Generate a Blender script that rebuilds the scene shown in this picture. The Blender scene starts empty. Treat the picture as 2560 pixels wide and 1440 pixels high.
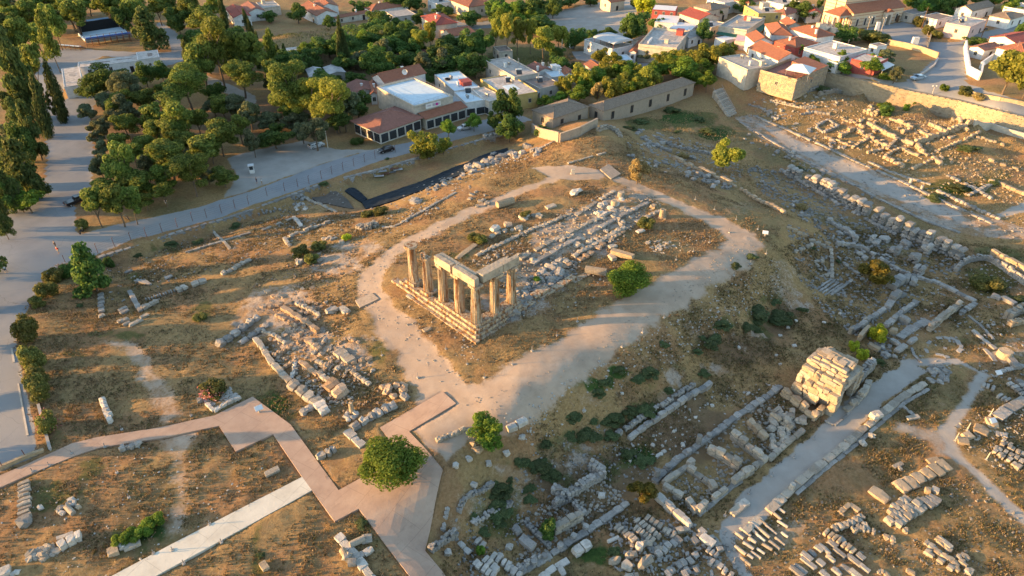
import bpy,math,random
import numpy as np
from mathutils import Vector,Matrix
scene=bpy.context.scene
# ------------------------------------------------------------------ camera
CAM=(-55.8585,-65.3521,66.4282)
YAW,PITCH,FPX=0.79782,math.radians(35.0),1706.667
cam_data=bpy.data.cameras.new('camera')
cam_data.lens=24.0
cam_data.sensor_width=36.0
cam_data.clip_start=1.0
cam_data.clip_end=3000.0
cam=bpy.data.objects.new('camera',cam_data)
scene.collection.objects.link(cam)
cam.location=CAM
cam.rotation_euler=(math.pi/2-PITCH,0,YAW-math.pi/2)
scene.camera=cam
# ------------------------------------------------------------------ light
SUN_EL=math.radians(9.0)
SUN_TURN=math.radians(5.0)
FW=np.array([math.cos(YAW),math.sin(YAW)])
RT=np.array([math.sin(YAW),-math.cos(YAW)])
LD=RT*math.cos(SUN_TURN)+FW*math.sin(SUN_TURN)
world=bpy.data.worlds.new('World')
scene.world=world
world.use_nodes=True
wn=world.node_tree
bg=wn.nodes['Background']
sky=wn.nodes.new('ShaderNodeTexSky')
sky.sky_type='NISHITA'
sky.sun_disc=False
sky.sun_elevation=SUN_EL
sky.sun_rotation=math.atan2(-LD[0],-LD[1])
sky.air_density=1.0
sky.dust_density=0.7
wn.links.new(sky.outputs[0],bg.inputs[0])
bg.inputs[1].default_value=0.15
sun_data=bpy.data.lights.new('sun','SUN')
sun_data.energy=4.5
sun_data.angle=math.radians(0.55)
sun_data.color=(1.0,0.56,0.20)
sun=bpy.data.objects.new('sun',sun_data)
scene.collection.objects.link(sun)
sd=Vector((LD[0]*math.cos(SUN_EL),LD[1]*math.cos(SUN_EL),-math.sin(SUN_EL)))
sun.rotation_euler=sd.to_track_quat('-Z','Y').to_euler()
sun.location=(-60,60,80)
scene.view_settings.view_transform='Standard'
scene.view_settings.look='None'
scene.view_settings.exposure=1.88
scene.view_settings.gamma=1.0
scene.view_settings.use_curve_mapping=False
scene.cycles.max_bounces=5
scene.cycles.diffuse_bounces=3
scene.cycles.transmission_bounces=3
scene.cycles.transparent_max_bounces=6
rng=np.random.default_rng(7)
R=random.Random(11)
COL=scene.collection
# ------------------------------------------------------------------ geometry of the view: a photo pixel as a ray
_cf=np.array([math.cos(YAW)*math.cos(PITCH),math.sin(YAW)*math.cos(PITCH),-math.sin(PITCH)])
_cr=np.array([RT[0],RT[1],0.0])
_cu=np.cross(_cr,_cf)
C0=np.array(CAM)
def ray(px,py):
 d=_cf+_cr*((px-1280)/FPX)-_cu*((py-720)/FPX)
 return d
def U(px,py,z):
 """the point at height z that the photo shows at this pixel"""
 d=ray(px,py)
 t=(z-C0[2])/d[2]
 return C0+d*t
# ------------------------------------------------------------------ terrain heights: surveyed spots (photo x, photo y, height)
SPOTS="""
1220,945,-2.1 1000,765,-2.0 950,670,-2.0 1100,560,-1.9 1250,500,-1.8 1400,440,-1.6 1500,425,-1.6 1640,480,-1.5 1300,540,-1.7 1500,690,-1.8 1400,840,-2.1
1700,600,-1.8 1800,600,-2.0 1900,600,-2.2 1100,850,-2.1 1300,600,-1.6 1450,540,-1.4 1550,520,-1.3 1180,640,-1.7 1100,600,-1.8 1380,650,-1.6 1480,580,-1.3
1440,355,-1.6 1500,320,-1.4 1380,380,-2.6 1530,390,-1.8 1560,350,-3.0 1580,420,-1.9
1340,345,-7.5 1300,370,-8.0 1280,395,-6.5 1200,415,-5.6 1100,465,-4.8 1010,530,-4.6 980,560,-4.0 1060,535,-3.2 1180,470,-3.2 1300,425,-2.8
1270,372,-9.6 1150,410,-9.8 1050,450,-9.9 900,515,-9.9 870,480,-9.5 960,440,-9.3 1080,400,-9.2 1200,365,-9.2 780,500,-9.3
0,1000,-5.0 300,950,-4.6 40,800,-5.4 60,650,-6.0 60,560,-6.2 300,590,-6.9 400,540,-7.2 560,495,-7.6 700,440,-8.2 850,400,-8.5 1000,365,-8.8 1150,325,-9.0 1250,290,-9.0
150,480,-6.4 170,400,-6.6 170,320,-6.8 180,250,-7.2
350,700,-7.6 500,630,-8.2 650,520,-9.2 800,520,-9.0 720,570,-7.6 600,620,-7.4 250,640,-7.6 320,660,-8.3 450,590,-8.8 560,545,-9.2
640,640,-6.4 760,600,-5.8 840,560,-5.6 900,590,-4.2 900,640,-3.2 860,680,-3.0 820,620,-4.8 760,690,-4.2 760,780,-3.7 560,720,-6.0 640,700,-5.4 620,830,-5.2 450,820,-4.9 300,815,-5.0 200,740,-6.0
200,1000,-4.5 500,1000,-4.3 700,900,-4.3 660,980,-4.6 780,900,-3.8 860,840,-3.0 900,930,-3.1 500,1200,-4.4 100,1300,-4.7 600,1050,-4.2 800,1300,-4.4 880,1180,-4.0 1000,1100,-3.4 950,1010,-3.4
1150,1080,-2.9 1080,1020,-2.7 1050,1250,-3.9 1100,1420,-4.6 1200,1050,-2.5
1250,1060,-2.6 1330,1020,-2.4 1400,975,-2.4 1480,925,-2.4 1560,880,-2.4 1640,830,-2.4 1700,790,-2.4 1780,730,-2.4 1850,680,-2.5 1930,620,-2.5 1940,580,-2.6 1860,540,-2.4 1760,500,-2.2 1680,460,-2.2
1110,1180,-3.2 1120,1290,-5.5 1130,1370,-7.6 1300,1170,-6.8 1230,1120,-4.5 1450,1100,-7.8 1380,1060,-5.8 1560,1080,-8.6 1780,965,-9.4 1620,1000,-7.0 1540,950,-5.0 1800,860,-6.2 1900,820,-9.2 1720,860,-4.8 1860,780,-5.4 1930,730,-6.6 1980,660,-6.4 2040,660,-8.8 2050,560,-8.2 1990,550,-4.4
1700,1100,-9.6 1500,1350,-9.6 1300,1400,-9.4 1800,1300,-10 2000,1200,-10 2200,1000,-10 2400,1100,-9.8 2100,1400,-9.8 2500,1400,-9.5 2500,950,-10.2 2000,850,-9.8 2200,800,-10.5 2350,700,-11.5 1950,1000,-9.8
1850,290,-10.8 1950,345,-11.0 2100,410,-11.4 2240,470,-11.7 2350,520,-12 2540,575,-12 2150,560,-11.2 2300,640,-11.6
2000,280,-9.5 2200,370,-9.8 2300,400,-9.6 2450,330,-8.2 2400,470,-11 2540,440,-10.2 2540,370,-8.4
1700,320,-8.6 1650,370,-7.4 1600,400,-4.4 1800,400,-9.4 1900,430,-10.0 2000,480,-10.6 2200,600,-11.2 1900,480,-6.8 1750,440,-5.2 1850,510,-5.0 1650,420,-3.8 2080,520,-10.4 1560,310,-8.0 1480,305,-3.5
1960,220,-6.5 1880,250,-9.5 1800,250,-8.0
2080,180,-4.6 2180,205,-4.0 2300,240,-3.6 2440,285,-3.4 2560,320,-3.2 2500,260,-3.2 2300,195,-3.2 2400,120,-2.2 2450,80,-1.4 2200,100,-3.4 2150,60,-3.0 2520,30,-0.5 2330,60,-2.4
2110,240,-7.4 2200,270,-8.2 2320,300,-8.2 2420,320,-8.4 2540,360,-8.4
1900,200,-5.5 2000,140,-5.0 1900,150,-6.0 1850,100,-6.8 1850,50,-6.6 1650,30,-7.4 1700,150,-8.0 1600,200,-8.8 1700,230,-8.6 1450,50,-10 1400,250,-9.0 1300,290,-9.0 1400,180,-9.4 1250,220,-9.3
1000,50,-12 700,40,-11.5 720,85,-6.0 800,95,-9.0 640,100,-10.0 1100,250,-9.3 1100,150,-10.5 900,150,-10.6 700,300,-8.8 500,250,-8.2 500,400,-7.8 300,440,-7.0 400,330,-7.4 250,400,-6.8 200,300,-7.0 250,120,-8.4 430,100,-8.8 620,330,-8.4 800,360,-8.7
100,20,-9.5 500,10,-10.5 900,10,-12.5 1280,-60,-13 0,-100,-11 700,-100,-13 2000,0,-4.5 2560,-60,1.5 2000,-100,-5 1500,-60,-11
-300,1000,-5 -300,600,-6 -300,300,-7 -500,1500,-5 400,1650,-5 1200,1650,-7 2000,1650,-9.8 2900,1300,-9.5 2900,900,-10 2900,500,-10 2950,250,-2.5 3000,50,1
"""
SPOTS+="""
1240,735,-0.9 1310,690,-1.0 1400,622,-1.0 1480,565,-0.9 1165,738,-0.8 1560,510,-1.0 1350,620,-1.1 1280,665,-1.0 1560,1385,-8.3 1590,1365,-8.6 1530,1400,-9.2 1640,1400,-9.6 1560,1440,-9.0
2100,230,-7.8 2167,247,-8.2 2220,260,-8.2 2273,274,-8.4 2335,290,-8.4 2397,300,-8.3 2460,316,-7.6
"""
_sp=np.array([[float(v)for v in s.split(',')]for s in SPOTS.split()])
_pts=np.array([U(a,b,c)for a,b,c in _sp])
_far=[]
for uu,vv,zz in((520,0,-14),(520,250,-2),(520,-250,-13),(700,0,-15),(700,-350,-15),(700,350,2),(300,-330,-10),(300,330,0),(120,-230,-7),(120,230,-6),(10,
-60,-5),(10,60,-9),(-10,0,-7),(10,-200,-6),(10,200,-9)):
 q=C0[:2]+FW*uu+RT*vv
 _far.append((q[0],q[1],zz))
_pts=np.vstack([_pts,np.array(_far)])
def _ker(r):
 return np.sqrt(r*r+2.0)
_n=len(_pts)
_D=np.linalg.norm(_pts[:,None,:2]-_pts[None,:,:2],axis=2)
_A=np.zeros((_n+1,_n+1))
_A[:_n,:_n]=-_ker(_D)+np.eye(_n)*0.25
_A[:_n,_n]=1
_A[_n,:_n]=1
_w=np.linalg.solve(_A,np.append(_pts[:,2],0))
GU0,GV0,GS=-20.0,-380.0,1.0
NU,NV=740,761
def uv_of(x,y):
 dx,dy=x-C0[0],y-C0[1]
 return dx*FW[0]+dy*FW[1],dx*RT[0]+dy*RT[1]
def rbf(x,y):
 out=np.full(x.shape,_w[_n])
 for i in range(_n):
  out-=_w[i]*_ker(np.hypot(x-_pts[i,0],y-_pts[i,1]))
 return out
_cu_=np.arange(0,NU+3,3.0)
_cv_=np.arange(0,NV+3,3.0)
_UU,_VV=np.meshgrid(GU0+_cu_,GV0+_cv_,indexing='ij')
_Z3=rbf(C0[0]+_UU*FW[0]+_VV*RT[0],C0[1]+_UU*FW[1]+_VV*RT[1])
def bil(G,a,b):
 a=np.clip(a,0,G.shape[0]-1.001)
 b=np.clip(b,0,G.shape[1]-1.001)
 i=a.astype(int);j=b.astype(int)
 fa=a-i;fb=b-j
 return(G[i,j]*(1-fa)*(1-fb)+G[i+1,j]*fa*(1-fb)+G[i,j+1]*(1-fa)*fb+G[i+1,j+1]*fa*fb)
_ii,_jj=np.meshgrid(np.arange(NU,dtype=float),np.arange(NV,dtype=float),indexing='ij')
HG=bil(_Z3,_ii/3.0,_jj/3.0)
def blur(G):
 G=np.pad(G,1,mode='edge')
 G=(G[:-2]+2*G[1:-1]+G[2:])/4
 return(G[:,:-2]+2*G[:,1:-1]+G[:,2:])/4
HG=blur(HG)
def vnoise(x,y,seed=0):
 """smooth value noise, -1..1"""
 xi=np.floor(x).astype(np.int64);yi=np.floor(y).astype(np.int64)
 fx=x-xi;fy=y-yi
 fx=fx*fx*(3-2*fx);fy=fy*fy*(3-2*fy)
 def h(a,b):
  n=(a*374761393+b*668265263+seed*974634777)&0x7fffffff
  n=((n^(n>>13))*1274126177)&0x7fffffff
  n=n^(n>>16)
  return(n&0xffff)/32767.5-1
 return(h(xi,yi)*(1-fx)+h(xi+1,yi)*fx)*(1-fy)+(h(xi,yi+1)*(1-fx)+h(xi+1,yi+1)*fx)*fy
def H(x,y):
 x=np.asarray(x,float);y=np.asarray(y,float)
 u,v=uv_of(x,y)
 return bil(HG,(u-GU0)/GS,(v-GV0)/GS)
def h1(x,y):
 return float(H(np.array([x]),np.array([y]))[0])
_TT=np.concatenate([np.linspace(50,220,420),np.linspace(220.5,900,500)])
def P(px,py,dz=0.0):
 """the spot on the terrain that the photo shows at this pixel"""
 d=ray(px,py)
 q=C0[None,:]+d[None,:]*_TT[:,None]
 g=q[:,2]-H(q[:,0],q[:,1])
 k=np.argmax(g<0)if(g<0).any()else len(_TT)-1
 k=max(k,1)
 a,b=g[k-1],g[k]
 f=a/(a-b)if a!=b else 0.5
 p=q[k-1]*(1-f)+q[k]*f
 return np.array([p[0],p[1],p[2]+dz])
def SC(px,py):
 """photo pixels per metre there"""
 p=P(px,py)
 return FPX/float((p-C0)@_cf)
# ------------------------------------------------------------------ scene helpers
def tag(o,label=None,cat=None,group=None,kind=None):
 if label:o['label']=label
 if cat:o['category']=cat
 if group:o['group']=group
 if kind:o['kind']=kind
 elif cat:o['kind']='thing'
 return o
def empty(name,loc,rz=0.0,label=None,cat=None,group=None):
 o=bpy.data.objects.new(name,None)
 o.empty_display_size=0.3
 o.location=loc
 o.rotation_euler=(0,0,rz)
 COL.objects.link(o)
 return tag(o,label,cat,group)
def link(name,me,parent=None,loc=None,rot=None,scale=None):
 o=bpy.data.objects.new(name,me)
 COL.objects.link(o)
 if parent is not None:o.parent=parent
 if loc is not None:o.location=loc
 if rot is not None:o.rotation_euler=rot
 if scale is not None:o.scale=scale
 return o
def mesh_np(name,v,f,mat=None,smooth=False):
 """v (n,3), f (m,k) all faces with k corners"""
 v=np.ascontiguousarray(v,dtype=np.float32);f=np.ascontiguousarray(f,dtype=np.int32)
 me=bpy.data.meshes.new(name)
 k=f.shape[1]
 me.vertices.add(len(v));me.loops.add(f.size);me.polygons.add(len(f))
 me.vertices.foreach_set('co',v.ravel())
 me.loops.foreach_set('vertex_index',f.ravel())
 me.polygons.foreach_set('loop_start',np.arange(0,f.size,k,dtype=np.int32))
 me.polygons.foreach_set('use_smooth',np.full(len(f),smooth))
 me.update(calc_edges=True)
 if mat:me.materials.append(mat)
 return me
class MB:
 """collects boxes, prisms and tubes for one mesh object"""
 def __init__(s):s.v=[];s.f=[]
 def add(s,v,f):
  n=len(s.v);s.v+=[tuple(p)for p in v];s.f+=[tuple(n+i for i in q)for q in f];return s
 def box(s,c,d,rz=0.0,taper=1.0):
  x,y,z=d[0]/2,d[1]/2,d[2]/2
  ca,sa=math.cos(rz),math.sin(rz)
  vs=[]
  for k,t in((-1,1.0),(1,taper)):
   for a,b in((-1,-1),(1,-1),(1,1),(-1,1)):
    px,py=a*x*t,b*y*t
    vs.append((c[0]+px*ca-py*sa,c[1]+px*sa+py*ca,c[2]+k*z))
  return s.add(vs,[(3,2,1,0),(4,5,6,7),(0,1,5,4),(1,2,6,5),(2,3,7,6),(3,0,4,7)])
 def prism(s,pts,z0,z1):
  """pts: counter-clockwise outline; z0, z1 numbers or lists"""
  n=len(pts)
  a=z0 if hasattr(z0,'__len__')else[z0]*n
  b=z1 if hasattr(z1,'__len__')else[z1]*n
  vs=[(p[0],p[1],a[i])for i,p in enumerate(pts)]+[(p[0],p[1],b[i])for i,p in enumerate(pts)]
  return s.add(vs,[tuple(range(n-1,-1,-1)),tuple(range(n,2*n))]+[(i,(i+1)%n,n+(i+1)%n,n+i)for i in range(n)])
 def tube(s,p,q,r0,r1=None,n=8,cap=True):
  r1=r0 if r1 is None else r1
  p=Vector(p);q=Vector(q);d=(q-p).normalized()
  a=d.cross(Vector((0,0,1))if abs(d.z)<.9 else Vector((1,0,0))).normalized();b=d.cross(a)
  vs=[]
  for c,r in((p,r0),(q,r1)):
   for i in range(n):
    t=2*math.pi*i/n
    vs.append(c+a*(r*math.cos(t))+b*(r*math.sin(t)))
  fs=[(i,n+i,n+(i+1)%n,(i+1)%n)for i in range(n)]
  if cap:fs+=[tuple(range(n)),tuple(range(2*n-1,n-1,-1))]
  return s.add(vs,fs)
 def mesh(s,name,mat,smooth=False):
  me=bpy.data.meshes.new(name)
  me.from_pydata([tuple(map(float,p))for p in s.v],[],s.f)
  import bmesh
  bm=bmesh.new();bm.from_mesh(me)
  bmesh.ops.recalc_face_normals(bm,faces=bm.faces)
  bm.to_mesh(me);bm.free()
  for m in(mat if isinstance(mat,(list,tuple))else[mat]):me.materials.append(m)
  if smooth:
   for p in me.polygons:p.use_smooth=True
  return me
 def build(s,name,mat,parent=None,smooth=False,loc=None,rot=None):
  return link(name,s.mesh(name,mat,smooth),parent,loc,rot)
# ------------------------------------------------------------------ materials
def newmat(name):
 m=bpy.data.materials.new(name);m.use_nodes=True
 nt=m.node_tree
 return m,nt,nt.nodes['Principled BSDF']
def nd(nt,typ,**kw):
 n=nt.nodes.new(typ)
 for k,v in kw.items():setattr(n,k,v)
 return n
def L(nt,a,b):nt.links.new(a,b)
def noise(nt,scale,detail=4,rough=.6,vec=None,dist=0.0):
 n=nd(nt,'ShaderNodeTexNoise')
 n.inputs['Scale'].default_value=scale;n.inputs['Detail'].default_value=detail
 n.inputs['Roughness'].default_value=rough;n.inputs['Distortion'].default_value=dist
 if vec is not None:L(nt,vec,n.inputs['Vector'])
 return n.outputs['Fac']
def ramp(nt,fac,stops):
 r=nd(nt,'ShaderNodeValToRGB')
 e=r.color_ramp.elements
 while len(e)<len(stops):e.new(0.5)
 for i,(p,c)in enumerate(stops):
  e[i].position=p
  e[i].color=(c[0],c[1],c[2],1)if hasattr(c,'__len__')else(c,c,c,1)
 L(nt,fac,r.inputs['Fac'])
 return r.outputs['Color']
def mix(nt,fac,a,b,mode='MIX'):
 m=nd(nt,'ShaderNodeMix',data_type='RGBA',blend_type=mode)
 for i,x in((0,fac),(6,a),(7,b)):
  if isinstance(x,(int,float)):m.inputs[i].default_value=x
  elif isinstance(x,tuple):m.inputs[i].default_value=(*x,1)
  else:L(nt,x,m.inputs[i])
 return m.outputs[2]
def mth(nt,op,a,b=None,c=None,clamp=False):
 m=nd(nt,'ShaderNodeMath',operation=op);m.use_clamp=clamp
 for i,x in enumerate((a,b,c)):
  if x is None:continue
  if isinstance(x,(int,float)):m.inputs[i].default_value=x
  else:L(nt,x,m.inputs[i])
 return m.outputs[0]
def smooth(nt,x,lo,hi):
 m=nd(nt,'ShaderNodeMapRange',interpolation_type='SMOOTHSTEP')
 L(nt,x,m.inputs[0]);m.inputs[1].default_value=lo;m.inputs[2].default_value=hi
 return m.outputs[0]
def bump(nt,bsdf,h,strength=.5,dist=.05):
 b=nd(nt,'ShaderNodeBump');b.inputs['Strength'].default_value=strength;b.inputs['Distance'].default_value=dist
 L(nt,h,b.inputs['Height']);L(nt,b.outputs[0],bsdf.inputs['Normal'])
def wpos(nt):return nd(nt,'ShaderNodeNewGeometry').outputs['Position']
def opos(nt):return nd(nt,'ShaderNodeTexCoord').outputs['Object']
def orand(nt):return nd(nt,'ShaderNodeObjectInfo').outputs['Random']
def irand(nt):return nd(nt,'ShaderNodeNewGeometry').outputs['Random Per Island']
def simple(name,col,rough=.8,vary=.25,scale=1.5,bmp=.0,metal=0.0,spec=.3):
 """one colour with grain and soft blotches"""
 m,nt,b=newmat(name)
 n1=noise(nt,scale,6,.65,wpos(nt))
 lo=tuple(c*(1-vary)for c in col);hi=tuple(min(1,c*(1+vary*.7))for c in col)
 c=ramp(nt,n1,[(.3,lo),(.7,hi)])
 L(nt,c,b.inputs['Base Color'])
 b.inputs['Roughness'].default_value=rough;b.inputs['Metallic'].default_value=metal
 b.inputs['Specular IOR Level'].default_value=spec
 if bmp:bump(nt,b,noise(nt,scale*8,5,.7,wpos(nt)),bmp,.04)
 return m
# ------------------------------------------------------------------ terrace edges held by walls: cut the ground steeply in front of them
TERRACES=(('2060,184 2073,186 2120,197 2167,207 2220,218 2273,231',4.6),('2273,231 2335,243 2397,256',5.0),('2397,256 2450,270 2510,285 2620,312',3.6),
('245,646 330,620 420,590 500,566 560,550 640,523 700,500 760,478 800,463',1.5),('860,447 950,425 1040,398 1120,375 1200,352 1256,334',1.3))
def cut_terraces():
 ii,jj=np.meshgrid(np.arange(NU,dtype=float),np.arange(NV,dtype=float),indexing='ij')
 X=C0[0]+(GU0+ii)*FW[0]+(GV0+jj)*RT[0];Y=C0[1]+(GU0+ii)*FW[1]+(GV0+jj)*RT[1]
 for s,drop in TERRACES:
  q=np.array([P(*map(float,t.split(',')))for t in s.split()])
  best=np.full(X.shape,1e9);side=np.zeros(X.shape);zt=np.zeros(X.shape)
  for a,b in zip(q[:-1],q[1:]):
   e=b[:2]-a[:2];l2=e@e
   t=((X-a[0])*e[0]+(Y-a[1])*e[1])/l2;tc=np.clip(t,0,1)
   d=np.hypot(X-a[0]-tc*e[0],Y-a[1]-tc*e[1])
   n=np.array([-e[1],e[0]])/math.sqrt(l2);n=n if n@FW<0 else-n
   sg=(X-a[0])*n[0]+(Y-a[1])*n[1]
   m=(d<best)&(t>-.02)&(t<1.02)
   best=np.where(m,d,best);side=np.where(m,sg,side);zt=np.where(m,a[2]+(b[2]-a[2])*tc,zt)
  m=(side>.6)&(best<9)
  w=np.clip((9-best)/6,0,1)
  cut=np.minimum(HG,zt-drop)
  HG[m]=(HG*(1-w)+cut*w)[m]
  m=(side<=.6)&(best<5)
  HG[m]=np.maximum(HG,zt-.1)[m]
cut_terraces()
# ------------------------------------------------------------------ ground zones (traced on the place, kept as soft masks)
def pxpoly(s):
 return np.array([P(*map(float,t.split(',')))[:2]for t in s.split()])
def strip(s):
 """x,y,halfwidth(m) list -> polygon"""
 a=[tuple(map(float,t.split(',')))for t in s.split()]
 q=np.array([P(x,y)[:2]for x,y,w in a]);w=np.array([t[2]for t in a])
 d=np.gradient(q,axis=0);d/=np.linalg.norm(d,axis=1)[:,None]+1e-9
 n=np.stack([-d[:,1],d[:,0]],1)
 return np.vstack([q+n*w[:,None],(q-n*w[:,None])[::-1]])
def blob(x,y,rx,ry):
 return np.array([P(x+rx*math.cos(t),y+ry*math.sin(t))[:2]for t in np.linspace(0,6.283,10)[:-1]])
def sdist(poly,x,y):
 """signed distance in metres, positive inside"""
 best=np.full(x.shape,1e9);ins=np.zeros(x.shape,bool)
 n=len(poly)
 for i in range(n):
  a,b=poly[i],poly[(i+1)%n]
  ex,ey=b[0]-a[0],b[1]-a[1]
  t=np.clip(((x-a[0])*ex+(y-a[1])*ey)/(ex*ex+ey*ey+1e-9),0,1)
  best=np.minimum(best,np.hypot(x-a[0]-t*ex,y-a[1]-t*ey))
  c=(a[1]>y)!=(b[1]>y)
  if c.any()and abs(ey)>1e-9:
   ins^=c&(x<a[0]+(y-a[1])*ex/ey)
 return np.where(ins,best,-best)
Z=[]
def zone(ch,poly,soft=.5,val=1.0,wob=.6):Z.append((ch,poly,soft,val,wob))
PATH,ASPH,GREEN,SOIL,ROCK,GRAV,PINK,LUSH=range(8)
# dirt path round the temple
zone(PATH,strip('1120,1000,3.6 1050,895,3 985,812,2.8 925,740,2.3 928,685,1.9 980,632,1.8 1040,594,1.8 1110,562,1.8 1200,520,1.5 1300,478,1.3 1400,440,1.5 1460,424,1.8 1530,440,1.8 1610,474,1.6 1700,514,1.9 1790,552,2.3 1870,600,3.4'),
1.1,1,1.0)
zone(PATH,strip('1900,600,2.5 1840,630,3.2 1720,705,3.6 1620,762,3.8 1500,838,3.9 1400,902,4.1 1300,968,4.6 1220,1010,5 1120,1050,3.6'),1.3,1,1.1)
zone(PATH,pxpoly('1055,1000 1120,985 1200,1020 1260,1055 1190,1075 1150,1120 1115,1160 1085,1130 1040,1080 1020,1060'),.6)
zone(PATH,pxpoly('1330,420 1430,412 1530,430 1500,450 1380,450'),.6)
zone(PATH,pxpoly('900,700 1010,800 1070,860 1010,860 930,800'),1.0,.7)
# gravel paths at the lower right
zone(GRAV,strip('2290,915,1.5 2180,990,2.0 2085,1085,2.2 1985,1180,2.1 1900,1250,2.1 1850,1310,1.8 1815,1345,1.1 1840,1400,.8 1890,1470,.8'),.5)
zone(GRAV,strip('2250,905,.9 2330,905,1 2400,905,1 2460,935,1.2 2420,1000,.9 2365,1080,1.3 2380,1135,1.4 2450,1190,1.0 2520,1260,1 2620,1350,1.2'),.9,.75)
zone(GRAV,strip('2230,1060,1.4 2340,1090,2.5 2380,1150,2.4'),1.6,.55)
zone(PATH,strip('1830,1345,1.0 1960,1345,1.8 2010,1300,1'),1.2,.5)
zone(GRAV,strip('2500,540,1 2560,520,1.5 2600,500,1.5'),.6)
# paved ancient street
zone(ROCK,pxpoly('1835,292 1880,285 2000,345 2120,400 2260,462 2400,520 2600,580 2600,600 2440,590 2320,555 2220,510 2110,455 1990,395 1900,345'),.6)
zone(GRAV,pxpoly('1880,300 2000,352 2120,408 2260,470 2400,530 2420,560 2240,500 2110,440 1990,380'),1.5,.8)
# field tracks
zone(PATH,strip('250,850,.7 320,865,1.1 375,925,1.4 405,985,1.7 430,1050,2.0'),1.0,.6,1.3)
zone(PATH,strip('440,1085,2.0 452,1130,1.9 455,1180,1.2 450,1260,1.0 445,1330,1.0'),1.3,.62,1.2)
# asphalt and concrete roads
zone(ASPH,pxpoly('-150,1240 95,1140 85,1060 62,960 42,880 42,820 62,780 82,752 110,702 150,662 232,640 330,600 560,540 800,455 960,400 1100,360 1262,318 1330,300 1300,285 1255,285 1150,318 1040,352 930,375 800,412 650,470 560,498 400,540 200,585 190,580 186,500 226,468 236,400 230,320 226,280 246,250 235,235 190,245 150,250 118,255 112,300 118,400 108,470 60,515 0,520 -200,520 -300,900'),
.35,1,.25)
zone(ASPH,pxpoly('80,185 120,255 150,250 180,170 260,140 330,150 400,170 462,150 465,118 440,80 400,55 390,62 420,95 430,130 330,130 150,120 90,150'),.6,
1,.3)
zone(GRAV,pxpoly('565,395 640,375 760,350 850,375 930,375 800,412 650,468 560,495 590,440'),1.0,.9)
zone(GRAV,pxpoly('510,185 560,205 640,240 640,262 580,240 520,220'),.8,.9)
zone(GRAV,pxpoly('1180,72 1290,45 1400,25 1560,-5 1625,-5 1585,40 1560,92 1470,80 1370,80 1290,62'),.8,1)
zone(ASPH,pxpoly('1170,60 1290,40 1290,62 1180,75 1120,60 1000,30 1010,20'),.6)
zone(ASPH,pxpoly('2110,75 2170,70 2260,55 2320,75 2320,105 2400,105 2410,90 2470,78 2600,40 2600,65 2480,90 2410,130 2415,205 2480,232 2600,275 2600,312 2450,275 2300,232 2180,200 2090,182 2095,176 2190,195 2255,208 2300,180 2345,146 2330,128 2240,115 2160,95'),
.4,1,.2)
zone(ASPH,pxpoly('1760,150 1800,98 1835,55 1885,-5 1912,-5 1862,55 1825,105 1800,140'),.4,1,.2)
zone(ASPH,pxpoly('1430,130 1480,125 1560,150 1640,160 1620,178 1540,165 1440,150'),.6,.9)
# soil, rock and green
for a in((1850,870,110,55),(1720,1080,120,80),(1560,1180,90,70),(1420,1200,110,70),(1700,1010,80,40),(1950,800,60,50),(1480,1270,90,50),(2060,1000,50,40)):
 zone(SOIL,blob(*a),3.0,.8,1.5)
for a in((700,770,100,55),(760,850,80,45),(840,660,70,30),(900,620,70,20),(640,810,70,45),(880,890,60,50),(1280,760,90,50),(1340,680,100,60),(1430,600,110,
50),(1510,540,110,40),(1560,490,80,25),(1230,800,40,30)):
 zone(ROCK,blob(*a),2.0,.75,2.0)
for a in((1480,1010,60,40),(1380,1110,60,35),(1300,1230,60,50),(1960,700,60,50),(1730,830,60,35),(1180,1260,60,60),(1660,900,60,30),(1520,1080,60,30)):
 zone(ROCK,blob(*a),2.5,.45,2.5)
for a in((1960,450,80,30),(2080,520,80,40),(2200,620,100,50),(1750,380,80,30),(2230,900,60,40),(2340,600,80,40),(1650,360,60,25),(1850,520,60,25),(2300,340,
120,40),(2450,420,90,40),(1700,430,60,20),(2020,340,60,15)):
 zone(ROCK,blob(*a),2.5,.4,2.5)
for a in((340,1340,70,35),(330,1230,40,20),(940,880,40,25),(820,660,25,12),(1880,630,40,25),(1780,680,30,25),(1600,1140,60,35),(1500,1180,40,30),(690,1010,
50,40),(900,1310,35,25),(640,1370,30,60),(1380,1110,50,30),(1260,1300,50,40),(2390,470,90,25),(2480,440,50,20),(2480,700,70,50),(1470,1370,60,40),(1730,
300,70,25),(1790,330,50,20),(420,620,30,12),(590,565,25,10),(350,690,30,12),(510,780,25,30),(300,840,80,15),(560,1090,20,15),(720,160,90,40),(1300,140,
90,25),(2180,165,60,25),(1620,310,60,18),(2500,640,60,30),(220,1180,50,25),(130,1240,70,40),(1130,640,30,12),(1060,1230,20,40),(1440,960,30,15)):
 zone(GREEN,blob(*a),1.6,.8,2.0)
for a in((1600,1140,40,22),(360,1330,45,22),(2400,468,60,14),(905,1300,25,20),(1700,295,50,15),(1480,1380,40,25),(1785,335,35,16),(700,1010,30,25),(2330,
495,40,10),(1560,930,40,20),(1500,960,40,22)):
 zone(LUSH,blob(*a),1.0,.9,1.2)
WEEDS=[]
for k in range(34):
 x_=R.uniform(1180,1960);y_=1300-(x_-1180)*.72+R.uniform(-60,55)
 WEEDS.append((x_,y_,R.uniform(30,80),R.uniform(16,34)))
for x_,y_,w_,h_ in WEEDS:zone(GREEN,blob(x_,y_+4,w_*.75,h_*.75),1.6,.8,2.2)
for k in range(46):
 x_=R.uniform(1150,2000);y_=1330-(x_-1150)*.72+R.uniform(-70,60)
 zone(GREEN if k%2 else ROCK,blob(x_,y_,R.uniform(14,42),R.uniform(8,22)),1.2,R.uniform(.35,.75),2.2)
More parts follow.
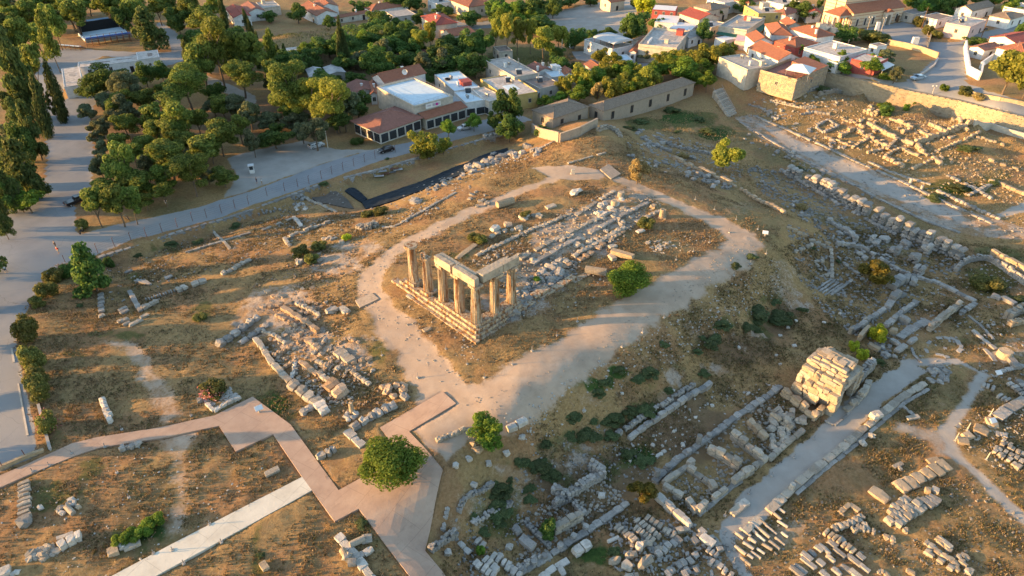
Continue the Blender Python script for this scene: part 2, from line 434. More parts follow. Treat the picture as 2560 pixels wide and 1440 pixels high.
for k in range(40):
 zone(GREEN,blob(R.uniform(-20,1050),R.uniform(780,1440),R.uniform(14,50),R.uniform(8,22)),1.6,R.uniform(.3,.65),2.5)
for k in range(40):
 zone(GREEN if k%3 else ROCK,blob(R.uniform(1850,2560),R.uniform(600,1440),R.uniform(14,50),R.uniform(8,22)),1.6,R.uniform(.3,.6),2.5)
for a in((700,300,200,60),(900,170,220,60),(1100,240,150,50),(600,150,100,60),(400,330,160,70),(1500,150,100,40),(1650,200,120,30)):
 zone(SOIL,blob(*a),5.0,.7,2.0)
for _s in('905,505 1000,472 1120,425 1230,380 1268,370 1275,384 1180,424 1080,466 990,500 915,522','862,478 885,470 918,497 905,506','780,494 840,478 870,500 885,522 800,508',
'1500,424 1522,412 1552,436 1528,449','888,752 930,733 947,748 900,770'):
 zone(PINK,pxpoly(_s),.6,1,.0)
WALKS={'pink_a':'-140,1262 0,1190 60,1165 180,1110 240,1095 400,1070 537,1040 548,1066 480,1080 400,1097 250,1120 190,1140 80,1185 0,1220 -140,1300','pink_b':'537,1040 632,993 673,1023 727,1063 783,1140 847,1227 867,1257 897,1273 837,1305 780,1227 753,1190 683,1087 590,1130 548,1066',
'pink_c':'847,1227 930,1180 985,1130 967,1093 950,1070 1107,980 1140,1010 1023,1080 1107,1175 1088,1257 1067,1360 1063,1378 1120,1450 1210,1570 1110,1570 1023,1440 897,1273 867,1257',
'white':'120,1520 283,1440 433,1360 640,1253 757,1193 780,1227 640,1305 393,1440 260,1520'}
for _k,_s in WALKS.items():zone(PINK,pxpoly(_s),.35,1,.0)
# ------------------------------------------------------------------ ground mesh
def axis(lo,hi,a,b,s,g,c0,c1):
 mid=np.arange(a,b,s)
 up=[b];st=s
 while up[-1]<hi:st=min(st*g,1.6 if up[-1]<c1 else 8);up.append(up[-1]+st)
 dn=[a-s];st=s
 while dn[-1]>lo:st=min(st*g,1.6 if dn[-1]>c0 else 8);dn.append(dn[-1]-st)
 return np.concatenate([np.array(dn[::-1]),mid,np.array(up)])
AU=axis(-15,690,40,175,.42,1.03,0,400)
AV=axis(-370,370,-75,80,.42,1.035,-230,230)
gu,gv=np.meshgrid(AU,AV,indexing='ij')
gx=C0[0]+gu*FW[0]+gv*RT[0]
gy=C0[1]+gu*FW[1]+gv*RT[1]
masks=np.zeros((8,)+gx.shape)
wb=vnoise(gx/2.5,gy/2.5,5)*.6+vnoise(gx/.9,gy/.9,6)*.4
for ch,poly,soft,val,wob in Z:
 x0,y0=poly.min(0)-6;x1,y1=poly.max(0)+6
 I=np.nonzero((gx>x0)&(gx<x1)&(gy>y0)&(gy<y1))
 if len(I[0])==0:continue
 s=sdist(poly,gx[I],gy[I])+wb[I]*wob
 m=np.clip(s/(2*soft)+.5,0,1);m=m*m*(3-2*m)*val
 masks[ch][I]=np.maximum(masks[ch][I],m)
hard=np.maximum.reduce([masks[PATH]*.8,masks[ASPH],masks[GRAV]*.8,masks[ROCK]*.15])
gz=H(gx,gy)
rough_h=vnoise(gx/7,gy/7,1)*.16+vnoise(gx/2.6,gy/2.6,2)*.10+vnoise(gx/1.1,gy/1.1,3)*.055+vnoise(gx/.5,gy/.5,4)*.03
gz=gz+rough_h*(1-hard*.92)
ledge=np.floor((vnoise(gx/3.1,gy/3.1,8)+vnoise(gx/1.2,gy/1.2,9)*.5)*3)/3
gz=gz+ledge*.28*masks[ROCK]*(1-masks[GRAV])*(gu<190)
gz=gz-.32*masks[PINK]
nr,nc=gx.shape
idx=np.arange(nr*nc).reshape(nr,nc)
quads=np.stack([idx[:-1,:-1],idx[1:,:-1],idx[1:,1:],idx[:-1,1:]],-1).reshape(-1,4)[:,::-1]
fm=masks.reshape(8,-1)
qa=fm[:,quads].mean(2)
cls=np.zeros(len(quads),int)
cls[(qa[PATH]>.5)|((qa[GRAV]>.5)&(gu.ravel()[quads[:,0]]<175))]=1
cls[(qa[ASPH]>.5)|((qa[GRAV]>.5)&(gu.ravel()[quads[:,0]]>=175))]=2
gvx=np.stack([gx.ravel(),gy.ravel(),gz.ravel()],1)
def ground_material():
 m,nt,b=newmat('earth_and_grass')
 pos=wpos(nt)
 a1=nd(nt,'ShaderNodeAttribute',attribute_name='zone_a')
 a2=nd(nt,'ShaderNodeAttribute',attribute_name='zone_b')
 s1=nd(nt,'ShaderNodeSeparateColor');L(nt,a1 .outputs['Color'],s1 .inputs[0])
 s2=nd(nt,'ShaderNodeSeparateColor');L(nt,a2 .outputs['Color'],s2 .inputs[0])
 path,asph,green,soil=s1 .outputs[0],s1 .outputs[1],s1 .outputs[2],a1 .outputs['Alpha']
 rock,grav,lush=s2 .outputs[0],s2 .outputs[1],s2 .outputs[2]
 big=noise(nt,.045,5,.6,pos);mid=noise(nt,.28,6,.65,pos);fine=noise(nt,2.2,6,.75,pos);grit=noise(nt,9,4,.8,pos)
 tuft=noise(nt,4.5,5,.85,pos,.6)
 hue=noise(nt,.11,5,.6,pos);hue2=noise(nt,.6,5,.7,pos)
 straw=ramp(nt,fine,[(.22,(.15,.096,.042)),(.42,(.245,.158,.070)),(.6,(.325,.218,.10)),(.82,(.40,.29,.15))])
 earth=ramp(nt,fine,[(.25,(.16,.09,.042)),(.5,(.27,.155,.074)),(.75,(.345,.22,.118))])
 sage=ramp(nt,fine,[(.25,(.06,.056,.026)),(.5,(.115,.105,.048)),(.75,(.19,.165,.08))])
 dry=mix(nt,smooth(nt,hue,.46,.60),straw,earth)
 dry=mix(nt,mth(nt,'MULTIPLY',smooth(nt,big,.52,.68),.65),dry,sage)
 dry=mix(nt,mth(nt,'MULTIPLY',smooth(nt,hue2,.59,.74),.6),dry,sage)
 dry=mix(nt,mth(nt,'MULTIPLY',smooth(nt,noise(nt,.9,5,.7,pos,1.2),.57,.70),.7),dry,(.30,.215,.135))
 dry=mix(nt,mth(nt,'MULTIPLY',smooth(nt,tuft,.56,.70),.55),dry,(.40,.31,.175))
 dry=mix(nt,mth(nt,'MULTIPLY',smooth(nt,grit,.60,.72),.3),dry,(.085,.06,.03))
 grn=ramp(nt,fine,[(.25,(.045,.055,.016)),(.6,(.10,.105,.035)),(.85,(.17,.15,.06))])
 def cov(mask,lo=.35,hi=.65,amt=.5):
  v=mth(nt,'ADD',mask,mth(nt,'MULTIPLY',mth(nt,'SUBTRACT',fine,.5),amt))
  v=mth(nt,'ADD',v,mth(nt,'MULTIPLY',mth(nt,'SUBTRACT',mid,.5),amt))
  return smooth(nt,v,lo,hi)
 so=ramp(nt,mid,[(.25,(.085,.056,.035)),(.55,(.145,.098,.06)),(.8,(.19,.14,.085))])
 c=mix(nt,mth(nt,'MULTIPLY',cov(soil),.75),dry,so)
 c=mix(nt,mth(nt,'MULTIPLY',cov(green,.35,.75,.9),.85),c,grn)
 ro=ramp(nt,fine,[(.2,(.16,.125,.095)),(.5,(.33,.27,.215)),(.8,(.47,.40,.33))])
 ro=mix(nt,smooth(nt,mid,.45,.6),ro,ramp(nt,fine,[(.3,(.20,.12,.06)),(.7,(.35,.24,.14))]))
 c=mix(nt,cov(rock,.3,.65,.9),c,ro)
 c=mix(nt,cov(lush,.4,.7,.6),c,ramp(nt,fine,[(.25,(.02,.04,.01)),(.7,(.06,.10,.025))]))
 pa=ramp(nt,mid,[(.25,(.30,.225,.165)),(.5,(.375,.285,.21)),(.75,(.43,.34,.26))])
 pa=mix(nt,mth(nt,'MULTIPLY',smooth(nt,hue2,.5,.68),.45),pa,(.29,.225,.165))
 pa=mix(nt,smooth(nt,grit,.62,.74),pa,(.28,.21,.155))
 c=mix(nt,cov(path,.22,.85,1.1),c,pa)
 gr=ramp(nt,mid,[(.25,(.27,.245,.215)),(.75,(.37,.34,.30))])
 gr=mix(nt,smooth(nt,grit,.6,.75),gr,(.24,.21,.18))
 c=mix(nt,cov(grav,.3,.7,.4),c,gr)
 vor=nd(nt,'ShaderNodeTexVoronoi',feature='DISTANCE_TO_EDGE');vor.inputs['Scale'].default_value=.11
 wv=nd(nt,'ShaderNodeVectorMath',operation='ADD');L(nt,pos,wv.inputs[0])
 nv=nd(nt,'ShaderNodeTexNoise');nv.inputs['Scale'].default_value=.5;L(nt,pos,nv.inputs['Vector']);L(nt,nv.outputs['Color'],wv.inputs[1])
 L(nt,wv.outputs[0],vor.inputs['Vector'])
 ac=ramp(nt,mid,[(.2,(.195,.20,.205)),(.5,(.235,.24,.245)),(.8,(.275,.275,.275))])
 ac=mix(nt,smooth(nt,big,.46,.60),ac,(.27,.265,.255))
 ac=mix(nt,mth(nt,'SUBTRACT',1,smooth(nt,vor.outputs['Distance'],.0,.003)),ac,(.165,.165,.165))
 ac=mix(nt,mth(nt,'MULTIPLY',smooth(nt,fine,.62,.75),.3),ac,(.18,.165,.15))
 c=mix(nt,smooth(nt,asph,.35,.65),c,ac)
 L(nt,c,b.inputs['Base Color'])
 b.inputs['Roughness'].default_value=.95
 b.inputs['Specular IOR Level'].default_value=.1
 hgt=mth(nt,'ADD',mth(nt,'MULTIPLY',fine,.7),mth(nt,'MULTIPLY',tuft,.5))
 soft_=mth(nt,'SUBTRACT',1,mth(nt,'MULTIPLY',mth(nt,'MAXIMUM',path,mth(nt,'MAXIMUM',asph,grav)),.85),clamp=True)
 bump(nt,b,mth(nt,'MULTIPLY',hgt,soft_),.9,.22)
 return m
M_GROUND=ground_material()
for k,nm in((0,'ground'),(1,'path'),(2,'road')):
 q=quads[cls==k]
 used,inv=np.unique(q.ravel(),return_inverse=True)
 me=mesh_np(nm,gvx[used],inv.reshape(-1,4),M_GROUND,True)
 for an,chs in(('zone_a',(PATH,ASPH,GREEN,SOIL)),('zone_b',(ROCK,GRAV,LUSH,PINK))):
  at=me.attributes.new(an,'FLOAT_COLOR','POINT')
  at.data.foreach_set('color',np.ascontiguousarray(fm[list(chs)][:,used].T,dtype=np.float32).ravel())
 o=link(nm,me);o['kind']='structure'
# stiffen the height lookup with the built relief (1 m samples are enough for placing things)
# ------------------------------------------------------------------ walkways
def walkway(name,s,mat,lift=.13):
 import bmesh
 pts=[P(*map(float,t.split(',')))for t in s.split()]
 bm=bmesh.new()
 vs=[bm.verts.new((p[0],p[1],0))for p in pts]
 f=bm.faces.new(vs)
 bmesh.ops.triangulate(bm,faces=[f])
 for _ in range(7):
  le=[e for e in bm.edges if e.calc_length()>1.6]
  if not le:break
  bmesh.ops.subdivide_edges(bm,edges=le,cuts=1)
  bmesh.ops.triangulate(bm,faces=[g for g in bm.faces if len(g.verts)>3])
 for v in bm.verts:v.co.z=h1(v.co.x,v.co.y)+lift
 bmesh.ops.recalc_face_normals(bm,faces=bm.faces)
 if sum(g.normal.z for g in bm.faces)<0:bmesh.ops.reverse_faces(bm,faces=bm.faces)
 be=[e for e in bm.edges if e.is_boundary]
 r=bmesh.ops.extrude_edge_only(bm,edges=be)
 for v in[g for g in r['geom']if isinstance(g,bmesh.types.BMVert)]:v.co.z-=.5
 me=bpy.data.meshes.new(name);bm.to_mesh(me);bm.free();me.materials.append(mat)
 o=link(name,me);o['kind']='structure'
 return o
def paving_mat(name,a,b_,c_):
 m,nt,b=newmat(name)
 pos=wpos(nt)
 c=ramp(nt,noise(nt,.35,6,.65,pos),[(.3,a),(.5,b_),(.72,c_)])
 c=mix(nt,mth(nt,'MULTIPLY',smooth(nt,noise(nt,1.6,6,.75,pos),.55,.75),.35),c,tuple(x*.6 for x in a))
 mp=nd(nt,'ShaderNodeMapping');mp.inputs['Scale'].default_value=(.35,1.6,1);mp.inputs['Rotation'].default_value=(0,0,.6);L(nt,pos,mp.inputs['Vector'])
 c=mix(nt,mth(nt,'MULTIPLY',smooth(nt,noise(nt,.8,6,.7,mp.outputs[0],.8),.55,.7),.35),c,tuple(x*.68 for x in a))
 bk=nd(nt,'ShaderNodeTexBrick');bk.inputs['Scale'].default_value=1.0;bk.inputs['Brick Width'].default_value=5.5;bk.inputs['Row Height'].default_value=4.2;bk.inputs['Mortar Size'].default_value=.035;bk.inputs['Mortar Smooth'].default_value=.4
 m2=nd(nt,'ShaderNodeMapping');m2 .inputs['Rotation'].default_value=(0,0,-.28);L(nt,pos,m2 .inputs['Vector']);L(nt,m2 .outputs[0],bk.inputs['Vector'])
 c=mix(nt,mth(nt,'MULTIPLY',bk.outputs['Fac'],.45),c,tuple(x*.5 for x in a))
 c=mix(nt,mth(nt,'MULTIPLY',smooth(nt,noise(nt,9,4,.8,pos),.6,.75),.3),c,tuple(x*.6 for x in a))
 L(nt,c,b.inputs['Base Color']);b.inputs['Roughness'].default_value=.85;b.inputs['Specular IOR Level'].default_value=.2
 bump(nt,b,noise(nt,3,5,.7,pos),.35,.06)
 return m
M_PINK=paving_mat('pink_concrete',(.31,.215,.16),(.37,.262,.195),(.415,.31,.235))
M_WHITE=paving_mat('pale_concrete',(.48,.44,.36),(.56,.52,.43),(.61,.57,.48))
for k in WALKS:walkway('walkway',WALKS[k],M_WHITE if k=='white' else M_PINK,{'pink_b':.134,'pink_c':.138}.get(k,.13))
# ------------------------------------------------------------------ stone
def stone_mat(name,lo,hi,dirt,amt=.5):
 m,nt,b=newmat(name)
 pos=wpos(nt);r=orand(nt)
 off=nd(nt,'ShaderNodeVectorMath',operation='ADD');L(nt,pos,off.inputs[0])
 c=ramp(nt,r,[(.0,lo),(.5,tuple((a+b_)/2 for a,b_ in zip(lo,hi))),(1,hi)])
 n1=noise(nt,.9,6,.7,pos);n2=noise(nt,4.5,6,.75,pos)
 c=mix(nt,mth(nt,'MULTIPLY',smooth(nt,n1,.46,.66),amt),c,dirt)
 c=mix(nt,mth(nt,'MULTIPLY',smooth(nt,n2,.5,.68),.55),c,tuple(x*.42 for x in lo))
 c=mix(nt,mth(nt,'MULTIPLY',smooth(nt,noise(nt,2.2,4,.6,pos),.6,.75),.5),c,tuple(min(.75,x*1.25)for x in hi))
 L(nt,c,b.inputs['Base Color']);b.inputs['Roughness'].default_value=.92;b.inputs['Specular IOR Level'].default_value=.15
 bump(nt,b,n2,.8,.09)
 return m
M_STONE=stone_mat('weathered_limestone',(.25,.22,.18),(.42,.37,.30),(.19,.155,.115))
M_GREY=stone_mat('grey_limestone',(.20,.19,.175),(.37,.345,.31),(.145,.13,.115))
M_WARM=stone_mat('ochre_poros_stone',(.30,.235,.16),(.42,.335,.235),(.22,.16,.105))
M_PALE=stone_mat('pale_marble',(.36,.33,.29),(.54,.50,.44),(.25,.225,.19))
M_BED=stone_mat('reddish_bedrock',(.27,.19,.125),(.42,.32,.23),(.30,.19,.10))
_ID8=[(-1,-1,-1),(1,-1,-1),(1,1,-1),(-1,1,-1),(-1,-1,1),(1,-1,1),(1,1,1),(-1,1,1)]
def block_variant(seed,rnd=.15,jit=.08,chip=.25):
 """unit block (1 x 1 x 1, base at z = 0) with worn, knocked-off corners; 48 triangles"""
 g=np.random.default_rng(seed)
 key={};vs=[];fs=[]
 for ax in range(3):
  for sgn in(-1,1):
   loc={}
   for i in range(3):
    for j in range(3):
     p=[0,0,0];p[ax]=sgn;p[(ax+1)%3]=i-1;p[(ax+2)%3]=j-1
     t=tuple(p)
     if t not in key:key[t]=len(vs);vs.append(t)
     loc[i,j]=key[t]
   for i in range(2):
    for j in range(2):
     q=(loc[i,j],loc[i+1,j],loc[i+1,j+1],loc[i,j+1])
     fs.append(q if sgn>0 else q[::-1])
 v=np.array(vs,float)
 n=np.abs(v).sum(1)
 corner=n==3;edge=n==2
 v[edge]*=1-rnd*.25
 v[corner]*=1-rnd*.62
 v[corner]*=(1-chip*g.random((corner.sum(),1))**3)
 v+=g.normal(0,jit,v.shape)
 v*=.5;v[:,2]+=.5
 return v,np.array(fs)
BLOCKS=[block_variant(i,.05,.035,.3)for i in range(10)]
ROUGH=[block_variant(40+i,.26,.10,.45)for i in range(10)]
BOULD=[block_variant(80+i,.5,.14,.35)for i in range(8)]
ASHLAR=[block_variant(120+i,.03,.022,.22)for i in range(10)]
_vm={}
def vmesh(kind,i,mat):
 k=(kind,i,mat.name)
 if k not in _vm:
  v,f={'block':BLOCKS,'rough':ROUGH,'boulder':BOULD,'ashlar':ASHLAR}[kind][i]
  _vm[k]=mesh_np('stone',v,f,mat,False)
 return _vm[k]
def nvar(kind):return{'block':10,'rough':10,'boulder':8,'ashlar':10}[kind]
class Heap:
 """many stones joined into one mesh (for pieces nobody could count)"""
 def __init__(s):s.v=[];s.f=[];s.n=0
 def add(s,kind,loc,dims,rz,tilt=(0,0)):
  v,f={'block':BLOCKS,'rough':ROUGH,'boulder':BOULD,'ashlar':ASHLAR}[kind][R.randrange(nvar(kind))]
  v=v*np.array(dims)
  M=np.array((Matrix.Rotation(rz,3,'Z')@Matrix.Rotation(tilt[0],3,'X')@Matrix.Rotation(tilt[1],3,'Y')))
  v=v@M.T+np.array(loc)
  s.v.append(v);s.f.append(f+s.n);s.n+=len(v)
 def build(s,name,mat,parent=None,kind='stuff',label=None):
  if not s.v:return None
  o=link(name,mesh_np(name,np.vstack(s.v),np.vstack(s.f),mat),parent)
  if kind:o['kind']=kind
  if label:o['label']=label
  return o
def poly_pts(s):
 return[P(*map(float,t.split(',')[:2]))for t in s.split()]
def along(q,step):
 """walk a polyline: yields (x, y, angle, length-of-piece)"""
 for a,b in zip(q[:-1],q[1:]):
  d=math.hypot(b[0]-a[0],b[1]-a[1])
  if d<.2:continue
  n=max(1,round(d/step));ang=math.atan2(b[1]-a[1],b[0]-a[0])
  for i in range(n):
   t=(i+.5)/n
   yield a[0]+(b[0]-a[0])*t,a[1]+(b[1]-a[1])*t,ang,d/n
def wall(s,label,h=1.0,t=.8,Ls=1.3,courses=1,gap=.06,mat=None,kind='block',cat='ruined wall',name='ruined_wall',group=None,ragged=.35,sink=.15,top=None):
 """a ruined wall: an Empty with each stone as a child; hidden lower courses only where they show"""
 mat=mat or M_STONE
 q=poly_pts(s)
 root=empty(name,(q[0][0],q[0][1],q[0][2]),0,label,cat,group)
 for c in range(courses):
  hc=h/courses
  for i,(x,y,a,ln)in enumerate(along(q,Ls*(1 if c%2==0 else 1.17))):
   if R.random()<gap or(c==courses-1 and courses>1 and R.random()<ragged):continue
   zz=h1(x,y)-sink+c*hc
   dd=(ln*R.uniform(.95,1.04),t*R.uniform(.82,1.12),hc*R.uniform(.82,1.15)+(sink if c==0 else 0.02))
   o=link('stone',vmesh(kind,R.randrange(nvar(kind)),mat),root,(x-q[0][0]+R.uniform(-.05,.05),y-q[0][1]+R.uniform(-.05,.05),zz-q[0][2]),(R.uniform(-.03,.03),
R.uniform(-.03,.03),a+R.uniform(-.05,.05)+(math.pi if R.random()<.5 else 0)),dd)
 return root
def rubble_wall(s,label,h=1.2,t=.9,Ls=.5,mat=None,cat='rubble wall',name='rubble_wall',group=None,noise_h=.25,sink=.2,cap=False):
 """small-stone masonry: one core of stones joined as stuff, the larger top stones single"""
 mat=mat or M_GREY
 q=poly_pts(s)
 root=empty(name,tuple(q[0]),0,label,cat,group)
 hp=Heap();nc=max(1,round(h/.4))
 for c in range(nc):
  for x,y,a,ln in along(q,Ls*(1+.15*(c%2))):
   for side in((-1,1)if t>.6 else(0,)):
    hh=h*(1+noise_h*float(vnoise(np.array([x/1.7]),np.array([y/1.7]),3)[0]))
    z0=c*hh/nc
    if c==nc-1 and R.random()<.3:continue
    nx,ny=-math.sin(a),math.cos(a)
    hp.add('rough',(x+nx*side*t*.25-q[0][0],y+ny*side*t*.25-q[0][1],h1(x,y)-sink+z0-q[0][2]),(ln*R.uniform(.85,1.1),(t*.55 if side else t)*R.uniform(.85,1.1),hh/nc*R.uniform(.9,
1.15)+(sink if c==0 else.03)),a+R.uniform(-.12,.12))
 hp.build('rubble_core',mat,root)
 for x,y,a,ln in along(q,1.4):
  if R.random()<.55:
   link('stone',vmesh('rough',R.randrange(10),mat),root,(x-q[0][0],y-q[0][1],h1(x,y)+h-sink-q[0][2]-.08),(R.uniform(-.1,.1),R.uniform(-.1,.1),a+R.uniform(-.3,
.3)),(R.uniform(.5,1.0),t*R.uniform(.5,.95),R.uniform(.2,.38)))
 return root
def block(px,py,dims,ang,label,group=None,mat=None,kind='block',name='stone_block',cat='stone block',sink=.1,tilt=(0,0),dz=0.0):
 """a loose stone, ang = direction of its long side in the photo's map (radians, world)"""
 p=P(px,py)
 o=link(name,vmesh(kind,R.randrange(nvar(kind)),mat or M_STONE),None,(p[0],p[1],p[2]-sink+dz),(tilt[0],tilt[1],ang),dims)
 return tag(o,label,cat,group)
def ang_px(x0,y0,x1,y1):
 a,b=P(x0,y0),P(x1,y1)
 return math.atan2(b[1]-a[1],b[0]-a[0])
MULTI={'blocks in the diagonal rows above the mound','blocks between the mound and the gravel path','tight stack of dressed blocks','curved double row of blocks',
'bundle of beams at the right edge','rows of cut blocks below the terrace','slabs below the round pedestal'}
ORD='first second third fourth fifth sixth seventh eighth ninth tenth eleventh twelfth thirteenth fourteenth fifteenth sixteenth'.split()
_rows={}
def blockrow(x0,y0,x1,y1,n,w,h,label,group,mat=None,fill=.86,along_row=True,kind='block',name='stone_block',cat='stone block',ln=None,jit=.06):
 """n blocks set out from one photo spot to another"""
 a,b=P(x0,y0),P(x1,y1)
 d=math.hypot(b[0]-a[0],b[1]-a[1]);an=math.atan2(b[1]-a[1],b[0]-a[0])
 _rows[group]=_rows.get(group,0)+1;rw=_rows[group]
 side='left' if x0<=x1 else 'right'
 for i in range(n):
  t=(i+.5)/n
  x=a[0]+(b[0]-a[0])*t+R.uniform(-jit,jit);y=a[1]+(b[1]-a[1])*t+R.uniform(-jit,jit)
  step=d/n*fill
  dx,dy=(step*R.uniform(.85,1.05),w*R.uniform(.85,1.1))if along_row else((ln or w)*R.uniform(.8,1.1),step*R.uniform(.85,1.05))
  o=link(name,vmesh(kind,R.randrange(nvar(kind)),mat or M_STONE),None,(x,y,h1(x,y)-.1),(R.uniform(-.04,.04),R.uniform(-.04,.04),an+(0 if along_row else math.pi/2)+R.uniform(-.08,
.08)),(dx,dy,h*R.uniform(.85,1.15)+.1))
  lb=label
  if group and n>1:
   lb=label+', '+(ORD[rw-1]+' row, ' if group in MULTI else '')+ORD[i]+' from '+side
  tag(o,lb,'stone slab' if 'slab' in label.split(' in ')[0]else cat,group)
def inside(poly,x,y):
 c=False;n=len(poly)
 for i in range(n):
  a,b=poly[i],poly[(i+1)%n]
  if(a[1]>y)!=(b[1]>y)and x<a[0]+(y-a[1])*(b[0]-a[0])/(b[1]-a[1]):c=not c
 return c
def spots_in(s,n):
 poly=pxpoly(s)if isinstance(s,str)else s
 x0,y0=poly.min(0);x1,y1=poly.max(0);out=[]
 k=0
 while len(out)<n and k<n*40:
  k+=1
  x,y=R.uniform(x0,x1),R.uniform(y0,y1)
  if inside(poly,x,y):out.append((x,y))
 return out
def boulders(s,n,lo,hi,label,group,mat=None,kind='boulder',name='boulder',cat='boulder',flat=.7,sink=.25):
 hp=Heap()
 for i,(x,y)in enumerate(spots_in(s,n)):
  w=R.uniform(lo,hi)
  if n>9 and i>n*.3:
   w=lo+(w-lo)*.55
   hp.add(kind,(x,y,h1(x,y)-sink*w),(w*R.uniform(.9,1.5),w*R.uniform(.75,1.0),w*flat*R.uniform(.7,1.2)),R.uniform(0,6.3),(R.uniform(-.25,.25),R.uniform(-.25,
.25)))
   continue
  if n>9:w=hi-(hi-w)*.6
  o=link(name,vmesh(kind,R.randrange(nvar(kind)),mat or M_GREY),None,(x,y,h1(x,y)-sink*w),(R.uniform(-.25,.25),R.uniform(-.25,.25),R.uniform(0,6.3)),(w*R.uniform(.9,
1.5),w*R.uniform(.75,1.0),w*flat*R.uniform(.7,1.2)))
  tag(o,label,cat,group)
 hp.build('small_rubble',mat or M_GREY)
def scatter(s,n,lo,hi,mat,name='rubble',kind='rough',flat=.6,heap=None):
 hp=heap or Heap()
 for x,y in spots_in(s,n):
  w=lo+(hi-lo)*R.random()**2.2
  hp.add(kind,(x,y,h1(x,y)-.25*w+.02),(w*R.uniform(.8,1.5),w*R.uniform(.7,1.1),w*flat*R.uniform(.7,1.3)),R.uniform(0,6.3),(R.uniform(-.25,.25),R.uniform(-.25,
.25)))
 if heap is None:return hp.build(name,mat)
# ------------------------------------------------------------------ the temple
def column_mesh(seed,r0=.88,r1=.66,hgt=6.35,fl=20,per=4,rings=12):
 g=np.random.default_rng(seed)
 n=fl*per;v=[];f=[]
 ph=g.uniform(0,6,3)
 for k in range(rings+1):
  t=k/rings;r=r0+(r1-r0)*t+.02*math.sin(math.pi*t)
  for i in range(n):
   a=2*math.pi*i/n
   fr=(i%per)/per
   dep=.125*math.sin(math.pi*fr)*(.35+.65*(math.sin(a*2+ph[0]+t*3)*.5+.5))
   wear=.03*math.sin(3*a+ph[1]+7*t)+g.normal(0,.008)
   rr=r-dep+wear*(1.4 if g.random()<.1 else.6)
   v.append((rr*math.cos(a),rr*math.sin(a),hgt*t))
 for k in range(rings):
  for i in range(n):f.append((k*n+i,k*n+(i+1)%n,(k+1)*n+(i+1)%n,(k+1)*n+i))
 return np.array(v),np.array(f)
def capital_mb(seed,damage=0.0,rnd=False):
 g=random.Random(seed);mb=MB()
 n=28;prof=[(.655,0),(.72,.10),(.88,.24),(1.04,.36),(1.06,.44)]
 rows=[]
 for r,z in prof:
  rows.append([])
  for i in range(n):
   a=2*math.pi*i/n
   k=1-damage*max(0,math.sin(a*1.0+seed))*.45-g.uniform(0,.03)
   rows[-1].append((r*k*math.cos(a),r*k*math.sin(a),z))
 vs=[p for q in rows for p in q];m=len(prof)
 fs=[(j*n+i,j*n+(i+1)%n,(j+1)*n+(i+1)%n,(j+1)*n+i)for j in range(m-1)for i in range(n)]
 fs+=[tuple(range(n-1,-1,-1)),tuple(range((m-1)*n,m*n))]
 mb.add(vs,fs)
 if rnd:
  pts=[(1.22*(1+g.uniform(-.06,.05))*math.cos(a),1.12*(1+g.uniform(-.06,.05))*math.sin(a))for a in np.linspace(0,6.283,22)[:-1]]
 else:
  e=1.08;pts=[]
  for cx,cy in((-1,-1),(1,-1),(1,1),(-1,1)):
   k=1-damage*g.uniform(0,.5)
   pts+=[(cx*e*k+(.25 if cx<0 else-.25)*(cy==cx),cy*e*k*(1 if cy==cx else.78)),(cx*e*k*(1 if cy==cx else.8),cy*e*k)]if damage>.3 else[(cx*e*k,cy*e*k)]
  c=np.array(pts);an=np.arctan2(c[:,1],c[:,0]);pts=[tuple(c[i])for i in np.argsort(an)]
 mb.prism(pts,.445,.86)
 return mb
M_ARCH=stone_mat('lichened_architrave',(.30,.25,.19),(.40,.34,.26),(.19,.165,.135),.7)
def temple_mat():
 m,nt,b=newmat('temple_limestone')
 pos=opos(nt);w=wpos(nt)
 mp=nd(nt,'ShaderNodeMapping');mp.inputs['Scale'].default_value=(2.2,2.2,.22);L(nt,w,mp.inputs['Vector'])
 st=noise(nt,1.0,6,.7,mp.outputs[0]);n2=noise(nt,3.2,6,.75,w);n3=noise(nt,.7,5,.6,w)
 c=ramp(nt,n2,[(.25,(.27,.21,.14)),(.5,(.385,.31,.215)),(.75,(.46,.385,.285))])
 c=mix(nt,mth(nt,'MULTIPLY',smooth(nt,st,.46,.57),.92),c,(.185,.08,.028))
 c=mix(nt,mth(nt,'MULTIPLY',smooth(nt,n3,.5,.66),.45),c,(.33,.30,.26))
 c=mix(nt,mth(nt,'MULTIPLY',smooth(nt,noise(nt,8,5,.8,w),.58,.7),.6),c,(.15,.115,.08))
 L(nt,c,b.inputs['Base Color']);b.inputs['Roughness'].default_value=.9;b.inputs['Specular IOR Level'].default_value=.15
 bump(nt,b,n2,.7,.08)
 return m
M_TEMPLE=temple_mat()
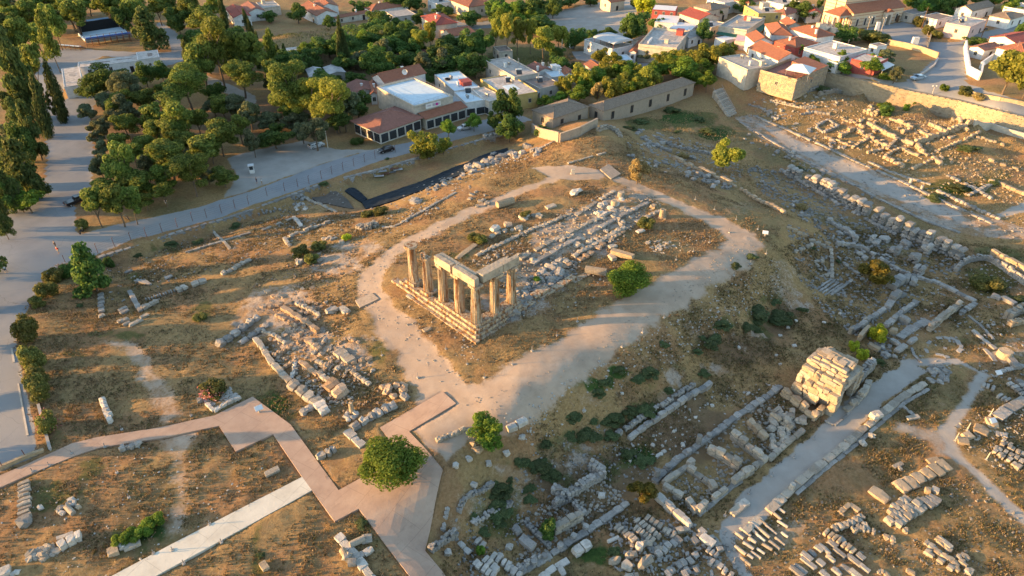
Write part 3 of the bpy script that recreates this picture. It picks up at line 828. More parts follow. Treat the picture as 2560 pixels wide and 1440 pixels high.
def worn_box(name,dims,parent,loc,mat,seed,seg=(6,2,2),amp=.05,rz=0.0):
 """a long worn block: a gridded box with its faces roughened"""
 g=np.random.default_rng(seed)
 nx,ny,nz=seg;key={};vs=[];fs=[]
 def vid(i,j,k):
  if(i,j,k)not in key:
   p=np.array([(i/nx-.5)*dims[0],(j/ny-.5)*dims[1],(k/nz-.5)*dims[2]])
   cn=(i in(0,nx))+(j in(0,ny))+(k in(0,nz))
   p*=1-(.0,0,.012,.03)[cn]
   key[i,j,k]=len(vs);vs.append(p+g.normal(0,amp,3)*(1.0,1.0,.6))
  return key[i,j,k]
 for i in range(nx):
  for j in range(ny):
   fs.append((vid(i,j,0),vid(i,j+1,0),vid(i+1,j+1,0),vid(i+1,j,0)))
   fs.append((vid(i,j,nz),vid(i+1,j,nz),vid(i+1,j+1,nz),vid(i,j+1,nz)))
 for i in range(nx):
  for k in range(nz):
   fs.append((vid(i,0,k),vid(i+1,0,k),vid(i+1,0,k+1),vid(i,0,k+1)))
   fs.append((vid(i,ny,k),vid(i,ny,k+1),vid(i+1,ny,k+1),vid(i+1,ny,k)))
 for j in range(ny):
  for k in range(nz):
   fs.append((vid(0,j,k),vid(0,j,k+1),vid(0,j+1,k+1),vid(0,j+1,k)))
   fs.append((vid(nx,j,k),vid(nx,j+1,k),vid(nx,j+1,k+1),vid(nx,j,k+1)))
 return link(name,mesh_np(name,np.array(vs),np.array(fs),mat),parent,loc,(0,0,rz))
TEMPLE=empty('temple_ruin',(0,0,-1.9),0,'ruined Doric temple of seven fluted columns carrying an angle of architrave on the hilltop','temple')
tz=1.9
ti=[0]
def tblock(name,x,y,z0,z1,dx,dy,rz=0,amp=.03):
 ti[0]+=1
 return worn_box(name,(dx,dy,z1-z0),TEMPLE,(x,y,(z0+z1)/2+tz),M_TEMPLE,ti[0],(max(2,int(dx/.5)),max(2,int(dy/.5)),2),amp,rz)
# stepped base: west side courses (outer face x, top z, south end y, north end y)
for xo,zt,zb,ys,yn,dep in((-1.02,-.02,-.50,-1.0,9.2,1.95),(-1.52,-.50,-.98,-1.5,18.4,1.4),(-2.02,-.98,-1.46,-2.0,20.2,1.3),(-2.62,-1.45,-2.2,-2.6,15.2,1.2)):
 y=ys
 while y<yn:
  ln=R.uniform(1.3,2.1);ln=min(ln,yn-y)
  if ln<.4:break
  if not(R.random()<.09 and y>8):
   tblock('step_block',xo+dep/2+R.uniform(-.03,.03),y+ln/2,zb,zt+R.uniform(-.05,.02),dep,ln-.005)
  y+=ln
# south side courses
for yo,zt,zb,xs,xn,dep in((-1.02,-.03,-.50,.95,9.2,1.9),(-1.52,-.51,-.98,-.1,15.5,1.4),(-2.02,-.99,-1.46,-.7,22.0,1.3),(-2.62,-1.46,-2.3,-1.4,26.0,1.2)):
 x=xs
 while x<xn:
  ln=R.uniform(1.3,2.1);ln=min(ln,xn-x)
  if ln<.4:break
  if not(R.random()<.22 and x>5):
   tblock('step_block',x+ln/2,yo+dep/2+R.uniform(-.05,.05),zb,zt+R.uniform(-.06,.02),ln-.03,dep)
  x+=ln
for(x,y,hh)in((0,12.06,.5),(0,16.08,.98)):
 tblock('plinth_block',x,y,-.02-hh,0.0,2.15,2.25)
COLS=[(0,0),(0,4.02),(0,8.04),(0,12.06),(0,16.08),(3.98,0),(7.72,0)]
for i,(x,y)in enumerate(COLS):
 c=empty('column',(x,y,tz),0);c.parent=TEMPLE
 v,f=column_mesh(100+i)
 sh=link('shaft',mesh_np('shaft',v,f,M_TEMPLE,False),c,(0,0,0),(0,0,R.uniform(0,6)))
 if i==4:capital_mb(3,.1,True).build('capital',M_TEMPLE,c,loc=(0,0,6.34))
 elif i==3:
  worn_box('capital',(1.7,.7,.45),c,(-.35,.35,6.75),M_TEMPLE,77,(4,2,2),.08,.9)
  worn_box('capital',(1.2,1.15,.22),c,(0,0,6.42),M_TEMPLE,78,(3,3,1),.06,.3)
 else:capital_mb(5+i,.45 if i in(0,1,2)else.2).build('capital',M_TEMPLE,c,loc=(0,0,6.34),rot=(0,0,0))
# architrave, from the third front column round the corner to the third flank column
def abeam(x,y,dx,dy,z0=7.2,z1=8.62,amp=.014):
 ti[0]+=1
 worn_box('architrave_block',(dx,dy,z1-z0),TEMPLE,(x,y,(z0+z1)/2+tz),M_ARCH,ti[0]+500,(max(2,int(dx/.45)),max(2,int(dy/.45)),4),amp)
abeam(-.36,6.85,.92,4.0)
abeam(-.36,1.75,.92,5.2)
abeam(.5,6.55,.78,4.6,z1=8.55)
abeam(.5,2.3,.78,3.8,z1=8.52)
abeam(3.06,-.40,4.3,.86)
abeam(6.98,-.40,3.45,.86)
abeam(4.1,.48,6.4,.84,z1=8.5)
# ------------------------------------------------------------------ ruins: walls
def kind_of(label,cat):
 h=label.split(' lying')[0].split(' in the')[0].split(' of the')[0]
 return 'stone beam' if 'beam' in h else('stone slab' if 'slab' in h else cat)
def B(x0,y0,x1,y1,w,h,label,group=None,mat=None,kind='block',name='stone_block',cat='stone block',sink=.1,tilt=(0,0),dz=0.0):
 """one block whose long axis runs between two photo spots"""
 a,b=P(x0,y0),P(x1,y1)
 c=(a+b)/2;d=math.hypot(b[0]-a[0],b[1]-a[1])
 o=link(name,vmesh(kind,R.randrange(nvar(kind)),mat or M_STONE),None,(c[0],c[1],h1(c[0],c[1])-sink+dz),(tilt[0],tilt[1],math.atan2(b[1]-a[1],b[0]-a[0])),(d,
w,h+sink))
 return tag(o,label,kind_of(label,cat),group)
def stub(px,py,h,r,label,mat=None,group=None,n=14,name='column_stub',cat='column',base=False):
 p=P(px,py);mb=MB();g=R
 rows=[]
 for k,(t,q)in enumerate(((0,1.03),(.35,1.0),(.7,.97),(1,.93))):
  rows.append([(p0*r*q*(1+g.uniform(-.04,.04)),p1*r*q*(1+g.uniform(-.04,.04)),h*t*(1+(g.uniform(-.08,.05)if k==3 else 0)))for p0,p1 in[(math.cos(a),math.sin(a))for a in np.linspace(0,
6.2832,n+1)[:-1]]])
 vs=[q for w in rows for q in w]
 fs=[(j*n+i,j*n+(i+1)%n,(j+1)*n+(i+1)%n,(j+1)*n+i)for j in range(3)for i in range(n)]+[tuple(range(n-1,-1,-1)),tuple(range(3*n,4*n))]
 mb.add(vs,fs)
 if base:mb.box((0,0,.12),(r*2.6,r*2.6,.28),R.uniform(0,1.5))
 o=mb.build(name,mat or M_STONE,None,loc=(p[0],p[1],p[2]-.1))
 return tag(o,label,cat,group)
def drum(x0,y0,x1,y1,r,label,mat=None,group=None,fluted=True,name='column_drum',cat='column drum',lift=0.0):
 """a column drum lying on its side"""
 a,b=P(x0,y0),P(x1,y1);c=(a+b)/2;d=math.hypot(b[0]-a[0],b[1]-a[1])
 n=32 if fluted else 14;vs=[]
 for k in range(4):
  for i in range(n):
   t=2*math.pi*i/n;rr=r*(1-(.08 if fluted and i%2 else 0))*(1+R.uniform(-.025,.02))*(1-(.04 if k in(0,3)else 0))
   vs.append((d*(k/3-.5)+R.uniform(-.03,.03),rr*math.cos(t),rr*math.sin(t)))
 fs=[(k*n+i,k*n+(i+1)%n,(k+1)*n+(i+1)%n,(k+1)*n+i)for k in range(3)for i in range(n)]+[tuple(range(n-1,-1,-1)),tuple(range(3*n,4*n))]
 o=MB().add(vs,fs).build(name,mat or M_STONE,None,loc=(c[0],c[1],h1(c[0],c[1])+r*.82+lift),rot=(0,0,math.atan2(b[1]-a[1],b[0]-a[0])))
 return tag(o,label,cat,group)
# --- row of shops and long walls, lower centre
rubble_wall('1540,1088 1573,1067 1613,1040 1663,1010 1713,977 1735,962','long low rubble wall along the foot of the slope, upper of two lines',.6,.8)
wall('1570,1100 1593,1083 1630,1057 1680,1023 1713,1000 1776,962','long single line of big squared blocks just below the hill slope',.75,.85,1.5,1,.04,
M_GREY)
wall('1633,1208 1663,1179 1697,1149 1723,1131 1747,1114 1773,1094 1800,1074 1847,1038 1880,1018 1920,990 1952,968','long stepped stone base carrying column stubs in front of the row of shops',
.5,1.0,1.2,1,.03,M_GREY)
for i,(x,y,h)in enumerate(((1641,1196,1.9),(1668,1173,1.0),(1694,1152,.9),(1721,1135,1.0),(1745,1112,2.1),(1771,1095,1.0))):
 stub(x,y,h,.42,ORD[i]+' grey column stub from the left on the long stone base before the shops',M_GREY,'column stubs on the long stone base')
wall('1657,1216 1680,1199 1707,1179 1732,1159','back wall of the shops with upright piers near the yellow flowering shrub',1.3,.8,1.2,2,.05,M_STONE)
wall('1640,1245 1684,1284 1727,1322','long straight sunlit block wall running from the yellow flowering shrub to the gravel path',1.1,.95,1.7,1,0,M_PALE,
ragged=0)
wall('1657,1222 1703,1250','short cross wall of the first shop just right of the yellow flowering shrub',1.4,.85,1.1,2,.03)
wall('1717,1176 1773,1212 1785,1230','cross wall between the first and second shop, lower at its front end',1.5,.85,1.1,2,.03)
wall('1767,1130 1808,1152 1847,1176','tallest cross wall of the shops, four even courses of pale blocks',2.2,.85,1.3,4,.0,M_STONE,ragged=.15)
wall('1827,1095 1863,1122 1902,1153','rough cross wall two rooms from the vaulted shop',1.9,.95,1.2,3,.03)
wall('1870,1058 1913,1102','sunlit cross wall beside the heap of rubble left of the vaulted shop',2.0,1.0,1.2,3,.03,M_WARM)
wall('1717,1255 1742,1285 1764,1265','L shaped front corner of the first shop beside the gravel path',1.3,.8,1.0,2,.0)
wall('1780,1252 1813,1229','front wall stump of the second shop by the path',1.2,.8,1.0,2,.0)
wall('1830,1214 1855,1192 1880,1179','front wall of the third shop by the path, two thick blocks high',1.4,.9,1.0,2,.0)
wall('1882,1176 1913,1150','front wall stump of the fourth shop by the path',1.2,.85,1.0,2,.0)
wall('1920,1152 1950,1125 1985,1096 2007,1078','front line of blocks below the rubble room left of the vaulted shop',.6,.8,1.3,1,.05)
wall('1745,1289 1833,1217 1872,1190','flat threshold line of slabs in front of the shops',.28,.7,1.6,1,.1,M_GREY)
wall('1690,1330 1722,1322','small tumbled stones at the end of the long straight sunlit wall',.5,.8,.8,1,.1)
# --- rubble walls, lower left of that field
rubble_wall('1380,1226 1413,1244 1440,1230 1467,1213 1510,1190 1473,1168','tall crooked rubble wall grown with dry grass in the middle of the lower field',
1.5,1.1,.55)
rubble_wall('1433,1258 1448,1275 1462,1290','short rubble spur running down from the crooked rubble wall',1.0,.8)
rubble_wall('1383,1268 1400,1258 1424,1248','broken rubble stump at the left end of the crooked wall',1.4,1.0)
wall('1384,1334 1453,1296','tall block wall with rough coursed faces beside the dark bush',1.7,.9,1.1,3,.0,M_STONE,ragged=.1)
rubble_wall('1312,1300 1340,1335 1377,1368','low curving rubble wall left of the tall block wall',.7,.8)
wall('1293,1436 1357,1400 1397,1376 1430,1353 1467,1330 1520,1293 1570,1258','long slab foundation with round column stubs across the lower field',.35,
.95,1.3,1,.02,M_GREY)
for i,(x,y)in enumerate(((1301,1428),(1335,1411),(1361,1396),(1400,1370),(1434,1346),(1464,1323))):
 stub(x,y,.9,.42,ORD[i]+' round grey column stub from the left on the long slab foundation',M_GREY,'column stubs on the long slab foundation')
rubble_wall('1293,1425 1330,1405 1352,1392','coursed rubble wall behind the left column stubs',.9,.7)
wall('1350,1446 1388,1420 1423,1402','line of pale slabs parallel to the long slab foundation at the bottom edge',.3,.8,1.4,1,.04,M_PALE)
wall('1400,1420 1412,1440','short slab spur off the line of pale slabs at the bottom edge',.3,.7,1.0,1,0,M_PALE)
B(1302,1348,1335,1378,1.1,.9,'large squared grey block lying alone left of the tall block wall',mat=M_GREY)
B(1284,1318,1300,1340,.9,.7,'bluish worn block beside the low curving rubble wall',mat=M_GREY)
B(1434,1388,1454,1376,1.2,.9,'pale block of a touching pair on the grass, left one',mat=M_PALE)
B(1456,1375,1474,1362,1.2,.9,'pale block of a touching pair on the grass, right one',mat=M_PALE)
drum(1519,1358,1546,1345,.26,'slender pale column shaft lying on the grass by itself',M_PALE,fluted=False)
B(1495,1240,1512,1243,.7,.5,'white block below the crooked rubble wall',mat=M_PALE)
for i,(a,b,c,d,n)in enumerate(((1590,1302,1650,1350,7),(1612,1297,1688,1344,7),(1584,1322,1634,1358,6),(1541,1318,1588,1356,6))):
 blockrow(a,b,c,d,n,.95,.55,'squared block above the rocky mound','blocks in the diagonal rows above the mound',M_STONE)
B(1752,1344,1784,1368,1.1,.7,'long pale block lying across the end of the gravel path',mat=M_PALE)
B(1828,1288,1868,1256,1.0,.5,'oblong block with a raised end beside the gravel path',mat=M_STONE)
blockrow(1843,1272,1866,1255,1,1.1,.55,'small pale slab resting on the oblong block by the gravel path',None,M_PALE)
boulders('1535,1400 1560,1350 1600,1345 1650,1370 1645,1410 1600,1450 1540,1450',16,.6,1.7,'rough boulder bedded in the rocky mound at the bottom edge',
'boulders on the rocky mound',M_STONE)
stub(1597,1372,1.1,.5,'short round drum standing on top of the rocky mound',M_PALE)
for i,(a,b,c,d,n)in enumerate(((1640,1395,1700,1350,5),(1690,1420,1745,1390,4),(1730,1360,1765,1330,3),(1700,1440,1740,1425,3),(1775,1340,1800,1380,4),(1770,
1400,1830,1440,5),(1660,1440,1690,1425,3),(1770,1375,1800,1395,3))):
 blockrow(a,b,c,d,n,.9,.5,'weathered block scattered between the rocky mound and the gravel path','blocks between the mound and the gravel path',M_GREY,
jit=.25)
# --- kerb of the gravel road, lower right
wall('2312,960 2253,996 2180,1056 2117,1110 2043,1170 1977,1226 1920,1280 1858,1334','long raised stone kerb bordering the grey gravel path on its lower right side',
.45,1.15,1.7,1,.01,M_STONE,cat='stone kerb',name='stone_kerb')
wall('2322,972 2262,1008 2190,1068 2127,1122 2055,1181 1990,1237','lower second step of slabs under the long stone kerb',.18,.6,1.9,1,.02,M_GREY,cat='stone kerb',
name='stone_kerb')
stub(1977,1226,1.5,.38,'white column stub standing on the long stone kerb',M_PALE)
B(2175,1050,2198,1044,1.2,.9,'rough pale block sitting on top of the long stone kerb',mat=M_PALE,dz=.35)
block(2156,1112,(1.0,.8,.9),1,'white boulder on the grass, lower left of two below the kerb',None,M_PALE,'boulder','boulder','boulder')
block(2178,1093,(1.0,.9,.8),2,'white boulder on the grass, upper right of two below the kerb',None,M_PALE,'boulder','boulder','boulder')
wall('2253,1012 2292,1047','thin kerb spur running away from the long stone kerb into the grass',.2,.6,1.4,1,0,M_GREY)
B(2266,1048,2296,1042,.8,.3,'flat slab at the foot of the thin kerb spur',mat=M_STONE)
B(2245,1168,2252,1178,.5,.4,'upright part of a small broken block alone on the grass',mat=M_STONE)
B(2232,1170,2255,1160,.6,.3,'flat part of a small broken block alone on the grass',mat=M_STONE)
# --- big slab row and heaps of blocks, lower right
blockrow(2243,1224,2368,1163,6,2.0,.55,'big flat slab in the sunlit row of six across the dry grass','row of six big slabs',M_WARM,.93)
B(2320,1158,2348,1152,1.2,.3,'small flat slab behind the sunlit row of six',mat=M_WARM)
B(2174,1224,2220,1255,1.7,.5,'single oblong slab with a pitted rusty top on the dry grass',mat=M_WARM)
block(2317,1230,(.9,.8,.8),.4,'round block, left of a pair below the row of six slabs',None,M_WARM,'rough')
block(2336,1229,(.9,.9,.7),.2,'pale cube, right of a pair below the row of six slabs',None,M_PALE)
for(a,b,c,d,n)in((2222,1288,2268,1248,5),(2216,1310,2275,1268,6),(2240,1318,2300,1255,7),(2262,1302,2310,1270,4)):
 blockrow(a,b,c,d,n,1.1,.8,'dressed block in the tight stack by the pitted slab','tight stack of dressed blocks',M_STONE,.95,jit=.12)
for k,(a,b,c,d)in enumerate(((2298,1252,2330,1275),(2308,1249,2342,1268),(2318,1246,2348,1262))):
 B(a,b,c,d,.8,.8,'long grey beam leaning at the right of the tight stack','grey beams by the tight stack',M_GREY)
wall('2098,1284 2122,1262 2148,1280','small angular wall corner of flat blocks left of the tight stack',.3,.7,1.0,1,0,M_WARM)
blockrow(2060,1330,2135,1385,7,1.1,.6,'ochre block in the diagonal line left of the tight stack','diagonal line of ochre blocks',M_WARM)
for(a,b,c,d,n)in((2080,1330,2150,1300,5),(2090,1320,2160,1295,5),(2125,1330,2165,1312,3),(2140,1320,2190,1332,4)):
 blockrow(a,b,c,d,n,1.0,.55,'rounded block in the curved double row above the ochre line','curved double row of blocks',M_STONE,kind='rough',jit=.15)
# lying column shafts and beams set out in parallel
for k in range(24):
 r_,i_=divmod(k,8)
 x=1846+i_*15+r_*6+R.uniform(-4,4);y=1342+r_*32-i_*9+R.uniform(-4,4)
 if k in(5,14):continue
 e_=R.uniform(.55,1.1);drum(x-13*e_+R.uniform(-3,3),y-10*e_,x+15*e_,y+11*e_+R.uniform(-3,3),R.uniform(.19,.27),ORD[i_]+' thin column shaft in the '+('upper',
'middle','lower')[r_]+' row of the parallel stack beside the kerb end',(M_STONE,M_GREY,M_STONE,M_PALE)[k%4],'parallel column shafts by the kerb end',fluted=False)
for k,(x,y)in enumerate(((2060,1375),(2080,1362),(2100,1350),(2075,1400),(2098,1385),(2125,1372),(2050,1410),(2135,1405),(2115,1425),(2090,1432),(2150,1395),
(2015,1395),(2030,1385),(2045,1375),(2020,1410),(2000,1425),(1990,1432),(2060,1438),(2160,1425),(2138,1440))):
 l=R.uniform(9,19)
 B(x-l,y-l*.8,x+l,y+l*.8,R.uniform(.5,.8),R.uniform(.35,.55),'stone beam in the loose parallel yard at the bottom right','yard of parallel beams and blocks',
R.choice((M_STONE,M_GREY,M_GREY)))
for k,(x,y)in enumerate(((2317,1362),(2330,1370),(2345,1352),(2352,1362),(2322,1385),(2345,1385),(2360,1395),(2372,1400),(2385,1410),(2395,1395),(2370,1375),
(2405,1410),(2350,1405),(2390,1425),(2420,1430),(2410,1395),(2375,1422))):
 l=R.uniform(7,13)
 B(x-l,y-l*.7,x+l,y+l*.7,R.uniform(.7,1.0),R.uniform(.4,.6),'small worn block in the thin scattered rows at the bottom right corner','thin scattered rows in the bottom right corner',
R.choice((M_STONE,M_WARM)),'rough')
B(2340,1345,2377,1375,.7,.6,'long notched beam above the thin scattered rows',mat=M_STONE)
for x,y in((2200,1432),(2215,1438),(2275,1432),(2230,1350),(2215,1345),(2262,1328)):
 block(x,y,(1.0,.7,.5),R.uniform(0,3),'lone worn stone on the dry grass between the block yards','lone stones between the block yards',M_WARM,'rough')
# --- right edge slabs
for a in((2392,1103,2420,1108),(2408,1095,2428,1090)):
 B(*a,1.3,.5,'square slab of the left pair beside the thin signposts','left pair of slabs by the signposts',M_WARM)
for a in((2433,1070,2470,1085),(2465,1058,2492,1062)):
 B(*a,1.9,.5,'broad square slab of the right pair beside the thin signposts','right pair of slabs by the signposts',M_WARM)
wall('2492,1046 2515,1028 2545,1010 2600,985','double row of pale paving blocks running off the right edge',.4,1.6,1.7,1,.02,M_GREY)
for(a,b,c,d,n)in((2480,1118,2560,1160,6),(2500,1112,2562,1140,5),(2505,1105,2530,1120,3),(2478,1128,2550,1172,6)):
 blockrow(a,b,c,d,n,.9,.5,'long block in the bundle of beams at the right edge','bundle of beams at the right edge',M_STONE,jit=.2)
blockrow(2485,1085,2520,1095,3,1.0,.3,'flat broken slab behind the bundle of beams at the right edge','broken slabs behind the right edge bundle',M_GREY,
jit=.2)
for(a,b,c,d,n)in((2520,960,2560,990,4),(2540,950,2575,985,3),(2495,990,2520,1005,3),(2455,965,2485,975,3)):
 blockrow(a,b,c,d,n,1.1,.45,'grey slab in the paved corner below the round pedestal','slabs below the round pedestal',M_GREY,jit=.15)
# --- right middle
stub(2507,893,1.5,1.15,'broad round drum pedestal standing on thin kerbs near the right edge',M_WARM,n=22,name='round_pedestal',cat='pedestal',base=True)
wall('2430,827 2458,850 2488,875','slab kerb leading down to the broad round pedestal',.3,.7,1.5,1,.05,M_GREY)
wall('2448,860 2475,890 2500,920','inner slab kerb left of the broad round pedestal',.3,.7,1.5,1,.05,M_GREY)
B(2515,895,2545,925,1.2,.8,'thick grey block leaning beside the broad round pedestal',mat=M_GREY)
wall('2500,930 2560,915','flat slab line right below the broad round pedestal',.3,.8,1.5,1,0,M_GREY)
for k in range(14):
 t=2*math.pi*k/14
 if k in(2,5,9):continue
 block(2357+(43+R.uniform(-4,4))*math.cos(t),868+(24+R.uniform(-3,3))*math.sin(t),(R.uniform(.9,1.4),R.uniform(.5,.8),.32),ang_px(2357+43*math.cos(t),868+24*math.sin(t),
2357+43*math.cos(t+.2),868+24*math.sin(t+.2)),'kerb stone of the oval ring on the brown ground beside the walls','oval ring of kerb stones',M_GREY)
block(2362,872,(.7,.6,.25),.3,'single flat stone in the middle of the oval ring',None,M_GREY)
wall('2320,830 2340,812 2365,792 2395,768','tall wall of layered blocks with a broken sunlit left end, behind the oval ring',1.9,.95,1.2,3,.0,M_STONE,ragged=.2)
wall('2247,846 2275,826 2320,804','broad flat platform of slabs in front of the tall layered wall',.45,1.6,1.5,1,.0,M_GREY)
wall('2327,703 2370,722 2437,757','long low kerb wall of big slabs across the brown hollow',.55,.95,1.9,1,.0,M_GREY)
wall('2437,760 2415,775 2402,785','short rubble return at the lower end of the long kerb wall',.5,1.0,.9,1,.05,M_GREY)
wall('2420,790 2450,812 2485,850 2500,868','thin straight kerb running from the tall layered wall to the pedestal',.2,.5,1.6,1,.05,M_GREY)
wall('2120,838 2163,808 2210,778','long low wall of big blocks behind the vaulted shop ending in a stub',.9,.9,1.3,1,.05,M_GREY)
wall('2215,775 2232,748 2258,738','massive broken pier of blocks at the head of the block wall behind the vaulted shop',1.7,1.2,1.3,2,.0,M_GREY)
wall('2212,820 2253,785 2290,760','second block wall right of the yellow green bush',1.0,.95,1.3,1,.03,M_GREY)
B(2246,800,2272,812,1.0,1.2,'thick upright slab leaning between the two block walls',mat=M_GREY)
stub(2125,832,1.3,.4,'round stub at the left end of the wall behind the vaulted shop',M_STONE)
stub(2160,806,1.2,.38,'round stub on the middle of the wall behind the vaulted shop',M_STONE)
B(2146,852,2168,828,.7,1.4,'tall sunlit block leaning next to the yellow green bush',mat=M_WARM)
B(2222,832,2240,836,1.0,1.1,'cube of ochre stone right of the yellow green bush',mat=M_WARM)
B(2170,865,2196,880,.8,.8,'long sunlit block lying between the small bright bushes',mat=M_WARM)
B(2225,852,2250,868,.9,.7,'grey block lying right of the bright bushes',mat=M_GREY)
B(2240,882,2262,868,1.0,.7,'grey pier block left of the oval ring',mat=M_GREY)
B(2270,862,2288,850,.9,.8,'small grey block next to the broad flat platform',mat=M_GREY)
wall('2278,870 2285,890 2300,905','thin kerb curling down left of the oval ring',.25,.5,1.0,1,0,M_GREY)
wall('2090,612 2120,614 2153,622 2172,632','curved kerb of big smooth blocks above the yellow tree',.8,.8,1.3,1,.0,M_GREY)
wall('2175,634 2210,655 2247,678 2290,695 2330,709','long low block wall running right past the yellow tree',.6,.8,1.3,1,.04,M_GREY)
wall('1967,569 1992,581 2017,593','sunlit corner wall of flat blocks at the edge of the hill',.5,.8,1.2,1,0,M_WARM)
wall('2022,600 2050,612 2077,624 2079,660 2080,698','thin L shaped block wall stepping down the slope left of the yellow tree',.5,.7,1.2,1,.0,M_STONE)
block(2066,613,(1.0,.9,.9),.3,'sunlit block on the corner of the thin L shaped wall',None,M_WARM,'rough')
for k in range(4):
 wall(f'{2045 + k * 5},{722 + k * 6} {2078 + k * 9},{698 + k * 4}',('first','second','third','fourth')[k]+' thin step of the grey stair below the L shaped wall',
.2,.4,1.3,1,0,M_GREY,cat='stone step',name='stone_step')
wall('2076,738 2100,722 2130,700','long narrow slab stair edge left of the yellow tree',.25,.6,1.4,1,0,M_GREY)
for k in range(3):
 wall(f'{2092 + k * 14},{640 + k * 14} {2120 + k * 14},{668 + k * 9}',('upper','middle','lower')[k]+' slab tread of the broken stair beside the yellow tree',
.25,.6,1.2,1,.1,M_GREY,cat='stone step',name='stone_step')
wall('2225,722 2255,700 2290,712','low massive grey platform block right of the yellow tree',1.2,2.2,1.4,1,0,M_GREY)
wall('1985,632 2010,622 2030,612','row of loose blocks at the hill edge left of the L shaped wall',.5,.8,1.1,1,.15,M_STONE,'rough')
boulders('2040,640 2075,640 2075,690 2040,700',14,.5,1.0,'pale tumbled block on the slope inside the L shaped wall','tumbled blocks inside the L shaped wall',
M_STONE,'rough')
# piers along the paved street
for i,(x,y,hh)in enumerate(((1983,440,2.2),(2027,462,2.6),(2065,478,2.8),(2092,492,2.4),(2122,514,2.6),(2155,530,2.7),(2197,553,2.8),(2232,572,3.2),(2272,
592,3.0),(2308,604,2.8),(2350,625,2.6),(2388,640,2.2))):
 wall(f'{x - 16},{y - 5} {x + 16},{y + 10}',ORD[i]+' massive blocky pier from the upper left in the line beside the paved street',hh*1.25,2.3,1.3,4,.03,
M_GREY,'rough','stone pier','stone_pier','blocky piers along the paved street',ragged=.3)
for i,(x,y,hh)in enumerate(((2235,630,1.8),(2282,652,2.6),(2312,628,2.0),(2262,612,1.6),(2210,600,1.5),(2295,680,1.5),(2185,605,1.4))):
 wall(f'{x - 12},{y - 3} {x + 12},{y + 8}',ORD[i]+' squat broken pier of the second rank behind the street piers',hh*1.2,2.1,1.3,3,.03,M_GREY,'rough','stone pier',
'stone_pier','second rank of squat piers',ragged=.5)
wall('2067,552 2090,565 2122,585 2140,605','heavy wall of rough blocks on the slope above the curved kerb',1.3,1.2,1.3,2,.0,M_GREY,'rough')
wall('1950,425 1990,448 2040,478 2100,515 2170,552 2240,588','low rubble footing running in front of the street piers',.5,1.0,1.1,1,.2,M_GREY,'rough')
wall('1850,305 1905,340 1990,390 2090,440 2200,500 2320,556 2420,590','long lower kerb of the paved street',.3,.8,1.6,1,.15,M_GREY,cat='stone kerb',name='stone_kerb')
wall('1885,290 1960,322 2050,362 2150,410 2260,458 2380,515 2480,560','long upper kerb of the paved street',.35,.9,1.6,1,.1,M_GREY,cat='stone kerb',name='stone_kerb')
for k in range(7):
 x=2278+(k%2)*22;y=448+k*3
stub(2275,458,1.3,.35,'short white column stub beside the upper street kerb, left of two',M_PALE)
stub(2303,474,1.3,.35,'short white column stub beside the upper street kerb, right of two',M_PALE)
# east ruins beyond the street
EM=M_WARM
wall('2167,312 2217,339 2283,365','long sunlit wall through the middle of the ruins beyond the street',1.3,.9,1.2,2,.02,EM)
wall('2285,362 2357,339 2425,312','tall wall of brown stone crossing the ruins toward the retaining wall',1.8,1.0,1.2,3,.02,EM)
wall('2223,298 2252,308 2282,321 2255,334','hooked sunlit wall round a small room in the ruins',1.2,.8,1.1,2,.03,EM)
wall('2322,313 2345,322 2362,335','short sunlit wall under the sloped retaining wall',1.0,.8,1.1,2,.05,EM)
wall('2170,346 2217,369','short wall in the left of the ruins beyond the street',1.1,.8,1.1,2,.05,EM)
wall('2167,385 2205,374 2240,368','dark cross wall above the street, left of the square room',1.0,.8,1.1,2,.05,EM)
wall('2207,395 2235,406 2260,420','broad front wall of the square room by the street',1.0,1.2,1.1,2,.05,EM,'rough')
wall('2212,392 2233,380 2253,374 2297,392','back wall of the square room by the street',.9,.8,1.1,2,.05,EM)
wall('2097,346 2118,333 2140,325','rounded stump of brown wall near the left of the ruins',1.6,1.2,1.1,2,.0,EM,'rough')
wall('2140,328 2165,342 2185,352','rough sunlit bank of blocks beside the brown wall stump',1.2,1.0,1.1,2,.1,EM,'rough')
wall('2040,320 2060,333 2095,318 2070,300 2040,318','square pit of grey walls at the left end of the ruins',.9,.7,1.1,2,.0,M_GREY)
wall('2170,405 2220,429 2267,445 2325,463','line of small kerb blocks between the ruins and the street',.4,.7,1.1,1,.12,M_GREY)
wall('2280,424 2310,410 2335,400','low wall between the square room and the green plot',.7,.8,1.1,1,.05,EM)
wall('2345,378 2385,362 2425,345 2450,332','low crooked wall running to the big dry bank',.8,.8,1.1,1,.06,EM,'rough')
wall('2330,395 2352,415','leaning sunlit block wall at the corner of the green plot',1.0,1.0,1.4,1,.0,EM)
wall('2470,455 2500,462 2540,480 2580,495','sunlit low wall at the right edge above the street',.8,.9,1.2,1,.02,EM)
wall('2340,478 2400,505 2440,525 2500,550','second block line at the right between street and green plot',.6,1.0,1.2,1,.05,M_GREY,'rough')
wall('2365,440 2400,455 2440,475 2480,500','row of tumbled grey blocks below the green plot',.6,1.1,1.2,1,.08,M_GREY,'rough')
wall('2420,490 2460,470 2480,462','short grey cross wall at the lower end of the green plot',.5,.8,1.2,1,.05,M_GREY)
boulders('2170,265 2205,260 2215,290 2170,295',8,.9,1.6,'big rounded block of the tumbled tower beside the dark bush','tumbled tower blocks',EM,'rough')
wall('2160,280 2185,290 2205,282','squat tumbled tower of rough blocks under the sloped bank',1.8,1.6,1.2,3,.0,EM,'rough','stone pier','stone_pier')
wall('2105,300 2140,312 2160,322','low broken wall left of the tumbled tower, under the scrub',1.0,.8,1.1,2,.1,EM,'rough')
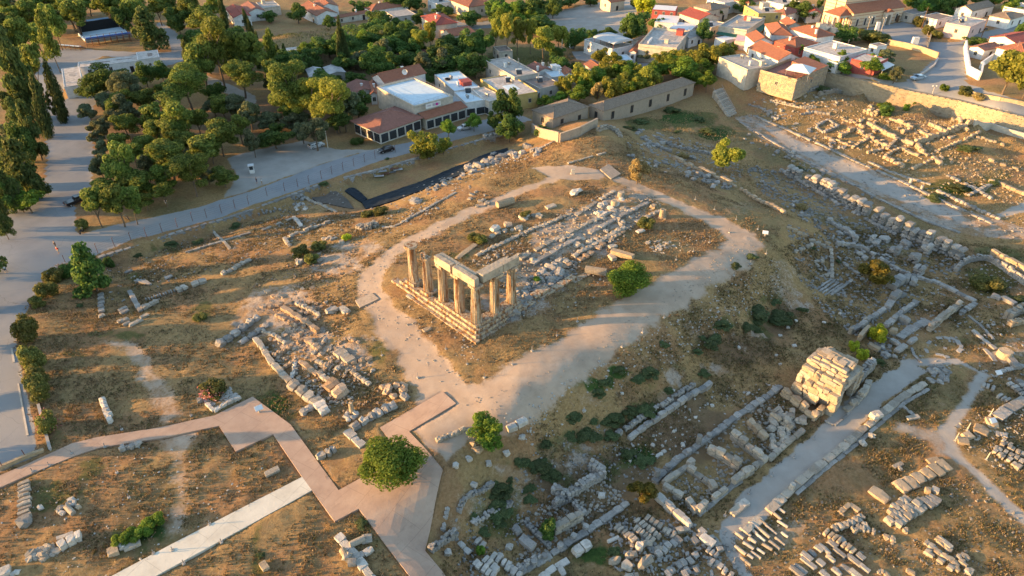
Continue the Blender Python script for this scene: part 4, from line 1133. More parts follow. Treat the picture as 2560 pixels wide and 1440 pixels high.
wall('2060,345 2090,352 2130,368','thin wall above the far street kerb in the left of the ruins',.8,.8,1.1,2,.1,EM,'rough')
wall('2130,372 2150,358 2170,350','short dark return wall in the left of the ruins',1.0,.8,1.1,2,.1,EM)
wall('2190,325 2178,340 2165,348','cross wall joining the long sunlit wall to the street side',1.1,.8,1.1,2,.05,EM)
wall('2240,352 2228,364 2215,378','cross wall in the middle room of the ruins',1.1,.8,1.1,2,.05,EM)
wall('2290,366 2300,380 2320,392','wall running from the long sunlit wall down to the green plot',1.3,.9,1.1,2,.05,EM)
wall('2300,330 2330,345 2352,338','sunlit wall of the back room under the sloped wall',1.2,.8,1.1,2,.05,EM)
wall('2380,300 2400,318 2420,330','stub of wall at the foot of the ochre parapet',1.0,.8,1.1,2,.1,EM,'rough')
wall('2440,345 2470,352 2510,365','low wall under the smooth pale wall at the right edge',.7,.8,1.1,1,.1,EM,'rough')
wall('2470,400 2500,412 2545,425','low wall across the dry bank at the right edge',.6,.9,1.2,1,.1,EM,'rough')
boulders('2060,290 2200,300 2420,330 2420,400 2300,420 2150,390',70,.5,1.4,'brown tumbled block among the ruins beyond the street','tumbled blocks in the ruins beyond the street',
EM,'rough')
rubble_wall('1925,255 1965,262 2005,272 2040,270','old rubble wall at the foot of the restaurant terrace',1.0,.9,.6,M_STONE)
rubble_wall('2045,240 2080,232 2112,215','sloping rubble wall right of the restaurant terrace',1.4,.9,.6,M_STONE)
wall('1990,238 2015,232 2050,222','broken grey terrace wall under the green scrub by the restaurant',1.2,.8,1.1,2,.1,M_GREY,'rough')
wall('1870,262 1900,270 1930,285','short grey wall beside the foot of the broad stair',.8,.8,1.1,2,.1,M_GREY,'rough')
wall('2000,288 2035,282 2075,288','low grey footing between the restaurant terrace and the ruins',.7,.8,1.1,1,.1,M_GREY,'rough')
boulders('1870,240 2060,235 2120,255 2080,290 1920,290',40,.5,1.3,'grey tumbled stone below the restaurant terrace','tumbled stones below the restaurant terrace',
M_STONE,'rough')
# exedra and lit wall at the right edge
rubble_wall('2387,680 2402,664 2420,655 2445,650 2467,650 2490,662 2520,685 2575,722','curved rubble retaining wall round the grassy hollow at the right edge',
1.6,.8,.6,M_GREY)
wall('2473,642 2515,665 2560,690 2600,712','bright sunlit ashlar wall above the grassy hollow at the right edge',2.2,.9,1.5,4,.0,M_WARM,ragged=.2)
B(2477,742,2500,752,1.1,.8,'grey slab block at the rim of the grassy hollow, left of two',mat=M_GREY)
B(2503,748,2537,765,1.1,.8,'grey slab block at the rim of the grassy hollow, right of two',mat=M_GREY)
rubble_wall('2515,800 2535,785 2560,775 2590,770','big rounded rubble lump topped with beams at the right edge',1.6,1.6,.6,M_STONE)
rubble_wall('2520,815 2545,808 2580,800','lower sunlit face of the rubble lump at the right edge',1.2,1.2,.6,M_WARM)
# --- hill, north and west
wall('443,729 480,715 517,703','thick double row of blocks in the lower field left of the hill',.6,1.4,1.1,1,.02,M_STONE)
wall('553,689 580,677 612,658 645,643','ragged block wall on the lit slope right of the double row',.6,1.1,1.2,1,.03,M_STONE,'rough')
wall('325,731 340,757 352,780','straight slab kerb, left side of the sunken room',.5,.8,1.6,1,0,M_GREY)
wall('355,775 375,765 395,755','short block wall at the foot of the slab kerb',.6,.9,1.0,1,0,M_STONE)
blockrow(362,752,440,727,11,.55,.5,'small stone in the dotted line above the slab kerb','dotted line of small stones',M_GREY,.65,kind='rough')
wall('463,633 520,615 575,598 627,583','long thin straight kerb in the field under the road bank',.3,.55,1.8,1,.0,M_STONE)
wall('533,575 550,597 577,624','narrow drain kerb crossing the long thin kerb',.25,.6,1.2,1,.1,M_STONE)
for k in range(5):B(336+k*8,705-k*1,372+k*2,712+k*0,.35,.4,'thin grey slab in the fanned stack on the lower field','fanned stack of thin slabs',M_GREY)if k<4 else None
blockrow(253,735,255,785,5,1.0,.5,'grey block in the short column left of the slab kerb','short column of blocks left of the kerb',M_GREY,.6)
for x,y in((302,805),(312,803),(318,812),(335,812),(347,806),(362,793),(255,792)):
 block(x,y,(R.uniform(1.1,1.8),.8,.6),ang_px(x,y,x+10,y-4)+R.uniform(-.2,.2),'boulder like block on the rim above the sunken room','rim blocks above the sunken room',
M_STONE,'rough')
for x,y in((308,775),(312,781),(322,681),(422,695)):
 block(x,y,(1.5,.7,.5),ang_px(x,y,x+10,y-4),'lone block lying in the sunken room field','lone blocks in the sunken field',M_GREY)
wall('712,602 735,590 760,580 795,567 827,557','long rough stone wall on the lit slope below the excavation',.9,.8,1.0,2,.05,M_STONE,'rough')
wall('712,600 718,610 727,617','short return at the left end of the rough stone wall on the slope',.9,.8,1.0,2,.0,M_STONE,'rough')
wall('655,577 690,563 730,548','thin line of slabs above the rough stone wall on the slope',.35,.6,1.2,1,.1,M_STONE)
wall('735,546 745,556 754,567','thick pale slab kerb standing across the thin line of slabs',.5,.8,1.2,1,0,M_PALE)
wall('763,493 800,512 842,532','long straight kerb leading to the black covered trench',.35,.7,1.5,1,0,M_STONE)
rubble_wall('895,570 912,573 930,570 940,562','knoll of rubble masonry crowned with bushes on the north slope',1.2,1.6,.55,M_STONE)
wall('1003,559 1050,533 1095,507 1140,483','long kerb at the upper edge of the north slope beside the path',.35,.6,1.4,1,.05,M_STONE)
wall('963,570 985,568 1003,560','crooked kerb end below the long upper kerb',.3,.6,1.2,1,.05,M_STONE)
boulders('800,600 840,590 870,600 860,612 815,615',7,.7,1.3,'rough boulder beside the bright shrub on the north slope','boulders beside the bright shrub',
M_STONE,'rough')
boulders('735,640 800,650 805,665 740,660',8,.6,1.1,'stone at the feet of the three round shrubs on the slope','stones round the three shrubs',M_STONE,
'rough')
boulders('1015,505 1080,470 1150,430 1230,395 1290,375 1300,385 1235,410 1160,445 1090,485 1030,515',46,.9,2.2,'pale grey boulder along the hill edge of the black covered trench',
'boulders along the black trench',M_GREY,'rough')
boulders('1230,385 1320,365 1370,375 1330,395 1250,405',16,1.0,2.2,'grey rock at the far end of the black trench','rocks at the far end of the trench',
M_GREY,'rough')
boulders('720,500 770,470 780,490 740,520',12,.6,1.2,'small grey rock tumbled under the road bank','rocks under the road bank',M_GREY,'rough')
blockrow(645,535,700,525,9,.9,.5,'grey block in the loose row on the lower field under the bank','loose row of blocks under the bank',M_GREY,kind='rough',
jit=.4)
boulders('720,520 760,505 775,525 735,530',10,.5,1.1,'whitish stone in the cluster on the lower field','whitish stone cluster',M_PALE,'rough')
# excavated ground west of the temple
wall('640,850 683,913 727,960','long straight edge wall on the left side of the excavation, upper half',.7,.9,1.4,1,.0,M_STONE)
wall('727,962 765,990 803,1014','broad flat topped rock beam at the lower left of the excavation',.8,2.0,2.2,1,.0,M_STONE,'rough')
wall('797,1012 815,1035','end block of the rock beam at the lower left of the excavation',.7,1.6,1.4,1,0,M_PALE)
wall('752,1038 768,1026 785,1016','small rubble heap wall left of the rock beam',.6,1.2,.9,1,.0,M_GREY,'rough')
wall('820,958 842,975 862,993','huge tilted rock slab in the lower middle of the excavation',1.0,2.4,2.4,1,0,M_BED,'rough')
wall('683,893 705,882 727,872','short rubble cross wall in the left of the excavation',.6,.8,.9,1,.05,M_BED,'rough')
wall('707,772 732,787 757,803 780,820 797,832','thick ochre wall stepping through the upper excavation',.8,.9,1.1,2,.05,M_BED)
wall('767,852 785,865 800,878','stub wall in the centre of the excavation',.7,.9,1.0,1,.0,M_BED)
wall('843,879 860,892 880,908','double row of pale blocks right of the excavation centre',.6,1.6,1.1,1,.0,M_STONE)
wall('860,915 895,905 932,898','low rubble wall at the right rim of the excavation',.5,.9,1.0,1,.08,M_BED,'rough')
wall('797,935 815,950 832,963 850,982','inner wall of narrow blocks parallel to the rock beam',.6,.8,1.1,1,.05,M_STONE)
wall('750,905 775,925 795,938','diagonal wall between the left edge wall and the pale blocks',.5,.8,1.0,1,.05,M_BED)
wall('740,905 735,925 730,950','line of white stones along the left edge wall',.5,.7,.7,1,.1,M_PALE,'rough')
wall('545,868 580,845 618,815 650,795','long sloping rock face at the upper left of the excavation',.9,1.4,1.6,1,.0,M_GREY,'rough')
wall('600,860 640,835 675,810','second rock ledge parallel to the sloping rock face',.6,1.2,1.5,1,.05,M_GREY,'rough')
wall('668,730 690,745 720,742','broken bedrock ledge above the excavation',.6,1.2,1.2,1,.1,M_BED,'rough')
wall('650,770 690,765 730,758','rough bedrock ledge over the sloping rock face',.5,1.3,1.3,1,.1,M_BED,'rough')
B(815,786,845,773,1.4,.8,'large grey block alone at the right of the upper excavation',mat=M_GREY,kind='rough')
B(852,772,872,782,1.0,.5,'pair of pale slabs near the path, upper one',mat=M_STONE)
B(858,780,866,783,.8,.5,'pair of pale slabs near the path, lower one',mat=M_PALE)
stub(880,1030,1.9,.34,'slender standing column stub on a broken base near the pink ramp',M_WARM,base=True)
boulders('862,1030 895,1025 900,1045 865,1050',6,.5,.9,'pale broken stone round the foot of the slender column stub','broken stones round the slender stub',
M_PALE,'rough')
boulders('925,970 1000,940 1020,985 960,1000',14,.6,1.4,'rough stone in the rock cutting above the pink ramp','stones in the cutting above the ramp',M_BED,
'rough')
wall('880,1075 920,1050 955,1030 990,1012 1020,990','ridge of bedrock running along the upper side of the pink ramp',.7,1.5,1.4,1,.05,M_GREY,'rough')
wall('866,1078 885,1095 908,1118','flat slab steps at the foot of the bedrock ridge beside the big tree',.3,1.2,1.4,1,0,M_PALE)
wall('792,1150 815,1140 840,1126','rounded vaulted drain of rubble beside the pink walkway',.9,1.1,.9,1,.0,M_GREY,'rough')
boulders('650,720 760,700 830,760 800,800 700,800 620,780',60,.4,1.3,'broken bedrock lump on the lit slope above the excavation','bedrock lumps above the excavation',
M_BED,'rough',flat=.5)
boulders('660,850 760,830 860,880 870,930 800,940 700,900',48,.4,1.1,'tumbled stone on the floor of the excavation','tumbled stones in the excavation',
M_BED,'rough',flat=.55)
for k,(pts,lb)in enumerate((('690,790 715,802 742,820','upper'),('655,830 690,842 715,862','left'),('770,800 760,825 745,850','middle cross'),('815,850 800,870 782,890',
'right cross'),('830,905 812,925 800,945','lower cross'),('880,930 905,950 925,965','lower right'),('700,930 720,915 745,905','lower left'),('740,760 775,775 800,790',
'topmost'),('900,860 870,850 845,862','rightmost'),('790,905 820,915 850,925','central'))):
 wall(pts,lb+' low crumbling wall of the excavation west of the temple',.55,.7,.9,1,.1,(M_BED,M_STONE)[k%2],'rough')
# --- temple platform
wall('1190,640 1250,612 1310,583 1370,560 1430,535','upper north foundation line of the temple platform',.4,.9,1.3,1,.12,M_STONE,'rough')
wall('1300,648 1360,615 1420,585 1480,555 1540,525','inner north foundation line of the temple platform',.4,1.0,1.4,1,.1,M_STONE)
wall('1330,660 1390,628 1450,597 1510,565 1570,533 1620,508','middle foundation line of the temple platform',.45,1.0,1.4,1,.1,M_GREY)
wall('1355,690 1420,650 1480,615 1540,580 1600,552 1650,528','outer south foundation line of the temple platform',.4,1.1,1.4,1,.1,M_STONE,'rough')
wall('1400,672 1460,645 1520,602 1560,577','long row of crumbling slabs on the south edge of the platform',.35,1.2,1.3,1,.1,M_BED,'rough')
wall('1440,540 1500,500 1545,475','kerb of slabs at the far corner of the platform',.35,.9,1.3,1,.1,M_STONE)
boulders('1290,730 1330,690 1400,650 1430,670 1400,700 1340,740 1290,790',70,.6,1.5,'grey boulder in the heap of rubble beside the south columns','rubble heap beside the south columns',
M_GREY,'rough',flat=.75)
boulders('1400,600 1500,545 1560,520 1600,540 1520,585 1430,630',36,.6,1.5,'pale broken block strewn along the middle of the platform','broken blocks along the platform',
M_STONE,'rough')
boulders('1460,530 1530,500 1580,500 1560,525 1490,550',14,.8,1.6,'whitish broken block at the far end of the platform','whitish blocks at the far end',
M_PALE,'rough')
boulders('1200,590 1280,560 1350,530 1380,535 1300,575 1220,600',16,.8,1.5,'rounded pale stone along the north side of the temple platform','stones along the north side of the platform',
M_STONE,'rough')
boulders('1610,605 1660,592 1690,615 1660,635 1615,625',34,.4,.9,'pale stone in the flat rubble heap right of the tree','flat heap of rubble stones',M_STONE,
'rough',flat=.5)
boulders('1290,640 1340,620 1380,630 1330,660',14,.5,1.2,'broken stone lying behind the flank architrave','broken stones behind the architrave',M_STONE,
'rough')
drum(1243,520,1283,507,.8,'thick fluted column drum lying on the grass beside the path',M_WARM)
drum(1463,680,1515,688,.75,'long fluted column drum lying left of the round tree',M_STONE)
stub(1655,543,1.9,.62,'fluted column stub at the far right corner of the platform',M_WARM,base=True)
stub(1535,515,1.4,.7,'column stub in the middle of the far platform end',M_WARM)
stub(1552,492,1.3,.75,'round drum standing at the far edge of the platform',M_STONE)
block(1632,520,(1.5,1.2,.9),.3,'yellowish round boulder on the platform corner by the path',None,M_WARM,'boulder','boulder','boulder')
B(1528,637,1583,655,1.1,.9,'long fluted beam propped up behind the round tree',mat=M_WARM,tilt=(0,-.05),dz=.5)
B(1524,640,1536,652,1.0,.6,'support block under the propped beam behind the round tree',mat=M_STONE)
B(1522,620,1542,616,1.0,.4,'flat slab above the propped beam',mat=M_STONE)
B(1592,582,1610,576,1.0,.35,'pale flat slab on the grass beyond the round tree',mat=M_PALE)
B(1428,490,1450,478,1.5,.9,'big pale block near the upper path',mat=M_PALE,kind='rough')
B(1365,523,1388,515,1.3,.5,'flat pale slab on the grass above the platform',mat=M_STONE)
B(1300,548,1322,540,1.3,.6,'pale slab beside the small shrub north of the platform',mat=M_PALE)
B(1228,580,1248,572,1.4,1.0,'white rough boulder north of the architrave',mat=M_PALE,kind='rough')
B(1140,648,1190,612,1.1,.3,'long flat slab lying behind the second front column',mat=M_WARM)
B(1018,740,1035,748,.9,.5,'loose grey block on the grass before the temple steps',mat=M_GREY,kind='rough')
B(1058,830,1078,820,.8,.3,'small sunlit slab on the grass before the temple steps',mat=M_WARM)
boulders('1160,480 1230,470 1250,490 1180,535',10,.6,1.3,'pale boulder in the little heap beside the upper path','little heap beside the upper path',M_STONE,
'rough')
# --- north east shoulder
wall('1685,398 1720,415 1760,432 1800,450 1840,470','long sunlit wall edging the hill above the hollow',1.2,.9,1.3,2,.02,M_WARM)
wall('1850,475 1890,500 1935,520 1960,535','broken continuation of the sunlit wall down the hill edge',.8,.9,1.2,1,.12,M_WARM,'rough')
rubble_wall('1640,345 1680,365 1720,375 1770,385 1830,380','curved low rubble wall in the hollow below the museum',.7,.9,.6)
wall('1600,345 1640,365 1690,385 1740,400','line of grey rocks in the hollow below the hill nose',.7,1.0,1.1,1,.15,M_GREY,'rough')
boulders('1560,385 1640,395 1720,420 1840,470 1800,475 1650,430',44,.6,1.6,'grey rock on the shaded north east shoulder of the hill','rocks on the north east shoulder',
M_GREY,'rough')
boulders('1580,330 1620,320 1700,350 1690,380 1600,370',24,.6,1.4,'grey rock in the hollow below the museum','rocks in the hollow',M_GREY,'rough')
rubble_wall('1495,330 1520,322 1540,330 1552,345','crumbling rubble nose at the top end of the hill',1.2,1.2,.6,M_STONE)
wall('1345,375 1380,357 1420,345 1450,340','low kerb round the top of the hill nose',.35,.6,1.3,1,.1,M_STONE)
wall('1420,410 1470,395 1525,382','thin kerb across the hill top before the deck',.3,.5,1.3,1,.1,M_STONE)
boulders('1860,330 1960,370 2080,430 2200,490 2190,505 2060,450 1940,400 1850,350',50,.5,1.2,'small grey stone along the near side of the paved street',
'small stones along the near street side',M_GREY,'rough')
boulders('1900,268 1960,275 2060,330 2130,380 2100,380 2020,340 1920,295',40,.5,1.3,'small grey stone along the far side of the paved street','small stones along the far street side',
M_GREY,'rough')
boulders('1900,430 2000,500 2060,560 2020,560 1940,500 1880,450',24,.5,1.2,'tumbled stone on the slope left of the street piers','tumbled stones left of the piers',
M_GREY,'rough')
boulders('2100,560 2200,620 2280,690 2240,690 2150,640 2080,590',30,.5,1.3,'tumbled stone among the second rank of piers','tumbled stones among the piers',
M_GREY,'rough')
# rubble room and pile near the vaulted shop
boulders('1930,1020 1990,1030 2010,1050 2000,1075 1940,1130 1925,1120',44,.6,1.3,'pale tumbled block filling the open room left of the vaulted shop','tumbled blocks left of the vaulted shop',
M_STONE,'rough',flat=.8)
wall('1925,1040 1950,1058 1978,1078','sunlit broken wall inside the room of tumbled blocks',1.0,.9,1.1,2,.05,M_WARM,'rough')
boulders('2318,930 2330,912 2355,915 2378,930 2370,950 2340,960 2320,950',40,.5,1.1,'grey rubble block in the round heap by the path fork','round rubble heap by the path fork',
M_GREY,'rough',flat=.7)
boulders('2190,860 2240,865 2270,890 2240,905 2200,890',22,.4,.9,'small grey stone in the stony patch right of the vaulted shop','stony patch right of the vaulted shop',
M_GREY,'rough')
# bottom left
blockrow(63,1205,63,1300,9,1.4,.5,'pale block in the upright broken line at the left edge','upright broken line of blocks',M_STONE,.74)
B(64,1295,64,1320,1.6,.8,'largest rounded grey block at the lower end of the upright line',mat=M_GREY,kind='rough')
B(144,1352,186,1337,.55,.5,'thin pale beam lying above three cubes in the lower left field',mat=M_PALE)
for a in((151,1374,169,1362),(172,1362,191,1352),(191,1350,206,1344)):
 B(*a,1.1,.9,'pale cube of the neat line of three in the lower left field','three pale cubes',M_PALE)
boulders('70,1410 65,1395 100,1370 125,1360 147,1370 140,1385 115,1400',26,.5,1.05,'pale rounded block in the diagonal heap in the lower left field','diagonal heap of pale blocks',
M_STONE,'rough',flat=.75)
B(2,1440,30,1428,1.2,.7,'white block at the bottom left corner',mat=M_PALE)
boulders('30,1430 48,1422 50,1430 35,1438',5,.4,.9,'small stone next to the white corner block','small stones next to the corner block',M_PALE,'rough')
B(271,1388,298,1376,1.1,.6,'double grey block lying below the green patch',mat=M_WARM)
B(298,1370,318,1361,1.0,.5,'pale block just above the double grey block',mat=M_PALE)
B(310,1375,352,1356,.8,.4,'flat stone strip right of the double grey block',mat=M_STONE)
for x,y,w in((307,1124,1.1),(322,1121,.7),(332,1119,1.0),(346,1113,1.0)):
 block(x,y,(w,w*.8,.7),R.uniform(0,3),'grey rock in the short line below the pink walkway','short line of rocks below the walkway',M_GREY,'rough')
wall('255,998 262,1015 270,1035 278,1060','slanting broken column of pale rocks in the left field',.6,.9,1.0,1,.0,M_PALE,'rough')
drum(168,1270,186,1288,.36,'short column drum lying in the dark hollow',M_STONE,fluted=False)
for x,y,w,m in((180,1252,1.0,M_PALE),(184,1262,.9,M_GREY),(155,1272,1.0,M_GREY),(148,1278,.8,M_GREY),(156,1284,.9,M_PALE),(197,1270,.9,M_WARM),(172,1262,
.8,M_GREY)):
 block(x,y,(w,w*.7,.5),R.uniform(0,3),'broken block in the small group round the short drum','small group round the short drum',m,'rough')
B(95,1274,108,1266,.9,.3,'white triangular stone alone in the dark hollow',mat=M_PALE,kind='rough')
B(663,1190,698,1172,.9,.35,'single flat stone on the dry grass left of the walkway',mat=M_STONE)
# raised bed
wall('517,1012 535,1030 568,1012 602,996','low stone kerb of the raised flower bed beside the pink square',.5,.5,1.0,1,0,M_PALE)
hp=Heap();scatter('505,1002 575,968 600,993 535,1028',260,.2,.45,M_PALE,heap=hp,flat=.5);hp.build('white_gravel',M_PALE)
B(494,1005,508,1002,.8,.5,'dark end block of the raised flower bed',mat=M_GREY)
# bottom middle
wall('845,1340 858,1355 875,1375 895,1400 927,1442 950,1470','long narrow white kerb of a ruined room at the bottom centre',.35,.95,1.5,1,.0,M_PALE)
wall('893,1395 910,1386 932,1373','white cross kerb of the ruined room at the bottom centre',.35,.7,1.2,1,0,M_PALE)
drum(876,1367,912,1350,.42,'column shaft lying across the top of the ruined room',M_STONE,fluted=False)
B(905,1350,930,1345,1.2,.2,'flat slab behind the lying shaft',mat=M_STONE)
drum(856,1378,866,1395,.4,'upright leaning drum left of the white kerb',M_WARM,fluted=False)
block(870,1396,(1.2,1.0,.9),.5,'round boulder left of the white kerb, upper one',None,M_STONE,'boulder','boulder','boulder')
drum(872,1412,892,1410,.5,'short thick drum lying left of the white kerb',M_GREY,fluted=False)
B(656,1410,668,1428,.8,.5,'reddish block in the green hollow at the bottom',mat=M_WARM)
rubble_wall('1075,1380 1105,1358 1143,1335','rubble retaining wall where the pink terrace ends',1.2,.8,.55)
rubble_wall('1147,1285 1153,1265 1165,1245 1185,1235 1210,1226 1233,1210','curved dry stone wall on the slope right of the pink terrace',.7,.7,.5)
rubble_wall('1107,1330 1113,1300 1120,1268','straight low stone edge beside the pink terrace',.4,.6,.5)
rubble_wall('1173,1315 1200,1298 1240,1278 1285,1258','earthy rubble edge along the foot of the slope',.6,.9,.55)
wall('1090,1105 1120,1092 1163,1072','low dry wall of small stones on the path beside the two lobed tree',.5,.8,.9,1,0,M_STONE,'rough')
B(1268,1078,1290,1068,1.0,.7,'pale block of a pair right of the two lobed tree','pair of pale blocks by the two lobed tree',M_PALE)
B(1292,1066,1316,1055,1.0,.7,'pale block of a pair right of the two lobed tree','pair of pale blocks by the two lobed tree',M_PALE)
boulders('1165,1085 1190,1080 1210,1130 1195,1135',7,.6,1.3,'reddish boulder at the foot of the two lobed tree','boulders at the foot of the two lobed tree',
M_WARM,'rough')
for(a,b,c,d,n)in((1185,1408,1235,1445,5),(1232,1390,1285,1428,5),(1210,1400,1245,1432,4),(1265,1420,1300,1445,3),(1190,1350,1210,1370,2)):
 blockrow(a,b,c,d,n,1.0,.6,'pale cut block in the rows below the pink terrace','rows of cut blocks below the terrace',M_PALE,jit=.15)
wall('1148,1355 1160,1370 1175,1385','short white kerb under the rubble retaining wall',.3,.7,1.2,1,0,M_PALE)
for x,y in((1250,1393),(1273,1370),(1120,1385),(1140,1167),(1172,1150),(1222,1162),(1305,1096),(1266,1136),(1185,1215)):
 block(x,y,(.9,.8,.7),R.uniform(0,3),'lone pale stone on the slope by the pink terrace','lone stones by the pink terrace',M_PALE,'rough')
for x,y in((1684,1080),(1707,1283-170),(1683,1068-90),(1632,1114),(1643,1142),(1575,1150),(1738,1045),(1780,1015),(1847,870),(1950,840),(2100,785),(1970,
820),(2060,807),(1990,803),(1985,865),(1660,1130),(1650,1137),(1500,1175),(1555,985),(1458,1027),(1870,985),(1940,890),(1950,912)):
 block(x,y,(R.uniform(.45,.9),R.uniform(.4,.7),.4),R.uniform(0,3),'single pale stone lying on the dark shaded ground','single stones on the shaded ground',
M_PALE,'rough')
# --- barrel vaulted shop
def vaulted_shop():
 base=P(2020,1010);z0=base[2]
 def at(px,py,z):return U(px,py,z)
 HV=7.6
 a=at(1973,985,z0)
 b=at(2080,1045,z0)
 ax=(b-a)[:2];Lw=np.linalg.norm(ax);ax=ax/Lw
 nx=np.array([-ax[1],ax[0]])
 if nx@FW<0:nx=-nx
 rz=math.atan2(ax[1],ax[0])
 root=empty('vaulted_shop',(a[0],a[1],z0),rz,'tall sunlit barrel vaulted shop ruin of stepped stone courses beside the gravel path','ruined building')
 sgn=1 if np.allclose(nx,(-ax[1],ax[0]))else-1
 n=0
 DEP=7.5
 def st(x,y,z,dx,dy,dz,mat=None,kind='block',tilt=0.0):
  mat=mat or R.choice((M_WARM,M_WARM,M_STONE))
  return link('stone',vmesh(kind,R.randrange(10),mat),root,(x,y*sgn,z),(tilt*sgn,R.uniform(-.02,.02),R.uniform(-.02,.02)),(dx,dy,dz))
 prof=[(0,0),(0,.85),(.02,1.7),(.1,2.5),(.25,3.2),(.95,3.85),(1.02,4.55),(1.2,5.15),(2.05,5.6),(2.35,6.05),(3.0,6.35),(3.8,6.55),(4.6,6.5),(5.4,6.25),(6.2,
5.85),(6.9,5.25)]
 for c,(y,z)in enumerate(prof):
  x=0.0
  end=Lw-.25*max(0,c-3)*(R.uniform(.3,.6))
  st0=.12*max(0,c-3)
  x=st0
  while x<end:
   ln=R.uniform(.8,2.0);ln=min(ln,end-x)
   if ln<.35:break
   door=c<3 and Lw*.55<x+ln/2<Lw*.78
   if not door and R.random()>.03:
    tl=-.28*max(0,min(1,(c-3)/5))if c<11 else.3
    st(x+ln/2,y+.55+R.uniform(-.16,.16),z-.1+R.uniform(-.05,.05),ln*1.01,1.35 if c<7 else 1.3,(.98 if c<7 else.72)+R.uniform(-.12,.1),kind=R.choice(('ashlar','block',
'rough')),tilt=0 if c<6 else tl*.5)
   x+=ln
 for c in range(6):
  x=0.0
  while x<Lw:
   ln=R.uniform(1.2,2.0);ln=min(ln,Lw-x)
   if ln<.35:break
   st(x+ln/2,DEP+.3,c*.85-.1,ln*.97,1.0,.9);x+=ln
 for xx in(.45,Lw-.6):
  for c in range(7):
   hw=3.6 if c<5 else 2.6-(c-5)
   y=DEP/2-hw+.6
   while y<DEP/2+hw:
    ln=R.uniform(1.0,1.6)
    if not(xx>1 and c<5 and abs(y+ln/2-DEP/2-.6)<1.9):
     st(xx,y+ln/2,c*.85-.1,.9,ln*.96,.9,M_STONE)
    y+=ln
 core=MB()
 k=[(1.3,.2),(1.3,3.0),(1.7,4.2),(2.6,5.4),(3.8,6.1),(4.8,6.0),(6.2,5.2),(7.2,4.2),(7.2,.2)]
 vs=[(0.9,y*sgn,z)for y,z in k]+[(Lw-1.6,y*sgn,z)for y,z in k]
 m=len(k)
 core.add(vs,[tuple(range(m)),tuple(range(m,2*m))]+[(i,i+1,m+i+1,m+i)for i in range(m-1)])
 core.build('vault',M_STONE,root)
 return root
vaulted_shop()
wall('1952,985 1975,1000 2000,1020 2028,1045','thick sunlit wall of the open room in front of the vaulted shop',1.8,1.0,1.3,2,.0,M_WARM,'rough',ragged=.3)
wall('2028,1052 2042,1040 2056,1026','short end wall with a raised corner block next to the vaulted shop',1.5,1.0,1.2,2,.0,M_WARM,'rough',ragged=.3)
wall('2112,1030 2135,1012 2160,985 2168,962','low wing wall of the vaulted shop on the path side',1.4,1.0,1.3,2,.0,M_STONE,ragged=.2)
wall('2062,1052 2085,1064 2105,1050 2128,1028','low square kerb enclosure beside the vaulted shop and the path',.25,.35,1.4,1,0,M_GREY)
rubble_wall('2140,960 2160,935 2178,918','shaded back rubble wall behind the vaulted shop',2.2,1.2,.6,M_GREY)
# ------------------------------------------------------------------ buildings
def tile_mat(name,lo,hi,dark):
 m,nt,b=newmat(name)
 pos=opos(nt);w=wpos(nt)
 c=ramp(nt,noise(nt,1.3,6,.7,w),[(.28,lo),(.6,hi)])
 c=mix(nt,mth(nt,'MULTIPLY',smooth(nt,noise(nt,4,5,.8,w),.52,.66),.6),c,dark)
 wv=nd(nt,'ShaderNodeTexWave',wave_type='BANDS',bands_direction='X');wv.inputs['Scale'].default_value=1.6;wv.inputs['Distortion'].default_value=.3
 L(nt,pos,wv.inputs['Vector'])
 c=mix(nt,mth(nt,'MULTIPLY',mth(nt,'SUBTRACT',1,wv.outputs['Fac']),.35),c,dark)
 L(nt,c,b.inputs['Base Color']);b.inputs['Roughness'].default_value=.8;b.inputs['Specular IOR Level'].default_value=.2
 bump(nt,b,wv.outputs['Fac'],.8,.08)
 return m
M_TILE=tile_mat('red_roof_tiles',(.25,.095,.055),(.35,.145,.085),(.15,.07,.05))
M_TILEB=tile_mat('brown_roof_tiles',(.23,.10,.075),(.33,.15,.11),(.14,.07,.055))
M_TILER=tile_mat('crimson_roof_tiles',(.26,.06,.05),(.35,.095,.07),(.17,.05,.04))
M_TILEG=tile_mat('old_grey_roof_tiles',(.19,.145,.11),(.28,.215,.16),(.11,.085,.065))
def plaster(name,col,d=.3):return simple(name,col,.85,d,.9,.2)
W_WHITE=plaster('white_plaster',(.62,.61,.59),.2)
W_CREAM=plaster('cream_plaster',(.47,.42,.345),.25)
W_GREY=plaster('grey_plaster',(.40,.37,.33),.2)
W_PINK=plaster('pink_plaster',(.58,.42,.38),.15)
W_YELL=plaster('yellow_plaster',(.45,.33,.12),.2)
W_RED=plaster('red_plaster',(.30,.07,.06),.2)
W_CONC=plaster('roof_concrete',(.33,.31,.285),.35)
W_ROOFW=plaster('white_roof_coating',(.50,.60,.66),.12)
W_ROOFP=plaster('patchy_pale_roof',(.44,.40,.36),.45)
W_ROOFB=plaster('brown_felt_roof',(.22,.175,.15),.35)
W_STONE=stone_mat('museum_stone',(.31,.255,.20),(.37,.305,.24),(.24,.195,.15),.5)
W_OCHRE=stone_mat('ochre_masonry',(.33,.26,.17),(.42,.33,.22),(.23,.175,.11),.6)
M_WOOD=simple('brown_timber',(.13,.075,.04),.7,.3)
M_DARK=simple('dark_opening',(.022,.022,.025),.4,.3)
M_GLASS=simple('window_glass',(.03,.036,.042),.12,.3,spec=.6)
M_METAL=simple('grey_metal',(.30,.30,.30),.45,.2,metal=.6)
M_RUST=simple('rusty_iron',(.15,.065,.04),.8,.4)
M_BLACK=simple('black_cloth',(.012,.012,.014),.7,.3)
M_AWN=simple('white_awning_cloth',(.62,.62,.62),.8,.08)
M_AWNG=simple('grey_awning_cloth',(.38,.41,.43),.8,.1)
M_AWNP=simple('pink_awning_cloth',(.60,.42,.45),.8,.1)
